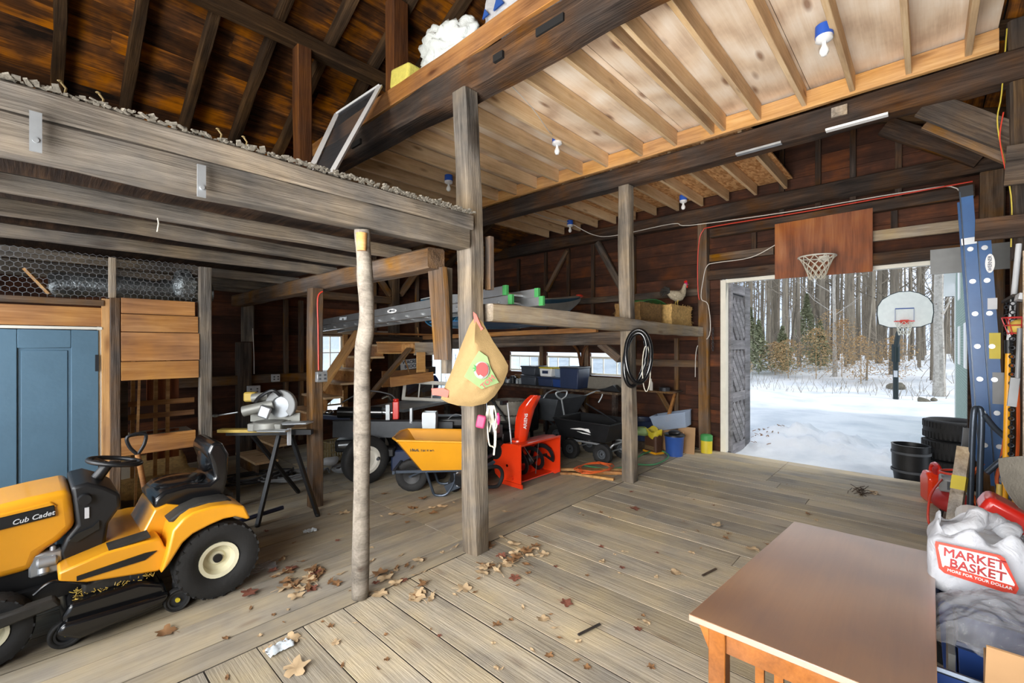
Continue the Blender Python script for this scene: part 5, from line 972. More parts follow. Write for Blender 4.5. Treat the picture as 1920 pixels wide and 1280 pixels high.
# paper bag hanging on middle post
CP = V((2.28, 2.42, 0)); RR = V((.68, -.733, 0)); FF = V((-.733, -.68, 0))
def SP(u, v, d=0): return V((0, 0, HC)) + V((.733, .68, 0))*(3.42-d) + RR*((u-960)/841*3.42) + Z*((645-v)/841*3.42)
t = thing('paper_bag', 'big brown sack with a tomato picture, hung from red straps on the middle post', 'bag', tuple(SP(890, 760)))
out = [(893, 590), (905, 604), (925, 640), (944, 668), (953, 685), (952, 697), (944, 718), (928, 742), (912, 756), (885, 762), (858, 760), (840, 755), (827, 748), (829, 735), (845, 700), (862, 655), (880, 610)]
def fold(u, v): s_ = (u-893-.02*(v-600)); return .030*math.exp(-(s_/6)**2)*min(1, max(0, (672-v)/40)) - .018*math.exp(-((s_-16)/7)**2)*min(1, max(0, (670-v)/40)) + .025*math.exp(-(((u-915)*.45+(v-742)*.9)/6)**2)*(1 if u > 880 else .3) + .006*sin(u*.2+v*.11)
cx, cy = 890, 700; m = MB(); rings = 16; n = len(out); vs = []
for i in range(rings+1):
    f_ = i/rings
    for (u, v) in out:
        uu, vv = cx+(u-cx)*f_, cy+(v-cy)*f_; dd = .10*(1-f_**2.2) + fold(uu, vv)*(1-f_**3); vs.append(SP(uu, vv, dd))
fs = [(i*n+k, i*n+(k+1) % n, (i+1)*n+(k+1) % n, (i+1)*n+k) for i in range(1, rings) for k in range(n)] + [tuple(range(n, 2*n))]
k0 = len(vs); vs2 = [SP(cx+(u-cx)*i/rings, cy+(v-cy)*i/rings, -.05*(1-(i/rings)**2)) for i in range(rings+1) for (u, v) in out]
m.add(vs, fs, True); m.add(vs2, fs, True); m.add([vs[rings*n+k] for k in range(n)] + [vs2[rings*n+k] for k in range(n)], [(k, (k+1) % n, n+(k+1) % n, n+k) for k in range(n)], True)
A(m, 'sack', 'kraft')
def decal(pts, mat, name, d0=0, lift=.004):
    q = MB(); vs = []
    for (u, v) in pts:
        # radial fraction
        best = 1
        dx, dy = u-cx, v-cy
        for k in range(n):
            a_, b_ = V((out[k][0]-cx, out[k][1]-cy)), V((out[(k+1) % n][0]-cx, out[(k+1) % n][1]-cy)); det = a_.x*b_.y-a_.y*b_.x
            if abs(det) < 1e-6: continue
            s1 = (dx*b_.y-dy*b_.x)/det; s2 = (a_.x*dy-a_.y*dx)/det
            if s1 >= -1e-6 and s2 >= -1e-6: best = s1+s2; break
        vs.append(SP(u, v, .10*(1-best**2.2) + fold(u, v)*(1-best**3) + lift + .006))
    q.add(vs, [tuple(range(len(vs)))]); q.add([p + V((.733, .68, 0))*.002 for p in vs], [tuple(range(len(vs)))[::-1]]); return A(q, name, mat)
decal([(900, 657), (915, 668), (922, 690), (936, 716), (905, 727), (890, 716), (873, 704), (886, 680)], 'greenlabel', 'green_print', lift=.014)
decal([(905+14*cos(a_), 692+16*sin(a_)) for a_ in [2*pi*i/20 for i in range(20)]], 'sawgrey', 'print_ring', lift=.024)
decal([(906+11*cos(a_), 691+13*sin(a_)) for a_ in [2*pi*i/20 for i in range(20)]], 'redlabel', 'tomato', lift=.032)
decal([(895, 685), (891, 681), (893, 687), (888, 688), (893, 690), (890, 695), (896, 691)], 'green', 'leaf', lift=.034)
decal([(903, 700), (899, 703), (905, 706), (908, 704)], 'logo', 'gleam', lift=.038)
text('TOM', 'redlabel', None, tuple(SP(917, 713, .14)), (pi/2, rad(-42), rad(-47)), .055, .001); lastatt(t)
A(MB().add([SP(u, v, .03) for u, v in ((888, 585), (894, 590), (903, 612), (907, 616), (900, 622), (890, 612))] + [SP(u, v, .02) for u, v in ((888, 585), (894, 590), (903, 612), (907, 616), (900, 622), (890, 612))], [(0, 1, 2, 3, 4, 5), (11, 10, 9, 8, 7, 6)] + [(i, (i+1) % 6, 6+(i+1) % 6, 6+i) for i in range(6)]), 'top_strap', 'redcord')
A(MB().add([SP(u, v, .05) for u, v in ((811, 727), (832, 726), (844, 731), (841, 744), (826, 740), (813, 739))] + [SP(u, v, .035) for u, v in ((811, 727), (832, 726), (844, 731), (841, 744), (826, 740), (813, 739))], [(0, 1, 2, 3, 4, 5), (11, 10, 9, 8, 7, 6)] + [(i, (i+1) % 6, 6+(i+1) % 6, 6+i) for i in range(6)]), 'side_strap', 'redcord')
# net / rope bundle and pink handle below
t = thing('rope_bundle', 'tangle of white rope hanging on the right side of the middle post', 'rope', tuple(SP(922, 800)))
m = MB(); random.seed(5)
for k in range(12): x0 = 917+random.uniform(-4, 8); m.tube(smooth([SP(x0, 764, -.12), SP(x0+random.uniform(-4, 6), 785, -.10), SP(x0+random.uniform(-3, 9), 800+random.uniform(-8, 14), -.10), SP(x0+random.uniform(2, 10), 790, -.12)], 4), .0055, 5)
m.tube(smooth([SP(915, 770, -.10), SP(913, 800, -.08), SP(916, 835, -.08), (SP(922, 842, -.10)), SP(928, 842, -.1), SP(929, 800, -.12)]), .006, 6).tube(smooth([SP(926, 795, -.12), SP(927, 830, -.12), SP(925, 860, -.12)]), .008, 6)
A(m, 'rope', 'rope'); A(MB().sph(SP(933, 790, -.12), (.018, .018, .05)), 'pink_grip', 'pink')
t = tag(MB().box(SP(902, 790, .0), (.07, .04, .10), (0, rad(12), rad(-47))).build('plastic_toy', 'magenta', bevel=.015, seg=3), 'magenta plastic toy hanging on the middle post under the brown sack', 'toy')
# ================================================================= SMALL FIXTURES
for k, (x, y, z, lab) in enumerate(((3.98, .56, 4.10, 'bulb and blue holder nearest the camera, top right of the ceiling'), (4.06, 3.07, 4.12, 'bulb and blue holder right of the middle post'), (4.0, 4.92, 4.12, 'bulb and blue holder half hidden left of the middle post'), (6.95, 2.80, 4.08, 'bulb in blue holder above the tube post, to its right'), (6.92, 4.93, 4.08, 'bulb in blue holder left of the tube post'))):
    t = thing('ceiling_bulb', lab, 'ceiling lamp', (x, y, z-.07), 0, 'bare bulbs under the new ceiling')
    MB().lathe([(0, .06), (.056, .06), (.058, -.02), (.03, -.02)], n=22).build('junction_box', 'bulbblue', t); MB().lathe([(.055, -.02), (.055, -.045), (.03, -.06), (.02, -.06)], n=20).build('socket', 'white', t)
    MB().lathe([(.013, -.06), (.016, -.085), (.030, -.115), (.031, -.135), (.018, -.158), (0, -.163)], n=18).build('bulb', 'logo', t)
W = lambda n, P, r_, mt, lab: wire(n, smooth(P, 5), r_, mt, lab, 'cable')
W('ceiling_cable', [(2.8, 2.70, 4.06), (3.3, 2.80, 4.03), (3.8, 2.98, 4.03), (4.06, 3.07, 4.09)], .005, 'whitecord', 'white cable stapled along a joist to the ceiling bulb')
W('ceiling_cable', [(5.35, 4.9, 4.0), (6.2, 4.93, 3.98), (6.9, 4.93, 4.02), (7.2, 4.6, 3.80), (7.46, 4.3, 3.78), (7.46, 3.2, 3.80), (7.46, 2.9, 3.72), (7.5, 1.5, 3.67), (7.5, .2, 3.66), (7.5, -.25, 3.60), (7.49, -.30, 3.2), (7.49, -.32, 2.7)], .007, 'whitecord', 'white cable running along the plate and girt to the corner')
W('wall_cable', [(7.46, -.38, 3.64), (7.49, 1.2, 3.63), (7.49, 2.5, 3.64), (7.50, 2.70, 3.60), (7.515, 2.77, 3.4), (7.515, 2.79, 3.0), (7.515, 2.78, 2.6), (7.515, 2.76, 2.48)], .008, 'redcord', 'red-orange cable along the girt and down the door post')
W('wall_cable', [(7.53, 1.66, 3.22), (7.54, 2.0, 3.08), (7.53, 2.5, 3.06), (7.515, 2.64, 3.02), (7.515, 2.70, 2.8), (7.515, 2.73, 2.5), (7.52, 2.62, 2.38), (7.52, 2.60, 1.9), (7.6, 2.83, 1.7), (7.6, 2.86, 1.2)], .007, 'whitecord', 'white cable looping from the backboard down the door post')
W('wall_cable', [(2.16, 4.79, 2.32), (2.11, 4.80, 2.24), (2.115, 4.80, 1.9), (2.12, 4.80, 1.47)], .008, 'redcord', 'red cable down the brown post to the outlet box')
W('wall_cable', [(2.40, 7.79, 2.0), (2.42, 7.8, 1.6), (2.42, 7.79, 1.28)], .006, 'whitecord', 'white cable down the thick wall post')
def outlet(x, y, z, rz, w_, h, mt, lab):
    t = thing('outlet_box', lab, 'outlet', (x, y, z), rz, 'electric outlets'); MB().bx(-w_/2, w_/2, -.03, .03, -h/2, h/2).build('box', mt, t, bevel=.004); MB().bx(-w_/4-.012, -w_/4+.012, -.034, -.029, -.03, -.01).bx(w_/4-.012, w_/4+.012, -.034, -.029, -.03, -.01).bx(-w_/4-.012, -w_/4+.012, -.034, -.029, .01, .03).bx(w_/4-.012, w_/4+.012, -.034, -.029, .01, .03).build('sockets', 'darkgrey', t)
outlet(2.14, 4.78, 1.40, 0, .11, .11, 'galv', 'grey metal outlet box on the brown post at the end of the red cable'); outlet(2.74, 7.80, 1.20, 0, .12, .12, 'label', 'white four-socket outlet on the wall girt behind the saw'); outlet(2.40, 7.75, 1.03, 0, .18, .14, 'label', 'white double outlet lower left, on the thick wall post')
for k, (x, z) in enumerate(((.02, 2.60), (.585, 2.555))): tag(MB().bx(x-.018, x+.018, 2.632+.01*k, 2.642+.01*k, z-.075, z+.085).cyl((x, 2.628, z-.03), (x, 2.648, z-.03), .01).build('metal_strap', 'galv'), ['galvanised strap at the left edge of the old loft beam', 'galvanised strap in the middle of the old loft beam'][k], 'metal strap', 'straps on the loft beam')
for k, x in enumerate((.10, .22, .68, .80)): tag(MB().tube([(x, 2.72, 2.79), (x+.01, 2.72, 2.85), (x-.005, 2.72, 2.87)], .005, 6).sph((x-.008, 2.72, 2.873), (.010, .01, .004), 8, 5).build('bent_nail', 'tan'), ['leftmost', 'second', 'third', 'rightmost'][k] + ' bent nail sticking up from the old loft edge', 'nail', 'nails on the loft edge')
m = MB(); random.seed(9)
for k in range(700):
    x = -1.5 + k*.0056; m.box((x, 2.70+random.uniform(-.06, .04), 2.800+random.random()*.01), (random.uniform(.006, .03), random.uniform(.01, .04), random.uniform(.004, .012)), (random.uniform(-.4, .4),)*3)
tag(m.build('chaff', 'canvas'), 'grey-brown crumbly chaff and bark strewn along the old loft edge', 'chaff', kind='stuff')
wire('hanging_string', [(.53, 3.42, 2.53), (.535, 3.41, 2.48), (.53, 3.42, 2.43)], .004, 'rope', 'short pale string hanging under the old loft', 'string')
tag(MB().box((5.105, 1.28, 3.757), (.06, .42, .02)).build('metal_plate', 'galv'), 'galvanised strip under the middle beam left of the plate', 'metal plate')
tag(MB().box((5.105, .48, 3.757), (.06, .45, .02)).build('white_plate', 'logo'), 'white strip under the middle beam right of the galvanised one', 'plate'); tag(MB().box((5.09, .60, 3.90), (.02, .12, .09)).build('tin_patch', 'greylight'), 'small pale tin patch nailed on the middle beam', 'plate')
# insulation and bag on the front beam
def lump(name, c_, r_, mat, lab, cat, seed, amp=.07, sc=5):
    m = MB().sph(c_, r_, 48, 34); m.org = True
    for p in m.v: d = (p-V(c_)); p += d.normalized()*(noise.noise(p*sc+V((seed, 0, 0)))*amp + noise.noise(p*sc*3.1+V((seed, 3, 0)))*amp*.6 + noise.noise(p*sc*8+V((seed, 3, 0)))*amp*.25) if d.length > 1e-6 else V((0, 0, 0))
    return tag(m.build(name, mat), lab, cat)
lump('insulation_batt', (2.70, 3.33, 4.50), (.16, .36, .25), 'insul', 'fluffy white insulation heap on top of the hewn beam', 'insulation', 3, .09, 6)
o = MB().box((2.60, 3.86, 4.42), (.20, .32, .20), (.15, 0, 0)).build('insulation_batt', 'insulyellow', sub=0, bevel=.03, seg=3); tag(o, 'yellow insulation batt left of the white heap', 'insulation')
t = thing('insulation_bag', 'white plastic insulation bag with blue print, top of the picture', 'bag', (2.78, 2.35, 4.6))
m = MB().sph((2.78, 2.42, 4.60), (.20, .46, .26), 40, 26)
for p in m.v: p += noise.noise_vector(p*6)*.07
A(m, 'bag', 'whitefilm')
def bagd(y0, z0, s_, r): 
    q = MB().add([(2.585, y0-s_, z0-s_*.6), (2.585, y0+s_, z0-s_*.8), (2.585, y0+s_*.2, z0+s_*1.1)], [(0, 1, 2)]).add([(2.595, y0-s_, z0-s_*.6), (2.595, y0+s_, z0-s_*.8), (2.595, y0+s_*.2, z0+s_*1.1)], [(2, 1, 0)]); return A(q, 'blue_print', 'blue')
bagd(2.55, 4.52, .06, 0); bagd(2.32, 4.50, .05, 0); bagd(2.70, 4.50, .04, 0)
# screen frame
a_ = V((1.46, 3.37, 2.80)); b_ = V((1.35, 3.44, 2.80)); c_ = V((2.13, 4.40, 4.08)); d_ = V((2.40, 4.03, 4.34))
t = thing('window_screen', 'aluminium framed insect screen leaning behind the old loft edge', 'screen', tuple(a_))
for p, q in ((a_, b_), (b_, c_), (c_, d_), (d_, a_)): A(MB().bar(p, q, .045, .02), 'frame_rail', 'label')
A(MB().add([a_, b_, c_, d_], [(0, 1, 2, 3)]), 'mesh', 'screen')
tag(MB().bar((1.5, 4.4, 2.85), (2.3, 4.9, 3.22), .03, .08).build('orange_plank', 'pineorange'), 'orange plank slanting behind the insect screen', 'plank')
tag(MB().bar((1.3, 3.9, 2.75), (2.3, 3.7, 2.75), .05, .10).build('orange_plank', 'pineorange'), 'orange plank lying on the old loft deck under the screen', 'plank')
# ================================================================= PLYWOOD BACKBOARD AND HOOP INSIDE
t = thing('plywood_backboard', 'orange-brown plywood backboard with a small hoop and white net above the door', 'backboard', (7.5, 1.1, 3.1))
A(MB().add([(7.50, 1.66, 2.71), (7.50, .53, 2.70), (7.50, .53, 3.53), (7.50, 1.66, 3.52), (7.52, 1.66, 2.71), (7.52, .53, 2.70), (7.52, .53, 3.53), (7.52, 1.66, 3.52)], [(0, 1, 2, 3), (7, 6, 5, 4), (0, 4, 5, 1), (1, 5, 6, 2), (2, 6, 7, 3), (3, 7, 4, 0)]), 'board', 'plyorange')
HC_ = V((7.25, 1.10, 2.93)); hp = A(MB().torus(HC_, .215, .010, (0, 0, 1), 36, 8), 'rim', 'offwhite'); A(MB().bar((7.5, 1.05, 2.93), (7.46, 1.05, 2.93), .12, .08), 'rim_bracket', 'offwhite', hp)
def net(c_, R0, R1, H_, n, lv, r_, mat='rope'):
    m = MB()
    def pt(i, l): f_ = l/lv; a_ = 2*pi*(i+.5*(l % 2))/n; rr = R0+(R1-R0)*f_**.7; return c_+V((rr*cos(a_), rr*sin(a_), -H_*f_))
    for l in range(lv):
        for i in range(n):
            o_ = i if l % 2 == 0 else i
            m.bar(pt(i, l), pt(i, l+1), r_, r_); m.bar(pt(i, l), pt(i-1 if l % 2 == 0 else i+1, l+1), r_, r_)
    return m
A(net(HC_, .21, .085, .30, 10, 5, .009), 'net', 'rope')
# ================================================================= TABLE
t = thing('side_table', 'brown wooden table with a worn glossy top in the foreground', 'table', (2.37, .31, 0))
A(MB().add([(1.715, .67, .695), (1.72, -.02, .695), (3.04, -.025, .695), (3.03, .57, .695), (1.715, .67, .72), (1.72, -.02, .72), (3.04, -.025, .72), (3.03, .57, .72)], [(3, 2, 1, 0), (4, 5, 6, 7), (0, 1, 5, 4), (1, 2, 6, 5), (2, 3, 7, 6), (3, 0, 4, 7)]), 'tabletop', 'tabletop', bevel=.002)
for (x, y) in ((1.78, .58), (1.78, .06), (2.95, .06), (2.95, .50)): A(MB().bx(x-.03, x+.03, y-.03, y+.03, 0, .695), 'leg', 'oak', bevel=.003)
A(MB().bx(1.765, 1.785, .09, .55, .60, .695), 'apron', 'oak'); A(MB().bx(2.945, 2.965, .09, .47, .60, .695), 'apron', 'oak'); A(MB().bx(1.81, 2.92, .55, .57, .60, .695), 'apron', 'oak'); A(MB().bx(1.81, 2.92, .04, .06, .60, .695), 'apron', 'oak')
A(MB().bx(1.765, 1.785, .09, .55, .14, .20), 'lower_rail', 'oak')
for y in (.20, .26, .32, .38, .44): A(MB().bx(1.77, 1.785, y-.014, y+.014, .20, .60), 'slat', 'oak')
A(MB().prism([(.61, .69), (.66, .69), (.61, .58)], 1.765, 1.795, 'yz'), 'corbel', 'oak')
# ================================================================= RIGHT SIDE CLUTTER
def bin_(name, x, y, w_, d_, h, mat, lab, rimmat=None, rz=0, tp=.04, z=0):
    t = thing(name, lab, 'bin', (x, y, z), rz); tub(-w_/2, w_/2, -d_/2, d_/2, 0, h, tp, .006).build('bin', mat, t, bevel=.02, seg=2)
    MB().tube([(-w_/2, -d_/2, h), (w_/2, -d_/2, h), (w_/2, d_/2, h), (-w_/2, d_/2, h)], .013, 6, True, False).build('rim', rimmat or mat, t); return t
bin_('storage_bin', 2.90, -.27, .44, .48, .66, 'binblue', 'blue plastic bin under the lettered shopping bag', 'navy')
bin_('storage_bin', 2.46, -.36, .28, .56, .65, 'binblue', 'large blue tote under the clear plastic sheet', 'navy', tp=.02)
bin_('storage_bin', 1.93, -.19, .36, .36, .64, 'binblue', 'small open blue bin at the bottom edge of the picture', 'steelblue')
tag(MB().bx(2.33, 2.60, -.075, -.055, .02, .60).build('grey_board', 'greyplastic'), 'grey panel standing beside the blue tote under the plastic sheet', 'panel')
t = thing('cardboard_box', 'open brown cardboard box in the bottom right corner', 'box', (1.97, -.24, .02)); MB().bx(-.11, .11, -.12, .11, .0, .76).build('carton', 'cardboard', t); MB().box((-.12, .02, .82), (.006, .2, .14), (0, rad(-20), 0)).build('flap', 'cardboard', t)
t = thing('shopping_bag', 'white plastic shopping bag lettered MARKET BASKET on the blue bin', 'bag', (2.86, -.17, .67))
def sbag(u, v):
    a_ = 2*pi*u; rx, ry = .17, .175; h = v; sw = (1 - .22*max(0, h-.75)/.25) * (1 + .04*sin(a_*3)); pw = 4.5
    cx_, cy_ = cos(a_), sin(a_); k_ = (abs(cx_)**pw + abs(cy_)**pw)**(-1/pw)
    return V((2.86 + rx*cx_*k_*sw*(.97+.05*noise.noise(V((a_*2, v*4, 1)))), -.165 + ry*cy_*k_*sw*(.97+.05*noise.noise(V((a_*2, v*4, 7)))), .68 + .26*h + (.025*sin(a_*7) if v > .9 else 0)))
A(MB().grid(sbag, 80, 18, .003).jit(.006, 22), 'bag', 'whitefilm')
A(MB().box((2.86, -.165, .79), (.28, .28, .20)).jit(.02, 6), 'contents', 'white', bevel=.05, seg=3)
m = MB().tube(smooth([(2.78, -.08, .90), (2.80, -.14, .96), (2.88, -.17, .98), (2.94, -.23, .95), (2.9, -.27, .90)], 5), [.04]*20+[.03]); m.jit(.03, 16); A(m, 'knotted_top', 'whitefilm')
FX, FY, FZ = 2.668, -.035, .89
def T(y, z): return (FY + (y+.065)*.50, FZ + (z-.855)*.62)
fl = [(-.065, .855), (-.40, .855), (-.425, .84), (-.50, .705), (-.485, .665), (-.44, .655), (-.12, .685), (-.085, .71), (-.06, .83)]
fl2 = [T(y + (.022 if y > -.29 else -.022), z + (.016 if z > .76 else -.020)) for y, z in fl]
lp = A(MB().prism(fl2, FX-.006, FX-.003, 'yz'), 'red_border', 'redcord'); A(MB().prism([T(*q) for q in fl], FX-.010, FX-.006, 'yz'), 'logo_panel', 'logo', lp)
A(MB().prism([T(*q) for q in [(-.09, .705), (-.12, .685), (-.44, .655), (-.485, .665), (-.50, .695), (-.1, .722)]], FX-.013, FX-.010, 'yz'), 'slogan_band', 'redcord', lp)
y_, z_ = T(-.27, .812); text('MARKET', 'redlabel', None, (FX-.014, y_, z_), (pi/2, rad(1), rad(-90)), .05, .002, sx=.95); lastatt(t)
y_, z_ = T(-.29, .742); text('BASKET', 'redlabel', None, (FX-.014, y_, z_), (pi/2, rad(2), rad(-90)), .05, .002, sx=.95); lastatt(t)
y_, z_ = T(-.30, .688); text('MORE FOR YOUR DOLLAR', 'logo', None, (FX-.016, y_, z_), (pi/2, rad(4), rad(-90)), .0155, .001); lastatt(t)
t = thing('plastic_sheet', 'crumpled clear plastic sheeting heaped on the large blue tote', 'plastic sheet', (2.45, -.36, .66))
m = MB().grid(lambda u, v: (2.30+.36*u + .03*noise.noise(V((u*5, v*5, 3))), -.02-.66*v, .665 + .16*(sin(pi*min(1, v*1.15))**.6)*(sin(pi*u)**.5) + .03*noise.noise(V((u*7, v*7, 1))) + .018*noise.noise(V((u*19, v*19, 1))) - .02*(1-u)**6), 60, 60, .002); A(m, 'sheet', 'clearfilm')
tag(MB().sph((2.47, -.42, .70), (.12, .16, .09)).jit(.03, 7).build('pink_bundle', 'magenta'), 'pinkish bundle showing through the clear plastic sheet', 'bundle')
t = thing('red_white_bag', 'red and white sack standing behind the lettered shopping bag', 'sack', (3.40, -.24, 0)); A(MB().box((3.40, -.24, .44), (.24, .26, .88)).jit(.03, 4), 'sack', 'white', bevel=.05, seg=3); A(MB().box((3.36, -.29, .90), (.20, .20, .10), (rad(28), 0, 0)), 'red_top', 'red', bevel=.03, seg=3)
m = MB(); tire(m, (3.42, -.10, .165), (1, .25, 0), .165, .10, .08, 0); tag(m.build('tire', 'rubber'), 'small black tire standing behind the table corner', 'tire')
# gas can
t = thing('gas_can', 'red plastic fuel can on the floor by the door', 'fuel can', (6.86, -.06, 0), rad(20))
m = MB(); 
A3(MB().prism([(-.11, 0), (.11, 0), (.12, .25), (.05, .34), (-.06, .34), (-.12, .27)], -.10, .10).jit(.004, 5), 'tank', 'orangered', t, bevel=.03, seg=3); MB().tube(smooth([(-.10, 0, .28), (-.10, 0, .38), (0, 0, .42), (.09, 0, .37), (.10, 0, .26)]), .022).build('handle', 'red', t); MB().cyl((-.06, .02, .33), (-.10, .04, .40), .026, .022).build('spout', 'redlabel', t); MB().bx(-.128, -.12, -.05, .05, .10, .2).build('sticker', 'label', t)
# compressor
t = thing('air_compressor', 'red pancake air compressor with a grey motor housing', 'compressor', (6.55, -.22, 0), rad(0))
MB().sph((0, 0, .17), (.24, .19, .12), 28, 14).build('tank', 'redlabel', t); MB().bx(-.12, .1, -.10, .12, .27, .41).build('motor_housing', 'greyplastic', t, bevel=.02, seg=2); MB().bx(-.124, -.119, -.08, .06, .30, .38).build('control_panel', 'darkgrey', t); MB().torus((.0, .0, .46), .11, .012, (0, .1, 1)).build('coil', 'redcord', t)
for a_ in (0, 2.1, 4.2): MB().cyl((.15*cos(a_), .13*sin(a_), 0), (.13*cos(a_), .11*sin(a_), .09), .018).build('foot', 'rubber', t)
t.location = (6.35, -.20, 0)
wire('air_hose', smooth([(6.2, -.1, .40), (5.9, -.02, .3), (5.75, .0, .12), (5.8, -.03, .02), (6.0, -.08, .02)]), .010, 'redcord', 'red air hose looping in front of the compressor', 'hose')
# leaning boards
t = thing('leaning_board', 'grey weathered board with yellow tape leaning in front of the compressor', 'board', (4.9, -.05, 0)); A(MB().bar((4.75, -.10, 0), (5.12, -.215, .92), .08, .05), 'board', 'greylight'); A(MB().bar((4.99, -.175, .60), (5.03, -.187, .70), .084, .054), 'yellow_tape', 'labelyellow')
t = thing('black_tool', 'narrow black tool leaning above the grey board', 'tool', (5.6, -.3, 0)); A(MB().bar((5.5, -.18, .0), (5.55, -.25, 1.02), .05, .05), 'shaft', 'blackplastic')
# hand truck
t = thing('hand_truck', 'blue-grey tubular hand truck with a bent handle in front of the ladder', 'hand truck', (5.0, -.30, 0))
A(MB().tube(smooth([(5.06, -.235, .03), (5.08, -.25, .7), (5.09, -.265, 1.18), (5.11, -.285, 1.24), (5.11, -.31, 1.18), (5.10, -.30, .7), (5.08, -.29, .03)], 8), .020, 10), 'frame_tube', 'steelblue')
A(MB().tube(smooth([(5.1, -.32, 1.20), (5.12, -.38, 1.10), (5.14, -.455, 1.0), (5.14, -.45, .90), (5.12, -.38, .80), (5.1, -.335, .74)], 5), .020, 10), 'bent_handle', 'steelblue'); A(MB().bx(4.9, 5.1, -.36, -.19, .0, .012), 'toe_plate', 'steelblue')
wheel(t, (5.17, -.20, .1), (0, 1, 0), .1, .05, .05, 'galv', 0)
# blue ladder
t = thing('blue_ladder', 'blue fibreglass extension ladder with a WERNER label standing by the south wall', 'ladder', (5.9, -.4, .4))
def lp_(y, z, k): f_ = (z-.40)/2.75; return V((5.85+k, -.44 + (y) + .14*f_, z))
for (k, y0, z0, z1) in ((0, -.045, .40, 2.72), (0, .045, .62, 3.15), (.42, -.045, .40, 2.72), (.40, .045, .62, 3.15)):
    r_ = A(MB().bar(lp_(y0, z0, k), lp_(y0, z1, k), .03, .088, up=(0, 1, 0)) if 0 else MB().bar(lp_(y0, z0, k), lp_(y0, z1, k), .088, .028, up=(1, 0, 0)), 'rail', 'ladderblue')
    if k == 0:
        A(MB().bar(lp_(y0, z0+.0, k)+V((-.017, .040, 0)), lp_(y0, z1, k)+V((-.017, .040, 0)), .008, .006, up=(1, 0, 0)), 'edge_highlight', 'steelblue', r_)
A(MB().bar(lp_(.045, 3.10, 0), lp_(.045, 3.20, 0), .092, .034, up=(1, 0, 0)), 'top_cap', 'blackplastic'); A(MB().bar(lp_(.05, 2.66, -.0), lp_(.05, 2.72, -.0), .10, .04, up=(1, 0, 0)), 'bracket', 'alu')
for k in range(8):
    z = .55+.295*k
    for y0 in (-.045, .045):
        if y0 > 0 and z < .62: continue
        p = lp_(y0, z, 0); q_ = A(MB().cyl(p+V((-.016, 0, 0)), p+V((.42, 0, 0)), .020, n=12), 'rung', 'alu'); A(MB().cyl(p+V((-.021, 0, 0)), p+V((-.014, 0, 0)), .021, .023, n=16), 'rung_end', 'alu', q_)
lb = A(MB().prism([(-.405+.03*cos(x), 2.47+.085*sin(x)) for x in [2*pi*i/20 for i in range(20)]], 5.828, 5.832, 'yz'), 'oval_label', 'logo'); text('WERNER', 'navy', None, (5.826, -.405, 2.47), (pi/2, rad(-90), rad(-90)), .034, .001); lastatt(lb)
A(MB().bx(5.830, 5.834, -.45, -.39, 2.06, 2.16), 'sticker', 'label'); A(MB().bx(5.830, 5.834, -.47, -.40, 1.62, 1.85), 'yellow_sticker', 'labelyellow'); A(MB().bx(5.830, 5.834, -.49, -.42, 1.22, 1.50), 'grey_sticker', 'greycord')
wire('blue_rope', [(5.8, -.28, 3.1), (5.8, -.30, 2.6), (5.8, -.32, 1.2)], .005, 'whitecord', 'pale rope hanging along the left edge of the blue ladder', 'rope') if 0 else None
# poles
def pole(name, p, q, r_, mt, lab, cat='pole'): return tag(MB().cyl(p, q, r_, n=12).build(name, mt), lab, cat)
t = thing('pole_saw', 'long pole with a lilac upper tube and yellow lower half against the wall', 'pole', (4.9, -.55, .3)); A(MB().cyl((4.95, -.44, 1.72), (5.05, -.50, 2.5), .017), 'upper_tube', 'label'); A(MB().cyl((4.95, -.44, 1.74), (4.94, -.415, .35), .018), 'yellow_pole', 'yellow2'); A(MB().cyl((4.95, -.44, 1.68), (4.955, -.44, 1.78), .024), 'joint', 'blackplastic')
def chain(name, p, q, lab, r_=.014):
    p, q = V(p), V(q); n_ = int((q-p).length/.032); m = MB()
    for i in range(n_):
        c_ = p.lerp(q, i/n_); m.torus(c_, r_, .0045, (1, 0, 0) if i % 2 else (.3, 1, 0), 10, 5, 1)
    return tag(m.build(name, 'darksteel'), lab, 'chain', 'chains on the south wall')
chain('steel_chain', (4.9, -.455, 2.08), (4.9, -.445, .75), 'long dark chain hanging right of the yellow pole'); chain('steel_chain', (5.3, -.46, 2.08), (5.3, -.46, 1.8), 'short dark chain right of the blue ladder, upper'); chain('steel_chain', (5.25, -.475, 2.08), (5.25, -.475, 1.78), 'second short chain beside the upper one')
chain('steel_chain', (7.55, 2.56, 2.0), (7.55, 2.56, 1.62), 'thin light chain hanging left of the white door trim', .016)
t = thing('shovel', 'grey metal shovel hanging blade down at the right edge', 'shovel', (3.35, -.38, .9)); A(MB().grid(lambda u, v: (3.35+.05*cos(pi*(u-.5)), -.385+(.12*(1-v**2.5*.7))*(2*u-1), 1.17-.25*v+.02*cos(pi*(u-.5))), 10, 12, .005), 'blade', 'canvas'); A(MB().cyl((3.36, -.40, 1.14), (3.40, -.50, 1.9), .016), 'shaft', 'greylight')
pole('tool_handle', (3.55, -.345, .1), (3.60, -.345, .93), .014, 'yellow2', 'yellow wooden handle below the grey shovel', 'tool handle'); pole('tool_handle', (4.6, -.345, .1), (4.72, -.375, .75), .016, 'sawyellow', 'yellow handle under the lower end of the blue ladder', 'tool handle')
t = thing('paint_brush', 'grey stiff brush hanging at the right edge', 'brush', (4.2, -.40, 1.3)); A(MB().bar((4.2, -.40, 1.54), (4.2, -.385, 1.36), .04, .03), 'bristles', 'greycord'); A(MB().cyl((4.2, -.41, 1.54), (4.2, -.42, 1.85), .012), 'handle', 'greycord')
t = thing('wire_basket', 'small copper-coloured wire basket with a wooden scoop on the south wall', 'basket', (4.3, -.6, 1.95)); m = MB()
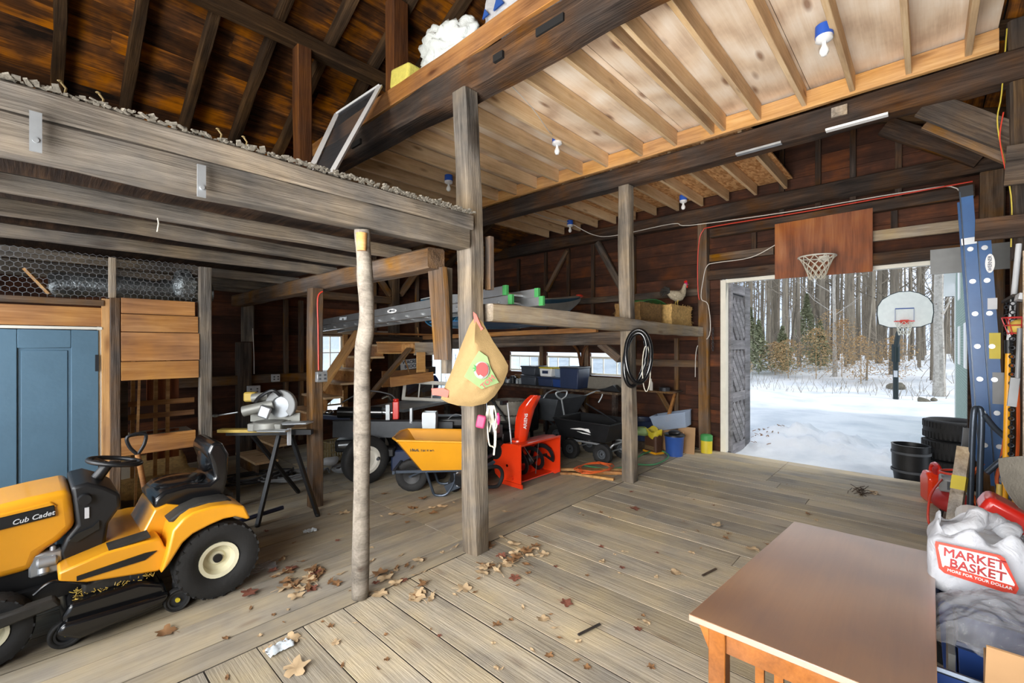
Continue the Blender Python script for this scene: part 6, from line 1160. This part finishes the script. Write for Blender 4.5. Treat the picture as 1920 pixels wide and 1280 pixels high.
for z, r_ in ((1.92, .08), (1.87, .07), (1.82, .055)): m.torus((4.3, -.43, z), r_, .004, (0, 0, 1), 18, 5)
for k in range(8): a_ = 2*pi*k/8; m.tube([(4.3+.08*cos(a_), -.43+.08*sin(a_), 1.92), (4.3+.05*cos(a_), -.43+.05*sin(a_), 1.81)], .003, 5)
A(m, 'wires', 'redlabel'); A(MB().sph((4.3, -.43, 1.86), (.055, .055, .05)), 'scoop', 'sawyellow')
tag(MB().box((4.4, -.47, 2.05), (.2, .09, .04), (.2, 0, 0)).build('folded_paper', 'label'), 'white folded paper on a nail above the wire basket', 'paper')
W('wall_cable', [(5.17, -.45, 4.2), (5.15, -.42, 3.7), (5.16, -.40, 3.45), (5.16, -.47, 2.9), (5.16, -.47, 2.5)], .0045, 'yellowcord', 'yellow cable down the dark cable post'); W('wall_cable', [(5.15, -.43, 3.55), (5.14, -.41, 3.35), (5.15, -.44, 3.1)], .004, 'redcord', 'pink cable curling off the dark cable post')
W('orange_cord_loop', [(5.55, -.50, 2.0), (5.5, -.50, 1.5), (5.5, -.46, .9), (5.48, -.42, .6), (5.5, -.5, .55), (5.52, -.54, .9), (5.53, -.54, 1.5)], .012, 'orangecord', 'orange cord hanging behind and right of the blue ladder')
W('orange_cord_loop', [(5.45, -.34, .75), (5.45, -.28, .65), (5.46, -.27, .5), (5.48, -.31, .38)], .014, 'orangecord', 'orange cord loop showing below the blue ladder')
for k, (x, h) in enumerate(((6.4, 2.9), (6.9, 3.2), (4.6, 3.0), (4.0, 2.6))): timber('wall_stud', (x, -.66, 0), (x, -.66, h), .07, .09, 'brownpost', ['first', 'second', 'third', 'fourth'][k] + ' brown stud on the south wall by the blue ladder', 'stud', 'studs on the south wall', st=.4)
tag(MB().bx(3.98, 4.0, -.47, -.41, .0, 2.3).build('white_strip', 'greylight'), 'pale vertical strip at the right edge among the tools', 'strip')
tag(MB().bx(4.75, 5.42, -.70, -.44, 2.085, 2.105).build('wall_ledge', 'greydark'), 'narrow wooden ledge the chains hang from, right of the blue ladder', 'ledge')
# crates near stairs
t = thing('laundry_basket', 'beige plastic laundry basket behind the trunk prop', 'basket', (3.2, 6.55, 0)); m = MB()
for z in (.02, .16, .29): m.tube([(-.2, -.15, z), (.2, -.15, z), (.2, .15, z), (-.2, .15, z)], .010, 6, True, False)
for k in range(11):
    x = -.2+.04*k
    for y in (-.15, .15): m.bx(x-.006, x+.006, y-.004, y+.004, 0, .29)
for k in range(7):
    y = -.12+.04*k
    for x in (-.2, .2): m.bx(x-.004, x+.004, y-.006, y+.006, 0, .29)
m.bx(-.2, .2, -.15, .15, 0, .012).build('basket', 'tan', t)
tag(MB().sph((2.95, 6.3, .07), (.13, .10, .07)).jit(.03, 8).build('plastic_bag', 'whitefilm'), 'crumpled white plastic bag beside the laundry basket', 'bag')
# ================================================================= LEAVES ON THE FLOOR
random.seed(31)
def leafmesh(kind, mat, seed):
    rnd = random.Random(seed); m = MB(); n = 26; k = 5 if kind == 'maple' else 3; pts = []
    for i in range(n):
        a_ = 2*pi*i/n
        if kind == 'maple': r_ = .55 + .45*abs(cos(a_*2.5))**1.5 + .08*sin(a_*11)
        else: r_ = (.55 + .12*sin(a_*9))*(1.0 if abs(cos(a_)) < .8 else 1.3)
        pts.append((r_*cos(a_)*(1 if kind == 'maple' else 1.2), r_*sin(a_)*(1 if kind == 'maple' else .55)))
    cl = rnd.uniform(.25, .8); ph = rnd.uniform(0, 6)
    def h(x, y): return .10 + cl*.35*(x*x*cos(ph)**2 + y*y*sin(ph)**2) + .12*sin(x*4+ph)*sin(y*3)
    vs = [(0, 0, h(0, 0)-.06)] + [(x*.5, y*.5, h(x*.5, y*.5)) for x, y in pts] + [(x, y, h(x, y)) for x, y in pts]
    lo = min(v[2] for v in vs); vs = [(v[0]*.05, v[1]*.05, (v[2]-lo)*.05+.001) for v in vs]
    fs = [(0, 1+i, 1+(i+1) % n) for i in range(n)] + [(1+i, 1+n+i, 1+n+(i+1) % n, 1+(i+1) % n) for i in range(n)]
    m.add(vs, fs, True); m.tube([(-.02, 0, .004), (-.05, .0, .008), (-.075, .006, .003)], .0012, 4)
    me = m.build('dry_leaf', mat, nofix=True); return me
protos = [leafmesh(k, mt, i) for i, (k, mt) in enumerate((('maple', 'leafbrown'), ('maple', 'leaftan'), ('oak', 'leafbrown'), ('oak', 'leaftan'), ('maple', 'leafred'), ('oak', 'leafbrown'), ('maple', 'leaftan')))]
spots = []
def fl(u, v): d = 841*HC/(v-645); r_ = (u-960)/841*d; return (.7333*d+.68*r_, .68*d-.7333*r_)
named = [((310, 1187), 0, 1.5, 'dark brown curled leaf on the floor in front of the mower'), ((545, 1200), 1, 1.5, 'pale leaf beside the crumpled white paper'), ((555, 1255), 1, 1.9, 'large pale torn leaf at the bottom of the picture'), ((712, 1115), 1, 1.5, 'pale maple leaf at the foot of the trunk prop'), ((965, 1085), 4, 1.2, 'small red leaf in front of the middle post'), ((1062, 1132), 4, 1.2, 'thin red leaf curled over a plank joint'), ((1265, 1075), 1, 1.5, 'pale leaf left of the table, nearer one'), ((1190, 955), 4, 1.5, 'red-brown leaf on the planks before the tube post'), ((1345, 985), 1, 1.6, 'pale leaf in the middle of the drive floor'), ((1410, 1030), 1, 1.5, 'pale leaf just left of the table top'), ((1640, 925), 1, 1.6, 'pale leaf on the planks before the doorway'), ((1018, 1162), 1, 1.2, 'single tan leaf on the planks, lower middle'), ((870, 1105), 1, 1.5, 'tan maple leaf lying before the middle post')]
random.seed(4)
def place(p, xy, s_, label, group=None, first=None):
    o = p.copy(); C.objects.link(o); o.location = (xy[0], xy[1], .0045); o.rotation_euler = (random.uniform(-.12, .12), random.uniform(-.12, .12), random.uniform(0, 6.28)); o.scale = (s_,)*3; tag(o, label, 'leaf', group); return o
for uv, k, s_, lab in named: place(protos[k], fl(*uv), s_*.78, lab)
GLF = {'a': ('dry leaf in the drift around the foot of the middle post', 'leaf drift at the middle post'), 'b': ('dry leaf in the drift left of the trunk prop', 'leaf drift left of the trunk prop'), 'c': ('small dry leaf scattered over the plank floor', 'scattered dry leaves'), 'd': ('dry leaf in the drift right of the trunk prop', 'leaf drift right of the trunk prop'), 'e': ('dry leaf on the floor under the wheelbarrow', 'leaves under the wheelbarrow')}
def pile(key, n, fn, s_=(.6, 1.3), kk=(0, 1, 2, 3, 5, 1, 3, 0, 4)):
    for i in range(n):
        x, y = fn()
        if abs(x-2.59) < .13 and abs(y-2.8) < .13: x += .22
        o = place(protos[random.choice(kk)], (x, y), random.uniform(*s_)*(.72 if key == 'c' else 1.0), *GLF[key]); o.location.z += random.random()*.012 if key != 'c' else 0
pile('a', 34, lambda: (random.gauss(2.68, .20), random.gauss(2.52, .14)))
pile('b', 34, lambda: fl(random.gauss(555, 38), random.gauss(1090, 18)))
pile('d', 22, lambda: fl(random.gauss(755, 35), random.gauss(1092, 22)))
pile('e', 12, lambda: fl(random.gauss(790, 50), random.gauss(960, 14)))
def sc_():
    while 1:
        u, v = random.uniform(420, 1600), random.uniform(900, 1275)
        if u > 1270 and v > 1050: continue
        x, y = fl(u, v)
        if abs(x-2.59) < .16 and abs(y-2.8) < .16: continue
        if x > 1.65 and y < .7 and x < 3.1: continue
        if x < 1.25 and y > 3.4: continue
        return x, y
pile('c', 110, sc_, (.35, .95))
for p in protos: bpy.data.objects.remove(p)
def lowsheet(name, uv, r_, mat, lab, cat):
    x, y = fl(*uv); m = MB().grid(lambda a, b: (x+(a-.5)*r_*2*(1-.3*abs(b-.5)), y+(b-.5)*r_*1.2, .012+.03*abs(noise.noise(V((a*5, b*5, x))))), 12, 10, .001); m.jit(.012, 18); return tag(m.build(name, mat), lab, cat)
lowsheet('crumpled_paper', (524, 1218), .07, 'paper', 'crumpled white paper on the floor, lower left of the trunk prop', 'paper'); lowsheet('crumpled_film', (490, 1068), .11, 'clearfilm', 'crumpled clear film on the floor behind the mower wheel', 'plastic'); lowsheet('crumpled_paper', (580, 998), .06, 'paper', 'small crumpled white paper near the foot of the saw stand', 'paper')
m = MB()
for k in range(26): a_ = random.uniform(-.6, .6); p = V((random.gauss(0, .10), random.gauss(0, .05), .006+random.random()*.02)); d = V((cos(a_), sin(a_), random.uniform(-.1, .1)))*.09; m.bar(p-d, p+d, .005, .004)
x, y = fl(1625, 925); m.xf(M.Translation((x, y+.05, .004))); tag(m.build('twig_pile', 'rafter'), 'little heap of dark twigs on the planks near the doorway', 'twigs', kind='stuff')
for (u, v), lab in (((1105, 1183), 'short splinter of wood on the floor, lower middle'), ((1330, 1075), 'small dark splinter on the planks left of the table')):
    x, y = fl(u, v); tag(MB().bar((x-.09, y+.02, .012), (x+.09, y-.02, .012), .014, .008).build('wood_splinter', 'greydark'), lab, 'splinter')
# ================================================================= OUTSIDE
random.seed(12)
def gz(x, y):
    d = max(0, x-7.9); z = -.10 + .03*noise.noise(V((x*.8, y*.8, 0)))
    if d < 12: z += .30*math.exp(-((x-9.6)/.75)**2 - ((y-1.5)/1.0)**2)*(1 + .9*noise.noise(V((x*2.6, y*2.6, 1)))) + (.13*abs(noise.noise(V((x*5, y*5, 2)))) + .05*noise.noise(V((x*11, y*11, 2))))*math.exp(-((x-9.5)/1.1)**2)
    t_ = min(1, max(0, (x-19)/12)); z += .95*t_*t_*(3-2*t_) + .12*noise.noise(V((x*.35, y*.35, 4)))*min(1, d/9)
    if -2 < x < 7.85 and -.9 < y < 8.1: z = -.35
    return z
xs = [-45, -25, -12, -6, -2.01, -1.9, 2, 7.7, 7.86] + [7.9+.07*i for i in range(60)] + [12.2+.35*i for i in range(50)] + [30+1.5*i for i in range(20)] + [65, 90]
ys = [-45, -25, -14, -8, -5] + [-3.5+.07*i for i in range(100)] + [3.6+.4*i for i in range(12)] + [8.5+1.2*i for i in range(16)] + [32, 50, 80]
m = MB(); k = len(ys); m.add([(x, y, gz(x, y)) for x in xs for y in ys], [(i*k+j, (i+1)*k+j, (i+1)*k+j+1, i*k+j+1) for i in range(len(xs)-1) for j in range(k-1)], True)
struct(m.build('snow_ground', 'snow', nofix=True))
# trees
def treemesh(h, r_, seed, nb=16, lean=.02):
    rnd = random.Random(seed); m = MB(); P = [V((0, 0, -.4))]; n = 9
    for i in range(1, n+1): P.append(V((P[-1].x + rnd.uniform(-lean, lean)*h/n*2, P[-1].y + rnd.uniform(-lean, lean)*h/n*2, h*i/n)))
    m.tube(P, [r_*(1.25 if i == 0 else (1 - .75*i/n)) for i in range(n+1)], 8)
    def br(p, d, l, rr, dep):
        q = p + d*l*.5 + V((0, 0, l*.06)); e = q + (d + V((rnd.uniform(-.3, .3), rnd.uniform(-.3, .3), .25))).normalized()*l*.5
        m.tube([p, q, e], [rr, rr*.6, rr*.25], 4)
        if dep:
            for k in range(3): b = p.lerp(e, rnd.uniform(.3, .9)); br(b, (d + V((rnd.uniform(-.9, .9), rnd.uniform(-.9, .9), rnd.uniform(-.1, .6)))).normalized(), l*.5, rr*.45, dep-1)
    for b in range(nb):
        f_ = rnd.uniform(.22, 1); i = min(n-1, int(f_*n)); p = P[i].lerp(P[i+1], f_*n-i); a_ = rnd.uniform(0, 6.28); br(p, V((cos(a_), sin(a_), rnd.uniform(.2, .9))).normalized(), rnd.uniform(1.0, 2.4)*(1.15-f_*.6), r_*.24, 1)
    return m
tp = [treemesh(13, .17, 1).build('forest_tree', 'treebark'), treemesh(14, .13, 2).build('forest_tree', 'treebark'), treemesh(12, .09, 3, 14).build('forest_tree', 'treebark'), treemesh(13, .06, 4, 12, .04).build('forest_tree', 'treebark'), treemesh(11, .04, 5, 12, .05).build('forest_tree', 'treebark')]
cnt = 0
for layer, (x0, x1, n, ks) in enumerate(((23, 30, 46, (0, 1, 2, 3, 4)), (30, 40, 90, (0, 1, 1, 2, 3, 4)), (40, 56, 110, (0, 0, 1, 2)))):
    for i in range(n):
        x = random.uniform(x0, x1); y = (i+random.random())/n*(.62*x+3) - .16*x - 1; o = tp[random.choice(ks)].copy(); C.objects.link(o); o.location = (x, y, gz(x, y)); o.rotation_euler = (0, 0, random.uniform(0, 6.28)); s_ = random.uniform(.85, 1.2); o.scale = (s_, s_, random.uniform(.9, 1.15))
        tag(o, ['bare grey tree at the near edge of the woods', 'bare grey tree within the woods', 'bare grey tree deep at the back of the woods'][layer], 'tree', ['nearest row of bare trees', 'middle rows of bare trees', 'back rows of bare trees'][layer])
for p in tp: bpy.data.objects.remove(p)
o = treemesh(12, .16, 9, 10, .01).build('birch_tree', 'birchbark', loc=(21.5, -.28, gz(21.5, -.28)-.2)); tag(o, 'pale-barked tree standing left of the green house', 'tree')
o = treemesh(11, .08, 19, 10, .01).build('birch_tree', 'birchbark', loc=(24.5, 3.05, gz(24.5, 3.05))); tag(o, 'thin white birch left of the outdoor backboard', 'tree')
# evergreens and beech leaves
def foliage(n, rx, rz, mat, name, label, cat, loc, sz, cone=True, flat=.3, seed=0, grp=None):
    rnd = random.Random(seed); m = MB(); h = rz
    m.tube([(0, 0, -.3), (0, 0, h*.9)], [.018, .006], 5)
    for i in range(n):
        f_ = rnd.random()**.8; rr = rx*((1-f_) if cone else sin(pi*min(1, f_*.9+.1))**.6)*rnd.uniform(.2, 1); a_ = rnd.uniform(0, 6.28); c_ = V((rr*cos(a_), rr*sin(a_), .15+h*f_*.95)); s_ = sz*rnd.uniform(.6, 1.3); d = V((rnd.uniform(-1, 1), rnd.uniform(-1, 1), rnd.uniform(-flat, flat))).normalized()*s_; e = d.cross(V((rnd.uniform(-1, 1), rnd.uniform(-1, 1), 1))).normalized()*s_*.45
        m.add([c_-d, c_+e, c_+d, c_-e], [(0, 1, 2, 3)])
    o = m.build(name, mat, loc=loc, nofix=True); return tag(o, label, cat, grp)
for k, (x, y, rx, h) in enumerate(((24, 6.0, .8, 2.6), (25, 5.2, .7, 2.2), (26, 6.9, .9, 3.2), (28, 4.7, 1.0, 3.8), (27, 8.2, .8, 2.0), (26.5, 3.9, .7, 2.4), (30, 9.3, 1.1, 3.0))):
    foliage(1500, rx, h, 'needle', 'young_evergreen', 'small dull green evergreen at the edge of the woods', 'evergreen', (x, y, gz(x, y)), .10, True, .5, k, 'young evergreens before the woods')
for k, (x, y, rx, h) in enumerate(((23.5, 3.6, 1.0, 2.2), (23.2, 4.6, .9, 1.7), (24.5, 2.8, .9, 2.5), (23, 2.0, .8, 1.9), (24, 5.3, .8, 1.5), (23.5, 1.0, .9, 1.8), (22.5, 6.4, .6, 1.0), (25.5, 3.2, 1.2, 3.0), (25, 7.4, .9, 1.5))):
    foliage(1100, rx, h, 'beech', 'young_beech', 'young beech with dry tan-brown leaves at the edge of the woods', 'shrub', (x, y, gz(x, y)), .045, False, .5, 40+k, 'young beeches with dry leaves')
m = MB()
for i in range(3600):
    x = random.uniform(22.5, 58); y = random.uniform(-.18*x, .5*x+2); p = V((x, y, gz(x, y)+random.uniform(0, 3.5)*random.random())); d = V((random.uniform(-1, 1), random.uniform(-1, 1), random.uniform(.3, 2))).normalized()*random.uniform(.3, 1.1); m.tube([p, p+d*.5+V((random.uniform(-.1, .1), random.uniform(-.1, .1), 0)), p+d], [.012, .009, .003], 3)
tag(m.build('brushwood', 'twig'), 'tangle of bare grey brush among the tree trunks', 'brush', kind='stuff')
m = MB()
for i in range(200):
    x = random.uniform(20, 23); y = random.uniform(-.6, 8); p = V((x, y, gz(x, y)-.02)); d = V((random.uniform(-.5, .5), random.uniform(-.5, .5), 1)).normalized()*random.uniform(.15, .6); m.tube([p, p+d*.6, p+d+V((random.uniform(-.1, .1),)*2+(0,))], [.008, .006, .002], 3)
tag(m.build('snow_weeds', 'twig'), 'thin weed stalks sticking out of the snow before the woods', 'weeds', kind='stuff')
for k, (x, y, r_, lab) in enumerate(((19.5, .10, .17, 'snow-capped rock right of the basketball pole'), (19.7, -.14, .10, 'smaller rock beside the snow-capped one'), (22.5, .9, .3, 'snow-covered stump far behind the basketball pole'))):
    tag(MB().sph((0, 0, 0), (r_, r_, r_*.6), 16, 10).jit(.08, 4, k).build('snowy_rock', 'rock', loc=(x, y, gz(x, y)+.02)), lab, 'rock')
m = MB()
for i in range(60): x, y = random.gauss(9.6, .5), random.gauss(2.25, .2); m.bar((x, y, gz(x, y)+.01), (x+random.uniform(-.06, .06), y+random.uniform(-.06, .06), gz(x, y)+.03), .012, .008)
tag(m.build('ground_litter', 'leafbrown'), 'brown litter showing through the snow beside the open door leaf', 'litter', kind='stuff')
# outdoor basketball stand
g0 = gz(20.2, .78); t = thing('basketball_stand', 'outdoor basketball stand with a white fan backboard and dark pole in the snow', 'basketball stand', (19.9, .82, g0))
bc = V((18.4, .66, 2.62)); ang = math.atan2(.1, 1)
def bk(y, z, x=0): return V((18.35+x, .53+y*.66, 2.83+z*.92))
out = [(-.92, -.48), (-.55, -.60), (0, -.62), (.55, -.60), (.92, -.48), (.98, -.15), (.96, .12), (.80, .34), (.50, .50), (.2, .58), (-.2, .58), (-.50, .50), (-.80, .34), (-.96, .12), (-.98, -.15)]
def plate(pts, x0, x1): return MB().add([bk(a_, b_, x0) for a_, b_ in pts] + [bk(a_, b_, x1) for a_, b_ in pts], [tuple(range(len(pts)))[::-1], tuple(range(len(pts), 2*len(pts)))] + [(i, (i+1) % len(pts), len(pts)+(i+1) % len(pts), len(pts)+i) for i in range(len(pts))])
bd = A(plate(out, -.02, .02), 'backboard', 'backboard'); A(MB().tube([bk(a_, b_, -.0) for a_, b_ in out], .022, 6, True, False), 'edge_trim', 'darkpole', bd)
A(MB().bar(bk(-.33, -.40, -.024), bk(-.33, .02, -.024), .006, .03).bar(bk(.33, -.40, -.024), bk(.33, .02, -.024), .006, .03).bar(bk(-.33, .02, -.024), bk(.33, .02, -.024), .006, .03).bar(bk(-.33, -.40, -.024), bk(.33, -.40, -.024), .006, .03), 'target_square', 'blue', bd)
rm = A(MB().torus(tuple(bk(0, -.42, -.28)), .23, .014, (0, 0, 1), 28, 8), 'rim', 'redcord'); A(MB().box(tuple(bk(0, -.43, -.06)), (.14, .2, .12)), 'rim_bracket', 'redcord', rm)
A(net(bk(0, -.42, -.28), .22, .13, .42, 10, 5, .014), 'net', 'rope')
A(MB().tube([(19.95, .80, g0-.2), (19.95, .80, 1.6), (19.5, .72, 2.1), (18.5, .53, 2.45)], [.075, .075, .07, .05], 12), 'pole', 'darkpole'); A(MB().cyl((19.93, .80, 1.15), (19.93, .80, 1.75), .11), 'sleeve', 'darkpole'); A(MB().box((19.86, .80, .75), (.02, .10, .22)), 'sticker', 'label')
# green house
t = thing('green_house', 'pale green clapboard house with white trim at the right of the doorway', 'house', (13, -4, 0))
A(MB().add([(10.2, -.52, -.4), (16.2, -.52, -.4), (16.2, -.52, 3.3), (10.2, -.52, 3.3), (10.2, -7, -.4), (16.2, -7, -.4), (16.2, -7, 3.3), (10.2, -7, 3.3), (13.2, -.52, 6.6), (13.2, -7, 6.6)], [(0, 1, 2, 8, 3), (4, 7, 9, 6, 5), (0, 3, 7, 4), (1, 5, 6, 2), (2, 6, 9, 8), (3, 8, 9, 7)]), 'walls', 'clapboard')
A(MB().bx(16.12, 16.26, -.56, -.50, -.4, 3.3), 'corner_trim', 'logo'); A(MB().bar((16.5, -.45, 3.05), (13.2, -.45, 6.75), .3, .14).bar((9.9, -.45, 3.05), (13.2, -.45, 6.75), .3, .14), 'rake_trim', 'logo')
A(MB().add([(9.8, -.35, 3.0), (13.2, -.35, 6.8), (13.2, -7.2, 6.8), (9.8, -7.2, 3.0), (9.8, -.35, 3.1), (13.2, -.35, 6.9), (13.2, -7.2, 6.9), (9.8, -7.2, 3.1)], [(0, 1, 2, 3), (7, 6, 5, 4), (0, 4, 5, 1), (1, 5, 6, 2), (2, 6, 7, 3), (3, 7, 4, 0)]).add([(16.6, -.35, 3.0), (13.2, -.35, 6.8), (13.2, -7.2, 6.8), (16.6, -7.2, 3.0), (16.6, -.35, 3.1), (13.2, -.35, 6.9), (13.2, -7.2, 6.9), (16.6, -7.2, 3.1)], [(3, 2, 1, 0), (4, 5, 6, 7), (1, 5, 4, 0), (2, 6, 5, 1), (3, 7, 6, 2), (0, 4, 7, 3)]), 'roof', 'darkgrey')
for (x, z) in ((14.2, 1.3), (14.2, 2.75), (11.9, 1.3)):
    wd = A(MB().bx(x-.35, x+.35, -.55, -.50, z, z+.85), 'window', 'logo'); A(MB().bx(x-.26, x+.26, -.555, -.548, z+.08, z+.77), 'pane', 'paper', wd)
# tires and planter outside
for k in range(3):
    m = MB(); tire(m, (0, 0, 0), (0, 0, 1), .315, .26, .20, 0, 40)
    for i in range(44):
        for s_ in (-1, 1): a_ = 2*pi*(i+.5*(s_ > 0))/44; p = V((cos(a_), sin(a_), 0))*.317; m.bar(p+Z*s_*.03, p+Z*s_*.11, .022, .008, up=V((cos(a_), sin(a_), 0)))
    tag(m.build('car_tire', 'rubber', loc=(8.42+.015*k, -.24-.01*k, .075+.265*k)), ['lowest', 'middle', 'topmost with a rim inside'][k] + ' black car tire of the stack outside the door', 'tire', 'car tires outside the door')
t = thing('barrel_planter', 'dark barrel-shaped planter on the snow left of the car tires', 'planter', (8.02, .17, -.07)); MB().lathe([(0, 0), (.17, 0), (.195, .2), (.20, .46), (.205, .48), (.18, .48), (.17, .06), (0, .05)], n=28).build('barrel', 'blackplastic', t)
for z in (.12, .36): MB().lathe([(.197, z), (.207, z), (.207, z+.03), (.197, z+.03)], n=28, closed=True).build('hoop_band', 'darkgrey', t)
